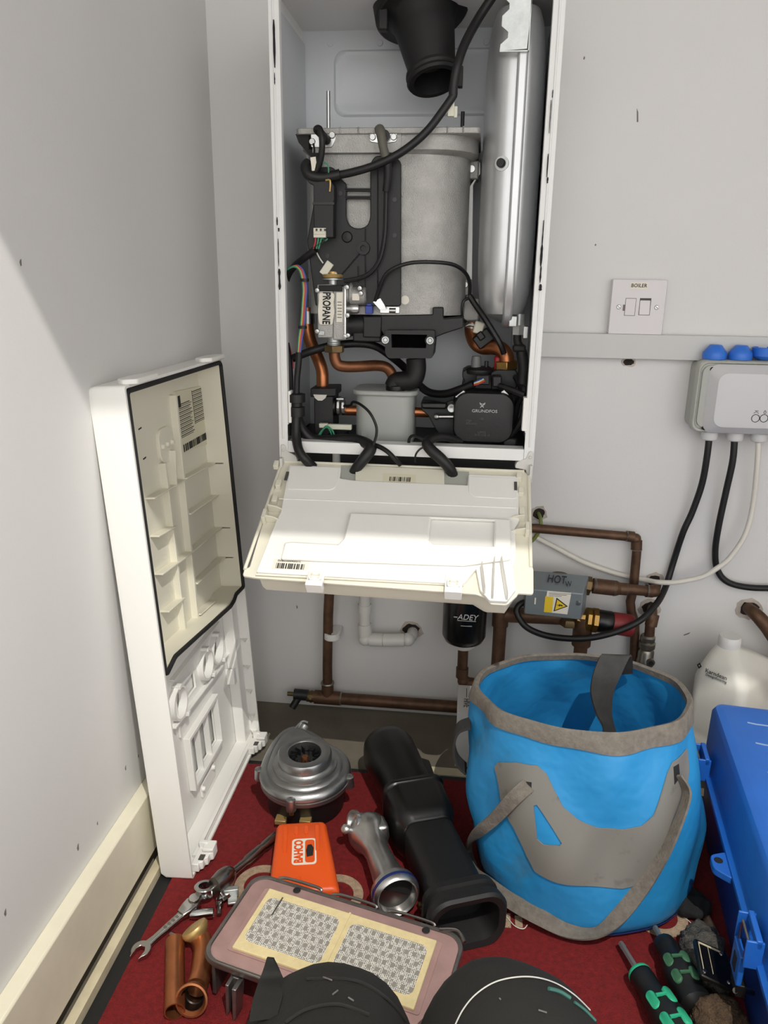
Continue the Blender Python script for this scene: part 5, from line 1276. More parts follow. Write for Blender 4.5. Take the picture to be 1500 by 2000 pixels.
# ---------------------------------------------------------------- jerrycan
jc = P(1412, 1240, -.085)
jt = frame(V((jc.x + .018, -.094, .0005)), V((math.cos(-.75), math.sin(-.75), 0)), V((-math.sin(-.75), math.cos(-.75), 0)), V((0, 0, 1)))
jer = thing('jerrycan', 'white plastic jerrycan with screw cap and small Karndean print behind the blue toolbox', 'canister', T=jt)
hj = jc.z - .012
m = M(); R = []
for (w, d, r, z, sx, sy) in ((.080, .130, .014, 0, 0, .025), (.086, .136, .016, .006, 0, .025), (.086, .136, .016, .06, 0, .025), (.084, .134, .016, .066, 0, .025), (.086, .136, .016, .072, 0, .025), (.086, .136, .016, hj - .058, 0, .025), (.082, .132, .018, hj - .046, 0, .025), (.052, .070, .018, hj - .018, -.006, .006), (.036, .038, .017, hj - .008, -.010, 0), (.030, .030, .0148, hj - .005, -.010, 0), (.030, .030, .0148, hj, -.010, 0)):
    R.append([V((x + sx, y + sy, z)) for x, y in rrect(w, d, r, 6)])
m.rings(R); jb = m.out('can_body', 'jerry_white', jer)
m = M(); m.lathe([(.0165, -.004), (.0172, .0), (.0172, .012), (.0155, .0148), (.0001, .0148)], (-.010, 0, hj - .003), (0, 0, 1), 28); m.out('screw_cap', 'pvc_white', jer)
p = LP(jt, 1366, 1300, 1, -.0428); 
text('Karndean', .0100, (p.x + .028, -.0432, p.z - .0035), (1, 0, 0), (0, 0, 1), 'lettering', 'ink', jb, align='LEFT' if False else 'CENTER', squash=.9)
text('Designflooring', .0058, (p.x + .029, -.0432, p.z - .010), (1, 0, 0), (0, 0, 1), 'lettering', 'ink_grey', jb)
m = M(); q = V((p.x, -.0430, p.z)); m.prism([(-.004, 0), (0, -.0055), (.004, 0), (0, .0055)], q, (1, 0, 0), (0, 0, 1), .0003, N=(0, -1, 0), holes=[[(-.0014, 0), (0, -.002), (.0014, 0), (0, .002)]]); m.out('diamond_logo', 'ink', jb)

# ---------------------------------------------------------------- bucket
BC = V((.590, -.343, ZC)); BT = V((.571, -.338, .258)); RB, RTp = .147, .1285
RIM = .262


def bpt(a, t, off=0.0):
    """a point on the bucket wall: angle a (0 = towards +x), height t 0..1"""
    ft = t ** 1.1
    c = BC + (BT - BC) * t
    r = RB + (RTp - RB) * (t ** 1.8) + .004 * math.sin(PI * min(1, t * 1.15))
    w = .0026 * math.sin(5 * a + 9 * t) * (1 - t) + .0045 * math.sin(3 * a + 1.2 + 4 * t) * (1 - t * .5) + .0022 * math.sin(7 * a + 6 * t) + .002 * math.sin(11 * a - 9 * t)
    if t < .07: r -= .010 * (1 - t / .07) ** 2
    rr_ = r + w * (.25 + min(1, t * 3)) * (1 if t < .93 else .4) + off
    # the rim sags towards the front right and lifts at the back
    zl_ = c.z + t ** 3 * (-.007 * math.sin(a) + .004 * math.cos(a))
    ex = 1 + .05 * t * t; ey = 1 - .12 * t ** 3
    return V((c.x + rr_ * ex * math.cos(a), c.y + rr_ * ey * math.sin(a), zl_))


bk = thing('bucket_bag', 'open blue fabric tool bucket with grey webbing rim and handles on the red mat', 'bucket', loc=BC)
NA, NT = 96, 26
m = M(); m.rings([[bpt(2 * PI * j / NA, i / NT) for j in range(NA)] for i in range(NT + 1)], c0=True, c1=False)
rin = [[bpt(2 * PI * j / NA, i / NT, -.0025) for j in range(NA)] for i in range(NT, -1, -1)]
m.rings(rin, c0=False, c1=False)
a_ = m
m.prism(circ(RB - .012, 48), BC + V((0, 0, .010)), (1, 0, 0), (0, 1, 0), .003)
body = m.out('bucket_body', 'bucket_blue', bk, ang=60)
m = M()
for (t0, off) in ((0, 0),):
    m.rings([[bpt(2 * PI * j / NA, t, o) for j in range(NA)] for t, o in ((.925, .0012), (.925, .0026), (1.0, .0028), (1.008, .0005), (1.0, -.0045), (.965, -.0045), (.965, -.003))], c0=False, c1=False)
m.out('rim_webbing', 'webbing', bk, ang=60)
m = M(); m.rings([[bpt(2 * PI * j / NA, t, o) for j in range(NA)] for t, o in ((.0, .0006), (.012, .0022), (.028, .0022), (.034, .0006))], c0=False, c1=False); m.out('base_binding', 'tool_blue_dark', bk, ang=60)


def bang(px, py):
    """the angle / height of the bucket's near wall seen at a pixel"""
    best = None; d = ray(px, py).normalized()
    for i in range(0, 181):
        a = math.radians(-180 + i + 0)
        for k in range(2, 50):
            t = k / 50; q = bpt(a, t) - CP; e = (q - d * q.dot(d)).length
            if best is None or e < best[0]: best = (e, a, t)
    e, a0, t0 = best
    for s in (.4, .12, .04):
        for i in range(-6, 7):
            for k in range(-6, 7):
                a = a0 + math.radians(i * s * .5); t = min(.99, max(0, t0 + k * s * .012)); q = bpt(a, t) - CP; e = (q - d * q.dot(d)).length
                if e < best[0]: best = (e, a, t)
        e, a0, t0 = best
    return best[1], best[2]


def bpatch(px_outline, off, name, mt, parent, holes=None):
    """a patch welded to the wall: fine grid cells inside the outline"""
    poly = [bang(*p) for p in px_outline]; hp = [[bang(*p) for p in h] for h in holes or []]

    def inside(pt, pg):
        c = False; n = len(pg)
        for i in range(n):
            (x1, y1), (x2, y2) = pg[i], pg[(i + 1) % n]
            if (y1 > pt[1]) != (y2 > pt[1]) and pt[0] < (x2 - x1) * (pt[1] - y1) / (y2 - y1) + x1: c = not c
        return c
    m = M(); b = m.b
    lps = [[V((p[0], p[1], 0)) for p in poly]] + [[V((p[0], p[1], 0)) for p in h] for h in hp]
    E0 = []
    for lp in lps:
        dense = []
        for i in range(len(lp)):
            A, B = lp[i], lp[(i + 1) % len(lp)]; n = max(1, int(math.hypot((B - A).x, (B - A).y * 1.6) / .03))
            dense += [A.lerp(B, j / n) for j in range(n)]
        vv = [b.verts.new(p) for p in dense]
        for i in range(len(vv)): E0.append(b.edges.new((vv[i], vv[(i + 1) % len(vv)])))
    bmesh.ops.triangle_fill(b, edges=E0, use_beauty=True)
    for _ in range(4):
        long_ = [e for e in b.edges if e.calc_length() > .05 and not e.is_boundary]
        if not long_: break
        bmesh.ops.subdivide_edges(b, edges=long_, cuts=1, use_grid_fill=False)
        bmesh.ops.triangulate(b, faces=b.faces[:])
    for v in b.verts: v.co = bpt(v.co.x, v.co.y, off)
    bmesh.ops.recalc_face_normals(b, faces=b.faces[:])
    r = bmesh.ops.extrude_face_region(b, geom=b.faces[:])
    cc = V((BC.x + (BT.x - BC.x) * .5, BC.y + (BT.y - BC.y) * .5, .12))
    for v in [g for g in r['geom'] if isinstance(g, bmesh.types.BMVert)]:
        dd = v.co - cc; dd.z = 0; v.co = v.co + dd.normalized() * .0016
    return m.out(name, mt, parent, ang=50)


bpatch([(968, 1497), (975, 1488), (1010, 1488), (1050, 1494), (1068, 1510), (1082, 1540), (1100, 1575), (1130, 1600), (1170, 1616), (1215, 1619), (1252, 1612), (1275, 1592), (1290, 1550), (1302, 1510), (1312, 1488), (1340, 1462), (1343, 1500), (1336, 1560), (1320, 1620), (1300, 1660), (1270, 1695), (1245, 1725), (1215, 1733), (1150, 1728), (1065, 1712), (1045, 1700), (1030, 1670), (1005, 1615), (980, 1560)],
       .0006, 'grip_panel', 'bucket_grey', bk, holes=[[(1043, 1572), (1050, 1570), (1070, 1600), (1098, 1645), (1094, 1650), (1062, 1648), (1050, 1638)]])
for q_ in ([(1026, 1524), (1040, 1526), (1040, 1548), (1028, 1546)], [(1312, 1496), (1322, 1490), (1324, 1515), (1314, 1530)]): bpatch(q_, .0012, 'strap_slot', 'ink', bk)
# handles
A1, t1 = bang(1028, 1535); h0 = bpt(A1, t1, .002)


def strap(rows, name, mt, th=.0028):
    """a webbing handle: each row is (pixel, clearance, visible width, twist in degrees)"""
    pts = []; ws = []
    for (x, y, o, w, tw) in rows:
        a, t = bang(x, y); pts.append(bpt(a, t, o))
    n = len(pts)
    for i, (x, y, o, w, tw) in enumerate(rows):
        tg = (pts[min(i + 1, n - 1)] - pts[max(i - 1, 0)]).normalized(); vd = ray(x, y).normalized(); sd_ = tg.cross(vd).normalized(); nn = sd_.cross(tg)
        k = math.radians(tw); ws.append((sd_ * math.cos(k) + nn * math.sin(k)) * w)
    m = M(); m.ribbon(pts, ws, th, k=8); return m.out(name, mt, bk, ang=60)


strap([(1034, 1532, .001, .017, 0), (1012, 1552, .010, .017, 10), (982, 1590, .014, .015, 20), (950, 1622, .014, .015, 35), (932, 1655, .012, .015, 62), (938, 1690, .012, .015, 50), (962, 1718, .010, .017, 15), (1005, 1754, .007, .019, 0), (1060, 1786, .006, .019, 0), (1110, 1808, .008, .017, 25), (1160, 1812, .008, .015, 45), (1200, 1785, .007, .017, 15), (1245, 1728, .007, .017, 10), (1285, 1660, .009, .015, 40), (1310, 1595, .011, .015, 52), (1326, 1540, .010, .015, 55), (1318, 1514, .001, .015, 40)], 'handle_strap', 'webbing')
# inner strap of the far handle hanging over the rim
ah, th_ = math.radians(66), .9
tp = G(1200, 1284, RIM + .014)
bpath = [tp + V((.012, .02, -.035)), tp + V((.006, .008, -.004)), tp, P(1185, 1318, tp.y - .012), P(1176, 1352, tp.y - .020), P(1179, 1388, tp.y - .030), P(1188, 1418, tp.y - .045), P(1190, 1450, tp.y - .060), P(1186, 1490, tp.y - .07)]
m = M(); m.ribbon(bpath, [V((.040, .010, 0)), V((.040, .008, .0)), V((.039, .006, -.004)), V((.037, .006, -.004)), V((.032, .012, -.004)), V((.024, .02, -.004)), V((.016, .02, -.004)), V((.028, .008, -.006)), V((.034, .004, -.004))], .003, k=8); m.out('inner_strap', 'strap_black', bk, ang=60)
# loop on the left side of the bucket
lo_ = [bpt(PI + .12, .80, .002), bpt(PI + .10, .76, .016), bpt(PI + .08, .66, .020), bpt(PI + .06, .56, .016), bpt(PI + .06, .50, .004)]
m = M(); m.ribbon(lo_, [V((0, .026, 0))] * 5, .003, k=8); m.out('side_loop', 'strap_black', bk, ang=60)

# ---------------------------------------------------------------- toolbox
to = V((.762, -.226, 0)); td = V((-.115, -.993, 0)).normalized(); tr_ = V((-td.y, td.x, 0)); tr_ = tr_ if tr_.x > 0 else -tr_
TT = frame(to + V((0, 0, ZC)), tr_, td, V((0, 0, -1)) if tr_.cross(td).z < 0 else V((0, 0, 1)))
TT = frame(to + V((0, 0, ZC)), -td, tr_.copy(), V((0, 0, 1)))      # local x: to the wall, y: to the right
if (-td).cross(tr_).z < 0: TT = frame(to + V((0, 0, ZC)), td, tr_, V((0, 0, 1)))
sx = 1 if (TT.to_3x3() @ V((1, 0, 0))).dot(td) > 0 else -1           # +1 when local x runs towards the camera
TLn, TWd, ZS = .56, .24, .106
tb = thing('toolbox', 'large blue plastic toolbox with black catches at the right edge of the mat', 'toolbox', T=TT)


def tx(u): return u * sx


def tbox(m, u0, u1, v0, v1, z0, z1): return m.bx(min(tx(u0), tx(u1)), max(tx(u0), tx(u1)), v0, v1, z0, z1)


def tring(g0, g1, gv, z, r=.02):
    u0, u1 = g0, TLn - g1; v0, v1 = gv, TWd - gv; cx, cy = (u0 + u1) / 2, (v0 + v1) / 2
    return [V((tx(x), y, z)) for x, y in rrect(u1 - u0, v1 - v0, r, 5, cx, cy)]


m = M(); m.rings([tring(.016, .016, .016, 0), tring(.010, .010, .010, ZS - .006), tring(.002, .002, .002, ZS - .006), tring(.002, .002, .002, ZS)]); m.out('box_base', 'tool_blue_shaded', tb)
m = M(); m.rings([tring(0, 0, 0, ZS + .0015), tring(0, 0, 0, ZS + .006), tring(.006, .006, .006, ZS + .010), tring(.004, .010, .008, ZS + .016), tring(-.004, .022, .012, ZS + .068, .014), tring(-.002, .028, .016, ZS + .075, .014), tring(.006, .036, .024, ZS + .078, .014)]); tl = m.out('box_lid', 'tool_blue', tb)
for i, u in enumerate((.045, .095, .16, .235, .32)):
    m = M(); v0 = .050; L_ = (.10, .09, .07, .05, .04)[i]; m.prism([(0, 0), (.012, .002), (L_, .003 + .004 * (i % 2)), (L_, .005), (.010, .005), (0, .003)], (tx(u), v0, ZS + .0781), (0, 1, 0), (1, 0, 0), .0003, N=(0, 0, 1)); m.out('scratch', 'scratch', tl)
U2 = abs(LP(TT, 1462, 1862, 2, ZS).x); U1 = abs(LP(TT, 1372, 1510, 2, ZS).x); UE = abs(LP(TT, 1408, 1690, 2, ZS).x)
for u, op in ((U1, 0), (U2, 1)):
    m = M()
    for du in (-.020, .018): tbox(m, u + du, u + du + .003, -.013, .004, ZS + .001, ZS + .034)
    tbox(m, u - .020, u + .021, -.004, .002, ZS + .026, ZS + .036); m.out('catch_bracket', 'tool_blue', tb, bevel=.001)
    m = M(); tbox(m, u - .015, u + .014, -.014, -.008, ZS - .030, ZS + .006); ct_ = m.out('catch', 'tool_blue', tb, bevel=.0012)
    m = M(); tbox(m, u - .006, u + .005, -.0146, -.0138, ZS - .022, ZS - .004); m.out('catch_slot', 'ink', ct_)
    m = M(); m.tube([V((tx(u - .012), -.010, ZS + .006)), V((tx(u - .012), -.009, ZS + .028)), V((tx(u + .012), -.009, ZS + .028)), V((tx(u + .012), -.010, ZS + .006))], .0016, n=8, smooth=False); m.out('wire_bail', 'tool_steel', ct_)
    m = M(); tbox(m, u - .012, u + .012, -.012, -.002, ZS - .046, ZS - .031); m.out('hinge_block', 'black_plastic', tb, bevel=.001)
m = M(); u = UE; m.prism(rnd([(tx(u - .022), 0), (tx(u - .012), -.020), (tx(u + .010), -.020), (tx(u + .024), 0)], .006), (0, .002, ZS - .006), (1, 0, 0), (0, 1, 0), .009); pe = m.out('padlock_eye', 'tool_blue', tb, bevel=.001)
m = M(); m.lathe([(.0001, 0), (.005, 0), (.005, .0005), (.0001, .0006)], (tx(u - .004), -.010, ZS + .003), (0, 0, 1), 16); m.out('eye_hole', 'ink', pe)
# the released catch plate hanging open near the front
q = G(1393, 1885, .055)
qi = TT.inverted() @ q
m = M(); tpl = Matrix.Translation(qi) @ Matrix.Rotation(math.radians(-18), 4, 'X')
tpl = tpl @ Matrix.Diagonal((.82, .78, 1, 1)); m.bx(-.030, .030, -.024, .024, -.003, .003); m.xf(tpl); hp = m.out('catch_plate', 'black_gloss', tb, bevel=.0015)
m = M(); m.bx(-.026, .020, -.0195, -.0185, .003, .0036); m.bx(-.026, .020, -.006, -.0055, .003, .0036); m.bx(-.026, -.0235, -.0195, .017, .003, .0036); m.xf(tpl); outs(m, 'plate_marking', 'floor_cream', hp)
m = M()
for x, y in ((-.022, .014), (.022, .016), (.022, -.018)): m.lathe([(.0001, .0045), (.0025, .0045), (.0032, .003)], (x, y, 0), (0, 0, 1), 12)
m.xf(tpl); outs(m, 'rivet', 'tool_steel', hp)
m = M(); m.tube([qi + V((tx(.02) * 1, .022, -.004)), qi + V((tx(.022), .040, -.004)), V((tx(U2 + .01), -.012, ZS - .04))], .0028, n=8, smooth=False); m.out('catch_link', 'tool_steel', tb)

# ---------------------------------------------------------------- fan
fc = V((.193, -.286, ZC)); tilt = Matrix.Rotation(math.radians(4), 3, 'X')
fa_ = V((0, 0, 1)); fa_ = V((.0, -.05, 1)).normalized()
FT = frame(fc, V((1, 0, 0)), fa_.cross(V((1, 0, 0))), fa_)
fan = thing('boiler_fan', 'round cast metal boiler fan lying inlet up on the mat', 'fan', T=FT)
m = M(); m.lathe([(.0001, .0), (.050, 0), (.057, .004), (.058, .030), (.060, .040), (.062, .046), (.0001, .046)], (0, 0, 0), (0, 0, 1), 40); m.out('fan_motor', 'black_plastic', fan)
vol = []
for j in range(72):
    a = 2 * PI * j / 72; r = .0655
    # scroll outlet towards the back left
    vol.append((r * math.cos(a), r * math.sin(a)))


def vring(g, z):
    pts = []
    for j in range(72):
        a = 2 * PI * j / 72; r = .0665 - g; x, y = r * math.cos(a), r * math.sin(a)
        d = math.degrees(a)
        if 70 < d < 190:
            k = max(0, math.cos(math.radians((d - 122) * 1.5))) ** 1.6; x += -.010 * k; y += .040 * k
        pts.append(V((x, y, z)))
    return pts


m = M(); m.rings([vring(.004, .044), vring(.0, .046), vring(.0, .052), vring(.002, .053), vring(.002, .055), vring(-.001, .056), vring(-.001, .060), vring(.002, .064), vring(.009, .067), vring(.011, .0665), vring(.013, .069), vring(.020, .071), vring(.022, .0705)]); vo = m.out('fan_volute', 'fan_alu', fan)
m = M(); m.lathe([(.048, .069), (.047, .074), (.0415, .0755), (.0395, .078), (.0395, .089), (.0375, .092), (.0345, .0925), (.0265, .0925), (.0245, .091), (.0240, .076)], (0, 0, 0), (0, 0, 1), 48, cap=False); m.out('inlet_ring', 'fan_alu', fan)
m = M(); m.lathe([(.0001, .074), (.0240, .074), (.0240, .075), (.0001, .0755)], (0, 0, 0), (0, 0, 1), 32); m.out('inlet_recess', 'ink', fan)
m = M(); m.lathe([(.0001, .0835), (.0045, .0835), (.006, .080), (.006, .074)], (0, 0, 0), (0, 0, 1), 20); m.out('impeller_hub', 'copper_dark', fan)
m = M()
for k in range(14):
    a = 2 * PI * k / 14; R_ = Matrix.Rotation(a, 3, 'Z'); m.box(R_ @ V((.0185, .002, .0805)), (.009, .0012, .012), R_ @ Matrix.Rotation(.5, 3, 'Z'))
outs(m, 'impeller_blade', 'black_plastic', fan)
m = M()
for a in (-95, -8, 188):
    x, y = math.cos(math.radians(a)), math.sin(math.radians(a)); m.lathe([(.007, .044), (.0075, .046), (.0065, .062), (.003, .064), (.0001, .064)], (x * .068, y * .068, 0), (0, 0, 1), 16)
outs(m, 'screw_lug', 'fan_alu', fan)
m = M(); m.lathe([(.0001, 0), (.003, 0), (.0034, -.008), (.0001, -.008)], (math.cos(-1.658) * .068, math.sin(-1.658) * .068, .044), (0, 0, 1), 12); m.out('lug_screw', 'brass', fan)
op = [V((-.034, .082, .056)), V((-.020, .092, .058))]
m = M(); m.tube([V((-.030, .070, .056)), V((-.026, .088, .060)), V((-.022, .098, .066))], [.011, .010, .009], n=16); m.out('outlet_spout', 'fan_alu', fan)
m = M(); m.tube([V((-.048, .040, .064)), V((-.047, .062, .066)), V((-.036, .082, .068)), V((-.026, .098, .073)), V((-.016, .098, .072))], .0022, n=8); m.out('outlet_rim', 'fan_alu', fan)
m = M(); m.bx(-.032, -.016, -.064, -.050, .012, .019); m.bx(.004, .020, -.065, -.052, .014, .023); outs(m, 'terminal', 'zinc_yellow', fan, bevel=.0006)

# ---------------------------------------------------------------- air duct


def station(c, ux, uz, w, h, r, n=6): return [c + ux * x + uz * z for x, z in rrect(w, h, r, n)]


du = thing('air_duct', 'black plastic air duct with rubber collars lying diagonally on the mat', 'duct', loc=V((.36, -.32, ZC)))
pa, pb = V((.300, -.185, .052)), V((.437, -.525, .047)); da = (pb - pa).normalized(); ua = da.cross(V((0, 0, 1))).normalized(); za = ua.cross(da).normalized()
L_ = (pb - pa).length


def dst(t, w, h, r, dz=0, dx=0): return station(pa + da * (L_ * t) + za * dz + ua * dx, ua, za, w, h, r)


m = M(); m.rings([dst(-.02, .012, .012, .005), dst(-.012, .050, .046, .022), dst(.02, .074, .074, .034), dst(.07, .082, .084, .038), dst(.16, .080, .082, .036), dst(.30, .074, .076, .030), dst(.40, .072, .072, .026)]); m.out('round_end', 'black_gloss', du)
m = M(); m.rings([dst(.385, .070, .070, .02), dst(.395, .088, .086, .018), dst(.415, .090, .088, .018), dst(.425, .084, .082, .018), dst(.56, .080, .078, .018), dst(.585, .072, .070, .016, -.002), dst(.60, .068, .066, .016, -.003)]); m.out('middle_collar', 'black_gloss', du, bevel=.0015)
m = M(); m.rings([dst(.58, .066, .062, .014, -.004), dst(.90, .068, .060, .014, -.004)]); m.out('square_duct', 'black_plastic', du)
m = M(); rs = [(.89, .076, .062, .02), (.90, .092, .072, .024), (.925, .094, .074, .024), (.93, .086, .066, .022), (.955, .086, .066, .022), (.96, .096, .076, .026), (.99, .098, .078, .026), (1.0, .092, .072, .024), (.995, .078, .056, .02), (.93, .066, .046, .016), (.85, .060, .040, .014)]
m.rings([dst(t, w, h, r, -.003) for t, w, h, r in rs]); m.out('mouth_flange', 'black_rubber', du)
m = M(); p0 = pa + da * (L_ * .02) - ua * .045; m.prism([(0, 0), (.036, .006), (.030, L_ * .52), (.0, L_ * .60), (-.012, L_ * .3), (-.022, .02)], V((p0.x, p0.y, ZC + .001)), ua, da, .022, N=(0, 0, 1)); m.out('side_web', 'black_rubber', du, bevel=.003)
m = M(); q = pa + da * (L_ * .93) - ua * .050; m.box(V((q.x, q.y, .022)), (.016, .020, .022)); m.out('duct_clip', 'black_rubber', du, bevel=.002)
q = G(828, 1772, ZC + .004); m = M(); m.box(V((q.x, q.y, ZC + .0045)), (.014, .012, .008), Matrix.Rotation(.4, 3, 'Z')); o = m.out('brass_clip', 'brass_dull', None, bevel=.001); tag(o, 'tiny brass clip on the mat beside the black duct mouth', 'clip')

# ---------------------------------------------------------------- venturi
va, vb2 = V((.298, -.372, .036)), V((.3495, -.487, .040)); vd = (vb2 - va).normalized()
ve = thing('gas_mixer_venturi', 'shiny flared metal gas mixer tube with a blue ring on the mat', 'mixer', loc=V((.325, -.43, ZC)))
L_ = (vb2 - va).length
m = M(); m.lathe([(.0001, -.016), (.018, -.015), (.027, -.006), (.0285, .004), (.026, .015), (.019, .028), (.0165, .045), (.0185, .075), (.0225, L_ - .014), (.024, L_ - .012)], va, vd, 36); m.out('venturi_tube', 'alu_bright', ve)
m = M(); m.lathe([(.022, L_ - .018), (.0285, L_ - .016), (.0295, L_ - .012), (.0295, L_ - .002), (.028, L_ + .002), (.026, L_ + .0035), (.024, L_ + .0015), (.023, L_ - .010), (.0001, L_ - .045)], va, vd, 36); m.out('mouth_ring', 'alu_bright', ve)
m = M(); m.lathe([(.0001, L_ - .0105), (.0232, L_ - .0105), (.0232, L_ - .0100), (.0001, L_ - .0100)], va, vd, 32); m.out('mouth_shade_disc', 'ink', ve)  # dark disc standing in for the shade inside the mouth
m = M(); m.lathe([(.0290, L_ - .0085), (.0302, L_ - .008), (.0302, L_ - .004), (.0290, L_ - .0035)], va, vd, 36, cap=False); m.out('blue_ring', 'tool_blue_dark', ve)
ux_ = vd.cross(V((0, 0, 1))).normalized(); uz_ = ux_.cross(vd)
m = M(); m.prism(circ(.0228, 16, a0=-150, a1=25), va + vd * (L_ - .0098), ux_, uz_, .0006, N=vd); m.out('inner_vane', 'tool_steel', ve)
i0 = va + V((-.006, .006, .010)); i1 = G(690, 1605, .052)
m = M(); m.lathe([(.011, -.010), (.0125, .006), (.012, (i1 - i0).length - .006), (.0155, (i1 - i0).length - .003), (.0155, (i1 - i0).length + .002), (.012, (i1 - i0).length + .002), (.010, (i1 - i0).length - .004), (.0001, (i1 - i0).length - .006)], i0, i1 - i0, 24); m.out('gas_inlet', 'alu_bright', ve)
m = M(); q = i0 + (i1 - i0) * .5 + V((-.016, -.012, -.004)); m.lathe([(.006, -.006), (.007, .003), (.004, .006), (.0001, .006)], q, V((-.6, -.6, .5)), 14); m.bx(q.x, q.x + .016, q.y, q.y + .008, q.z - .006, q.z + .002); m.out('mounting_ear', 'alu_bright', ve, bevel=.001)
m = M(); m.box(va + V((.018, -.004, .002)), (.016, .026, .040), Matrix.Rotation(.4, 3, 'Z')); m.out('side_plate', 'alu_bright', ve, bevel=.004)

# ---------------------------------------------------------------- socket case
k0, k1, k2 = G(541, 1606, .042), G(636, 1601, .042), G(632, 1742, .042)
kx = (k1 - k0).normalized(); ky = V((-kx.y, kx.x, 0)); KW = (k1 - k0).length
KT = frame(V((k0.x, k0.y, ZC)) - ky * .0, kx, ky, V((0, 0, 1)))
sk = thing('socket_set_case', 'orange plastic socket set case with BAHCO lettering on the mat beside the fan', 'tool case', T=KT)
KH = .042 - ZC; KL = .128
TP = [(0, 0), (KW, 0), (KW + .014, -KL), (-.006, -KL)]


def kring(g, z, r=.006): 
    cx = KW / 2; cy = -KL / 2
    return [V((cx + (x - cx) * (1 - g / (KW / 2)), cy + (y - cy) * (1 - g / (KL / 2)), z)) for x, y in rnd(TP, r)]


m = M(); m.rings([kring(.003, 0), kring(0, .003), kring(0, KH * .42)]); m.out('case_base', 'black_plastic', sk)
m = M(); m.rings([kring(-.0005, KH * .42), kring(-.0005, KH * .8), kring(.002, KH * .95), kring(.005, KH)]); cl = m.out('case_lid', 'orange_plastic', sk)
m = M()
for fx in (.18, .40, .60, .82):
    m.prism([(x, y) for x, y in rrect(.005, .016 if fx in (.4, .6) else .05, .0025, 4, KW * fx, -.020 if fx in (.4, .6) else -.036)], (0, 0, KH - .0002), (1, 0, 0), (0, 1, 0), .0018)
m.prism([(x, y) for x, y in rrect(.007, .016, .003, 4, KW * .45, -KL + .016)], (0, 0, KH - .0002), (1, 0, 0), (0, 1, 0), .0018)
outs(m, 'moulded_rib', 'orange_plastic', cl, bevel=.0004)
ccx, ccy = KW * .56, -.060
m = M(); m.prism([(x, y) for x, y in rrect(.032, .048, .005, 5, ccx, ccy)], (0, 0, KH), (1, 0, 0), (0, 1, 0), .0004); bd = m.out('brand_badge', 'label_white', cl)
m = M(); m.prism([(x, y) for x, y in rrect(.0125, .042, .004, 5, ccx + .0075, ccy)], (0, 0, KH + .0004), (1, 0, 0), (0, 1, 0), .0003); bo = m.out('badge_field', 'orange_plastic', bd)
m = M(); m.prism([(-.004, -.012), (.004, -.010), (.005, .004), (.002, .011), (-.003, .010), (-.005, 0)], (ccx + .0075, ccy + .001, KH + .0007), (1, 0, 0), (0, 1, 0), .0003); m.out('badge_picture', 'ink', bo)
text('BAHCO', .0155, (ccx - .0068, ccy, KH + .0006), (0, 1, 0), (-1, 0, 0), 'lettering', 'orange_plastic', bd, squash=.78, ext=.0003, bold=.0006)

# ---------------------------------------------------------------- burner plate
b0 = G(484, 1702, .064); b1 = G(899, 1830, .056)
bxv = (b1 - b0); BL = bxv.length - .006; bxv.normalize()
byv = V((-bxv.y, bxv.x, 0)); byv.z = 0
by_ = (byv * .98 + V((-.0, 0, .10))).normalized()
b3 = G(418, 1876, .060)
by_ = -((b3 - b0).normalized() * .55 + (-byv) * .45).normalized()
by_ = (by_ - bxv * by_.dot(bxv)).normalized() if False else by_.normalized()
bz_ = bxv.cross(by_).normalized(); by2 = bz_.cross(bxv).normalized()
b0 = b0 + bxv * .012
BTm = frame(b0, bxv, by2, bz_)
BWd = -(BTm.inverted() @ G(440, 1905, .058)).y
BWd = .128
bu = thing('burner_plate', 'rectangular boiler burner door with cream ceramic plaques and pink gasket on the mat', 'burner', T=BTm)
cx, cy = BL / 2, -BWd / 2
m = M(); m.rings([[V((x, y, z)) for x, y in rrect(BL - g, BWd - g, .020, 6, cx, cy)] for g, z in ((.006, -.007), (0, -.006), (-.003, -.002), (-.001, .003), (.005, .003), (.007, -.001))], c1=True); fr = m.out('metal_frame', 'plate_metal', bu)
m = M(); m.rings([[V((x, y, z)) for x, y in rrect(BL - g, BWd - g, .018, 6, cx, cy)] for g, z in ((.007, -.002), (.007, .0012), (.009, .002))]); m.out('gasket', 'gasket_pink', bu)
m = M(); m.prism([(x, y) for x, y in rrect(BL - .044, BWd - .036, .003, 3, cx, cy + .0)], (0, 0, .002), (1, 0, 0), (0, 1, 0), .0012); m.out('inner_gasket', 'gasket_pink', bu)
ca0, ca1 = .028, BL - .028; cw = BWd - .040
m = M(); m.prism([(ca0, cy - cw / 2), (ca1, cy - cw / 2), (ca1, cy + cw / 2), (ca0, cy + cw / 2)], (0, 0, .003), (1, 0, 0), (0, 1, 0), .004); ce = m.out('ceramic_plaque', 'ceramic', bu, bevel=.001)
# perforated fields: rows of little white and grey cells
pm = bpy.data.materials.new('perforated'); pm.use_nodes = True; nt = pm.node_tree; bs = nt.nodes['Principled BSDF']; bs.inputs['Roughness'].default_value = .7
tc = nt.nodes.new('ShaderNodeTexCoord')
mpn = nt.nodes.new('ShaderNodeMapping'); mpn.inputs['Scale'].default_value = (1, 1, 1); nt.links.new(tc.outputs['Object'], mpn.inputs['Vector'])
vo1 = nt.nodes.new('ShaderNodeTexVoronoi'); vo1.inputs['Scale'].default_value = 520; vo1.inputs['Randomness'].default_value = .25; nt.links.new(mpn.outputs['Vector'], vo1.inputs['Vector'])
rmp = nt.nodes.new('ShaderNodeValToRGB'); rmp.color_ramp.elements[0].position = .36; rmp.color_ramp.elements[0].color = lin('5f5c58'); rmp.color_ramp.elements[1].position = .46; rmp.color_ramp.elements[1].color = lin('d9d6cd'); nt.links.new(vo1.outputs['Distance'], rmp.inputs['Fac'])
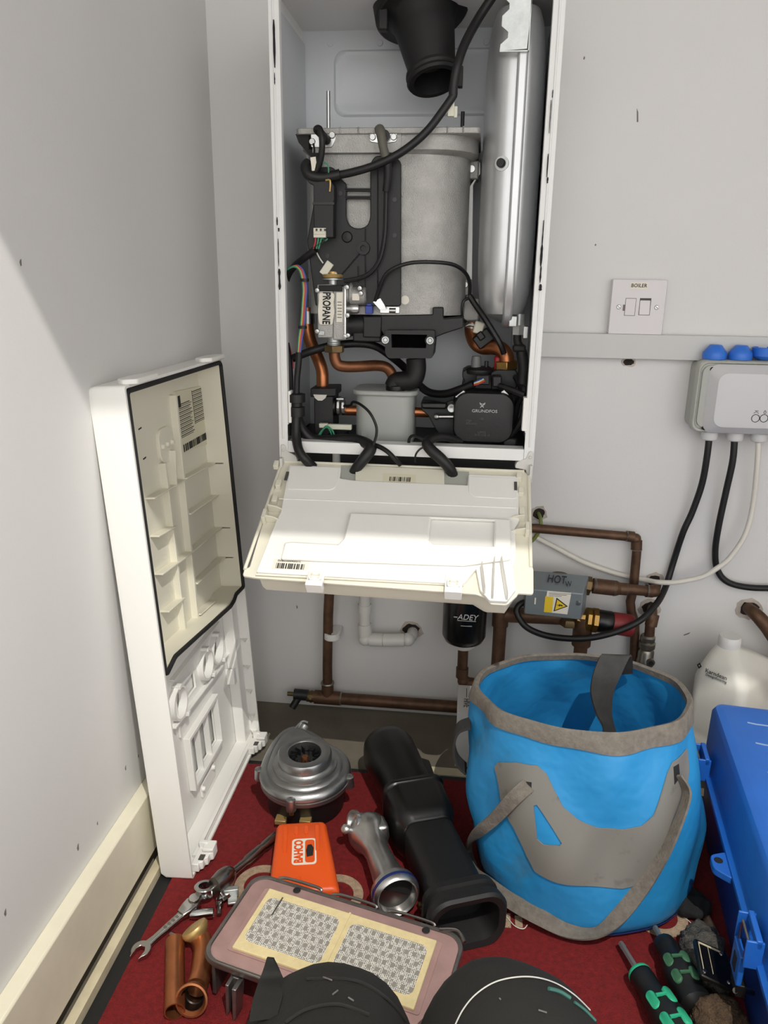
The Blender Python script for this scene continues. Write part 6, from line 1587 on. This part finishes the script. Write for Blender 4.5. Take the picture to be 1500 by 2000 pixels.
br = nt.nodes.new('ShaderNodeTexBrick'); br.inputs['Scale'].default_value = 1; br.inputs['Brick Width'].default_value = .0092; br.inputs['Row Height'].default_value = .0105; br.inputs['Mortar Size'].default_value = .0025; br.inputs['Color1'].default_value = (1, 1, 1, 1); br.inputs['Color2'].default_value = (1, 1, 1, 1); br.inputs['Mortar'].default_value = (0, 0, 0, 1); br.offset = .5
nt.links.new(mpn.outputs['Vector'], br.inputs['Vector'])
mx = nt.nodes.new('ShaderNodeMix'); mx.data_type = 'RGBA'; nt.links.new(br.outputs['Color'], mx.inputs[0]); nt.links.new(rmp.outputs['Color'], mx.inputs[6]); mx.inputs[7].default_value = lin('8d887f'); nt.links.new(mx.outputs[2], bs.inputs['Base Color'])
MATS['perforated'] = pm
hw_ = (ca1 - ca0) / 2
for k in (0, 1):
    x_ = ca0 + hw_ * (k + .5)
    m = M(); m.prism([(x, y) for x, y in rrect(hw_ - .013, cw - .024, .008, 5, x_, cy)], (0, 0, .007), (1, 0, 0), (0, 1, 0), .0005); pf = m.out('perforated_field', 'perforated', ce)
m = M(); m.bx((ca0 + ca1) / 2 - .0012, (ca0 + ca1) / 2 + .0012, cy - cw / 2, cy + cw / 2, .007, .0079); m.out('joint_rib', 'ceramic', ce)
m = M(); m.prism([(-.0008, -.014), (.0008, -.014), (.0012, .014), (-.0004, .014)], (ca0 + .021, cy + cw * .25, .0076), (1, 0, 0), (0, 1, 0), .0003); m.out('crack', 'ink_grey', ce)
m = M()
for x in (.058, BL - .044): m.lathe([(.0001, .0005), (.004, .0005), (.0046, 0)], (x, -.008, .003), (0, 0, 1), 16)
outs(m, 'bolt_hole', 'ink', bu)
m = M()
for x in (.03, .10, .17): m.tube([V((x, .001, .003)), V((x + .012, .003, .005)), V((x + .05, .003, .005)), V((x + .056, .001, .003))], .0018, n=8)
m.tube([V((BL - .03, -.001, .003)), V((BL - .01, .002, .006)), V((BL + .001, -.010, .005))], .0022, n=8)
m.tube([V((.02, -BWd, .003)), V((.05, -BWd - .002, .005)), V((.10, -BWd - .002, .005))], .0018, n=8)
outs(m, 'raised_lip', 'tool_steel', bu)
Bi = BTm.inverted()
for (px, py) in ((462, 1900),):
    q = Bi @ G(px, py, .055)
    foot_ = Bi @ G(442, 1957, ZC)
    m = M(); qa, qb = q + V((-.006, 0, -.004)), q + V((.010, 0, -.004)); d_ = V((0, 0, 1)); down = (foot_ - q); 
    m.prism([(0, 0), (.004, 0), (.004, -.036), (.0, -.046)], qa, (1, 0, 0), (0, 0, 1), .014, N=(0, -1, 0)); m.prism([(.009, 0), (.014, 0), (.013, -.040), (.009, -.046)], qa, (1, 0, 0), (0, 0, 1), .016, N=(0, -1, 0)); m.prism([(.0, 0), (.014, 0), (.013, -.034), (.001, -.040)], qa + V((0, -.0, 0)), (1, 0, 0), (0, 0, 1), .003, N=(0, -1, 0)); m.out('support_leg', 'plate_metal', bu, bevel=.0008)
m = M(); m.bx(.012, .016, -BWd + .004, -.010, -.048, -.010); m.bx(BL - .03, BL - .026, -BWd + .01, -.012, -.046, -.010); m.bx(.03, BL - .05, -.024, -.020, -.048, -.010); outs(m, 'under_flange', 'plate_metal', bu)

# ---------------------------------------------------------------- hand tools on the left
ra, rb = G(433, 1722, .028), G(530, 1640, .022); rd = (rb - ra).normalized()
rt_ = thing('ratchet', 'dark steel ratchet handle lying beneath the orange case', 'ratchet', loc=V((ra.x, ra.y, ZC)))
m = M(); m.lathe([(.0001, -.016), (.014, -.013), (.0165, 0), (.015, .012), (.009, .020), (.0001, .022)], ra, rd, 20, sq=(1, .72)); m.out('ratchet_head', 'tool_steel', rt_)
m = M(); m.lathe([(.0055, .014), (.0048, .03), (.0048, .045), (.0062, .050), (.0062, .075), (.005, .08), (.0062, .085), (.0065, .105), (.0055, .112), (.0001, .113)], ra, rd, 18); m.out('ratchet_handle', 'tool_steel', rt_)
m = M(); m.lathe([(.0001, -.012), (.008, -.012), (.0085, -.002), (.011, 0), (.011, .004), (.0001, .004)], ra + V((.004, -.008, -.012)), (.5, -.3, -1), 16); m.out('drive_socket', 'tool_chrome', rt_)
q = G(452, 1742, .02); m = M(); m.box(q, (.018, .008, .012), Matrix.Rotation(.3, 3, 'Z')); m.box(q + V((.004, -.008, -.004)), (.012, .014, .003), Matrix.Rotation(.3, 3, 'Z')); o = m.out('steel_bracket', 'zinc', None, bevel=.001); tag(o, 'small folded zinc bracket between the ratchet head and the burner plate', 'bracket')
q = G(457, 1752, ZC + .004); m = M(); m.lathe([(.0001, 0), (.006, 0), (.0065, .004), (.004, .007), (.0001, .007)], (q.x, q.y, ZC + .0004), (0, 0, 1), 14); o = m.out('yellow_plug', 'yellow_tag', None); tag(o, 'small yellow plastic plug half hidden by the burner plate corner', 'plug')

sa, sb = G(276, 1856, ZC + .005), G(405, 1742, ZC + .012); sd = (sb - sa).normalized(); sn = V((-sd.y, sd.x, 0)).normalized(); sz = sd.cross(sn)
if sz.z < 0: sn = -sn; sz = -sz
SL = (sb - sa).length
SPT = frame(sa, sd, sn, sd.cross(sn))
sp_ = thing('ratchet_spanner', 'open-ended steel spanner with flexible ring head at the mat edge', 'spanner', T=SPT)
m = M(); jaw = []
for i in range(25):
    a = math.radians(215 - 250 * i / 24 - 0); jaw.append((.011 * math.cos(a), .011 * math.sin(a)))
jaw = [(.0115 * math.cos(math.radians(d)), .0115 * math.sin(math.radians(d))) for d in range(-140, 141, 14)]
jaw_o = jaw; jaw_i = [(-.013, .0055), (-.001, .0055), (.0035, .003), (.0035, -.003), (-.001, -.0055), (-.013, -.0055)]
rot = math.radians(15); rr2 = lambda p: (p[0] * math.cos(rot) - p[1] * math.sin(rot), p[0] * math.sin(rot) + p[1] * math.cos(rot))
m.prism([rr2(p) for p in jaw_o + jaw_i], (0, 0, -.003), (1, 0, 0), (0, 1, 0), .006); m.out('open_jaw', 'tool_chrome', sp_, bevel=.0008)
m = M(); m.rings([[V((x, y, z)) for y, z in rrect(w, h, .002, 3)] for x, w, h in ((.008, .011, .006), (.02, .0085, .0055), (SL * .55, .0105, .0055), (SL * .60, .012, .006))]); sh = m.out('shank', 'tool_chrome', sp_)
m = M()
for i in range(8): m.bx(.034 + i * .006, .037 + i * .006, -.0022, .0022, .0026, .0031)
outs(m, 'stamped_mark', 'tool_steel', sh)
m = M(); m.rings([[V((x, y, z + .001)) for y, z in rrect(w, h, .003, 3)] for x, w, h in ((SL * .58, .013, .008), (SL * .66, .018, .010), (SL * .76, .020, .011), (SL * .82, .014, .010))]); m.lathe([(.0001, .009), (.0065, .009), (.008, .006), (.008, -.004)], (SL * .80, 0, 0), (0, 0, 1), 18); m.out('flex_joint', 'tool_chrome', sp_)
m = M(); m.lathe([(.0075, -.002), (.0125, -.001), (.013, .004), (.013, .009), (.012, .010), (.0075, .010), (.0070, .004), (.0075, -.002)], (SL * .96, 0, .002), (.2, .1, 1), 20, cap=False); m.rings([[V((x, y, z + .004)) for y, z in rrect(w, h, .003, 3)] for x, w, h in ((SL * .80, .011, .008), (SL * .90, .012, .008))]); m.out('ring_head', 'tool_chrome', sp_)

a, b = G(378, 1786, ZC + .0066), G(407, 1784, ZC + .0066); m = M(); m.lathe([(.0001, -.004), (.005, -.004), (.0058, 0), (.0062, .018), (.0062, (b - a).length + .006), (.0052, (b - a).length + .0065), (.0042, (b - a).length + .004), (.0001, (b - a).length)], a, b - a, 18); o = m.out('socket', 'tool_chrome', None); tag(o, 'small chrome socket lying beside the spanner on the red mat', 'socket')
for i, (a, b, lab) in enumerate(((G(428, 1788, ZC + .0034), G(429, 1764, ZC + .004), 'short dark hex bolt lying upright in view left of the burner plate'), (G(333, 1824, ZC + .0034), G(357, 1836, ZC + .0044), 'short steel bolt touching the collar of the copper elbow'))):
    L_ = (b - a).length; m = M(); m.lathe([(.0001, 0), (.0030, .0006), (.0032, L_ * .7), (.0030, L_ * .72), (.0047, L_ * .73), (.0047, L_ + .002), (.0034, L_ + .002), (.0030, L_), (.0001, L_)], a, b - a, 14); o = m.out('bolt', 'tool_steel', None); tag(o, lab, 'bolt', 'loose bolts on the mat')

# copper pieces
a, b = G(342, 1838, ZC + .0112), G(341, 1976, ZC + .0112)
m = M(); L_ = (b - a).length; m.lathe([(.0095, 0), (.011, 0), (.011, L_), (.0095, L_), (.0094, L_ * .5), (.0095, 0)], a, b - a, 28, cap=False); o = m.out('copper_tube', 'copper_bright', None); tag(o, 'short straight copper tube lying on the red mat next to the copper elbow', 'pipe')
ce_ = thing('copper_elbow', 'bent copper connecting pipe with collars at both ends on the mat', 'pipe', loc=G(378, 1890, ZC))
e0, e1, e2, e3, e4 = G(379, 1812, .032), G(388, 1826, .024), G(397, 1848, .020), G(391, 1905, .019), G(379, 1944, .022)
m = M(); m.tube([e0, e1, e2, (e2 + e3) / 2 + V((.001, 0, 0)), e3, e3.lerp(e4, .62)], .0118, n=20); m.out('bent_pipe', 'copper_bright', ce_)
nd = (e4 - e3).normalized() * .8 + V((0, -.25, .35)); nd.normalize()
m = M(); m.lathe([(.0118, -.012), (.0135, -.008), (.016, -.005), (.0175, .0), (.0175, .003), (.0155, .0035), (.0140, .001), (.0125, -.001)], e4 + nd * .008, nd, 28, cap=False); m.out('open_collar', 'copper_bright', ce_)
m = M(); m.lathe([(.0128, -.0005), (.0118, -.003), (.0112, -.012), (.0100, -.013), (.0098, -.024), (.0001, -.025)], e4 + nd * .008, nd, 28, cap=False); m.out('inner_bore', 'bore_dark', ce_)
nd2 = (e0 - e1).normalized() + V((-.1, .1, .1)); nd2.normalize()
m = M(); m.lathe([(.0118, -.010), (.0155, -.006), (.0165, -.002), (.0155, .001), (.012, .002), (.0001, .001)], e0, nd2, 28); m.out('end_collar', 'zinc_yellow', ce_)

# ---------------------------------------------------------------- screwdrivers


def driver(a, b, e, label, green, ring=True):
    t = thing('screwdriver', label, 'screwdriver', loc=V((b.x, b.y, ZC)), group='black and green screwdrivers')
    d = (e - b).normalized(); m = M(); m.cyl(a, b + d * .01, .0034, n=6); m.lathe([(.0001, -.002), (.0030, -.001), (.0034, .004), (.0034, .006)], a, d, 12); m.out('blade', 'blade_steel', t)
    L_ = (e - b).length
    kk = 1.0 if ring else min(1, L_ / .116)
    m = M(); m.lathe([(r_ * .9, h_ * kk) for r_, h_ in [(.0001, 0), (.012, .001), (.0145, .006), (.0155, .014), (.0145, .024), (.0150, .032), (.0195, .048), (.0212, .062), (.0205, .076), (.0185, .090), (.0200, .100), (.0200, .108), (.013, .114), (.0001, .116)]], b, d, 12); h = m.out('handle', 'handle_black', t)
    if ring: m = M(); m.lathe([(.0112, .0005), (.0126, .0015), (.0136, .0045), (.0134, .006)], b, d, 24, cap=False); m.out('handle_ring', 'handle_green', t)
    up_ = V((0, 0, 1)); sd_ = d.cross(up_).normalized(); up_ = sd_.cross(d).normalized()
    for (h0, rad, ang, l) in ((.050 * kk, .0185, -34, .021), (.050 * kk, .0185, 34, .021), (.077 * kk, .0188, -34, .021), (.077 * kk, .0188, 34, .021)):
        aa = math.radians(ang + 8); nrm = up_ * math.cos(aa) + sd_ * math.sin(aa); tg = nrm.cross(d)
        m = M(); R = []
        for g, hh in ((0, -.003), (0, .0005), (.0015, .0014)):
            R.append([b + d * (h0 + 0 + y) + tg * x + nrm * (rad - .0008 + hh - x * x * 14) for x, y in rrect(.0105 - g, l * kk - g, .005, 5)])
        m.rings(R); m.out('grip_patch', green, h, ang=50)
    for h0 in (.050 * kk, .077 * kk):
        nrm = up_ * math.cos(.14) + sd_ * math.sin(.14); m = M(); m.box(b + d * h0 + nrm * .0187, (.012, .0026, .0026), frame(V((0, 0, 0)), sd_, d, up_).to_3x3()); m.out('grip_bar', green, h)
    return t


driver(G(1213, 1843, .018), G(1246, 1897, .024), G(1326, 2020, .030), 'screwdriver with bright green grips, the nearer one, its tip by the bucket', 'handle_green')
driver(G(1280, 1812, .020), G(1294, 1836, .026), G(1364, 1972, .026), 'screwdriver with dull green grips beside the wire wool, its shaft by the bucket', 'handle_green_dark', ring=False)


def wool(c, r, s, name, mt, label):
    m = M(); m.ball(c, r, s, sub=5); rr = random.Random(int(c.x * 1e4))
    from mathutils import noise
    for v in m.b.verts:
        d = (v.co - c); n = noise.fractal(v.co * 55, 1.0, 2.0, 4) * .22 + noise.noise(v.co * 420) * .07; v.co = c + d * (1 + n)
        v.co.z = max(v.co.z, ZC + .0005)
    o = m.out(name, mt, None, ang=180)
    # stray fibres
    tag(o, label, 'wire wool', 'wire wool pads'); return o


wool(G(1375, 1870, .022), .036, (.72, 1.25, .55), 'wire_wool_pad', 'wire_wool', 'grey steel wool pad under the black catch plate of the toolbox')
wool(G(1400, 1985, .022), .028, (1.1, .8, .7), 'wire_wool_pad', 'wire_wool_brown', 'brownish wire wool pad at the bottom right beside the screwdriver handles')
m = M(); q = G(1345, 1775, ZC); m.ball((q.x, q.y, ZC + .010), .024, (1.1, 1.0, .42), sub=4)
from mathutils import noise as _ns
for v in m.b.verts:
    v.co.z = max(v.co.z + _ns.noise(v.co * 90) * .006, ZC + .0004); v.co.x += _ns.noise(v.co * 70) * .006
o = m.out('black_rag', 'cloth_black', None, ang=180); tag(o, 'crumpled scrap of black mesh cloth behind the bucket base', 'rag')
for pts, lab in (([(1334, 1790), (1352, 1806), (1358, 1830), (1350, 1850)], 'single pale loose thread on the mat below the black rag'), ([(985, 1785), (1005, 1808), (1022, 1814), (1030, 1806)], 'single pale loose thread on the mat left of the bucket base')):
    m = M(); m.tube([G(x, y, ZC + .002) for x, y in pts], .0006, n=6); o = m.out('loose_thread', 'wire_white', None); tag(o, lab, 'thread', 'loose threads on the mat')
# ---------------------------------------------------------------- the kneeling person (legs only come into the frame)
per = thing('person', 'kneeling person in black work trousers seen from the thighs down at the bottom edge', 'person', loc=(.40, -.95, ZC))
J = {'pel': (.400, -1.185, .245), 'waist': (.400, -1.225, .36),
     'hl': (.330, -1.160, .235), 'hr': (.470, -1.160, .235),
     'tl': (.314, -.95, .185), 'tr': (.478, -.94, .185),
     'kl': (.304, -.728, .102), 'kr': (.478, -.728, .100), 'ml': (.304, -.664, .092), 'mr': (.476, -.668, .090),
     'sl': (.318, -.90, .062), 'sr': (.472, -.90, .062),
     'al': (.345, -1.10, .052), 'ar': (.455, -1.10, .052),
     'fl': (.352, -1.215, .040), 'fr': (.448, -1.215, .040)}
RD = {'pel': .125, 'waist': .125, 'hl': .10, 'hr': .10, 'tl': .086, 'tr': .086, 'kl': .096, 'kr': .110, 'ml': .080, 'mr': .090, 'sl': .058, 'sr': .058, 'al': .042, 'ar': .042, 'fl': .036, 'fr': .036}
ks = list(J); ed = [('pel', 'waist'), ('pel', 'hl'), ('pel', 'hr'), ('hl', 'tl'), ('hr', 'tr'), ('tl', 'kl'), ('tr', 'kr'), ('kl', 'ml'), ('kr', 'mr'), ('kl', 'sl'), ('kr', 'sr'), ('sl', 'al'), ('sr', 'ar'), ('al', 'fl'), ('ar', 'fr')]
off = V((.40, -.95, ZC))
me = bpy.data.meshes.new('body'); me.from_pydata([tuple(V(J[k]) - off) for k in ks], [(ks.index(a), ks.index(b)) for a, b in ed], [])
bo_ = bpy.data.objects.new('body', me); COL.objects.link(bo_); bo_.parent = per
sm_ = bo_.modifiers.new('Skin', 'SKIN'); sm_.use_smooth_shade = True
for i, k in enumerate(ks):
    s = me.skin_vertices[0].data[i]; s.radius = (RD[k], RD[k]); s.use_root = (k == 'pel')
sb_ = bo_.modifiers.new('Subdiv', 'SUBSURF'); sb_.levels = 3; sb_.render_levels = 3
dg = bpy.context.evaluated_depsgraph_get(); dg.update()
nm = bpy.data.meshes.new_from_object(bo_.evaluated_get(dg)); bo_.modifiers.clear(); bo_.data = nm; bpy.data.meshes.remove(me); nm.name = 'body'
from mathutils import noise as _n2
for v in nm.vertices:
    w = v.co + off
    k = _n2.noise(w * 16) * .004 + _n2.noise(w * 38) * .0018
    v.co += v.normal * k
    if v.co.z < .001: v.co.z = .001
nm.materials.clear(); nm.materials.append(MATS['trouser_black'])
for p in nm.polygons: p.use_smooth = True
from mathutils.bvhtree import BVHTree
bm_ = bmesh.new(); bm_.from_mesh(nm); bvh = BVHTree.FromBMesh(bm_)


def onleg(px, py, o=.0015):
    """where the sight line of a pixel meets the trousers, lifted off the cloth by o"""
    r = bvh.ray_cast(CP - off, ray(px, py).normalized())
    if r[0] is None: return None
    return r[0] + off + r[1] * o


def strip(px, r, name, mt, par=bo_, n=6):
    q = [onleg(x, y) for x, y in px]; q = [p for p in q if p is not None]
    if len(q) > 1: m = M(); m.tube(q, r, n=n); return m.out(name, mt, par)


strip([(888, 2010), (905, 1975), (930, 1945), (965, 1922), (1005, 1912), (1045, 1912), (1085, 1924), (1120, 1946), (1150, 1975), (1175, 2005)], .0006, 'stitched_seam', 'stitch_white')
strip([(1070, 1934), (1092, 1940), (1112, 1952)], .0016, 'paint_smear', 'scuff_teal')
strip([(1120, 1960), (1140, 1975), (1160, 1995)], .0012, 'paint_smear', 'scuff_teal')
for pts in ([(632, 1912), (648, 1918)], [(660, 1938), (650, 1946)], [(680, 1952), (690, 1958)], [(490, 1950), (484, 1960)], [(735, 1908), (738, 1911)], [(975, 1952), (978, 1955)], [(1050, 1975), (1066, 1980)]):
    strip(pts, .0007, 'scuff_mark', 'scuff_light')
# the knee pad's loose strap end on the left knee
q = [onleg(*p, .004) for p in ((520, 1995), (528, 1960), (535, 1925))]
q = [p for p in q if p is not None]
if len(q) == 3:
    tip = q[2] + V((-.004, .012, .014)); m = M(); m.ribbon(q + [tip], [V((.022, .006, 0)), V((.024, .006, 0)), V((.022, .004, 0)), V((.006, 0, 0))], .004, k=6); m.out('knee_pad_strap', 'pad_black', bo_, ang=60)
for c in ([(450, 1985), (520, 1938), (600, 1915), (690, 1918), (750, 1950), (790, 1995)], [(560, 2000), (600, 1975), (660, 1965), (720, 1985)]):
    strip(c, .0014, 'knee_pad_seam', 'pad_black')
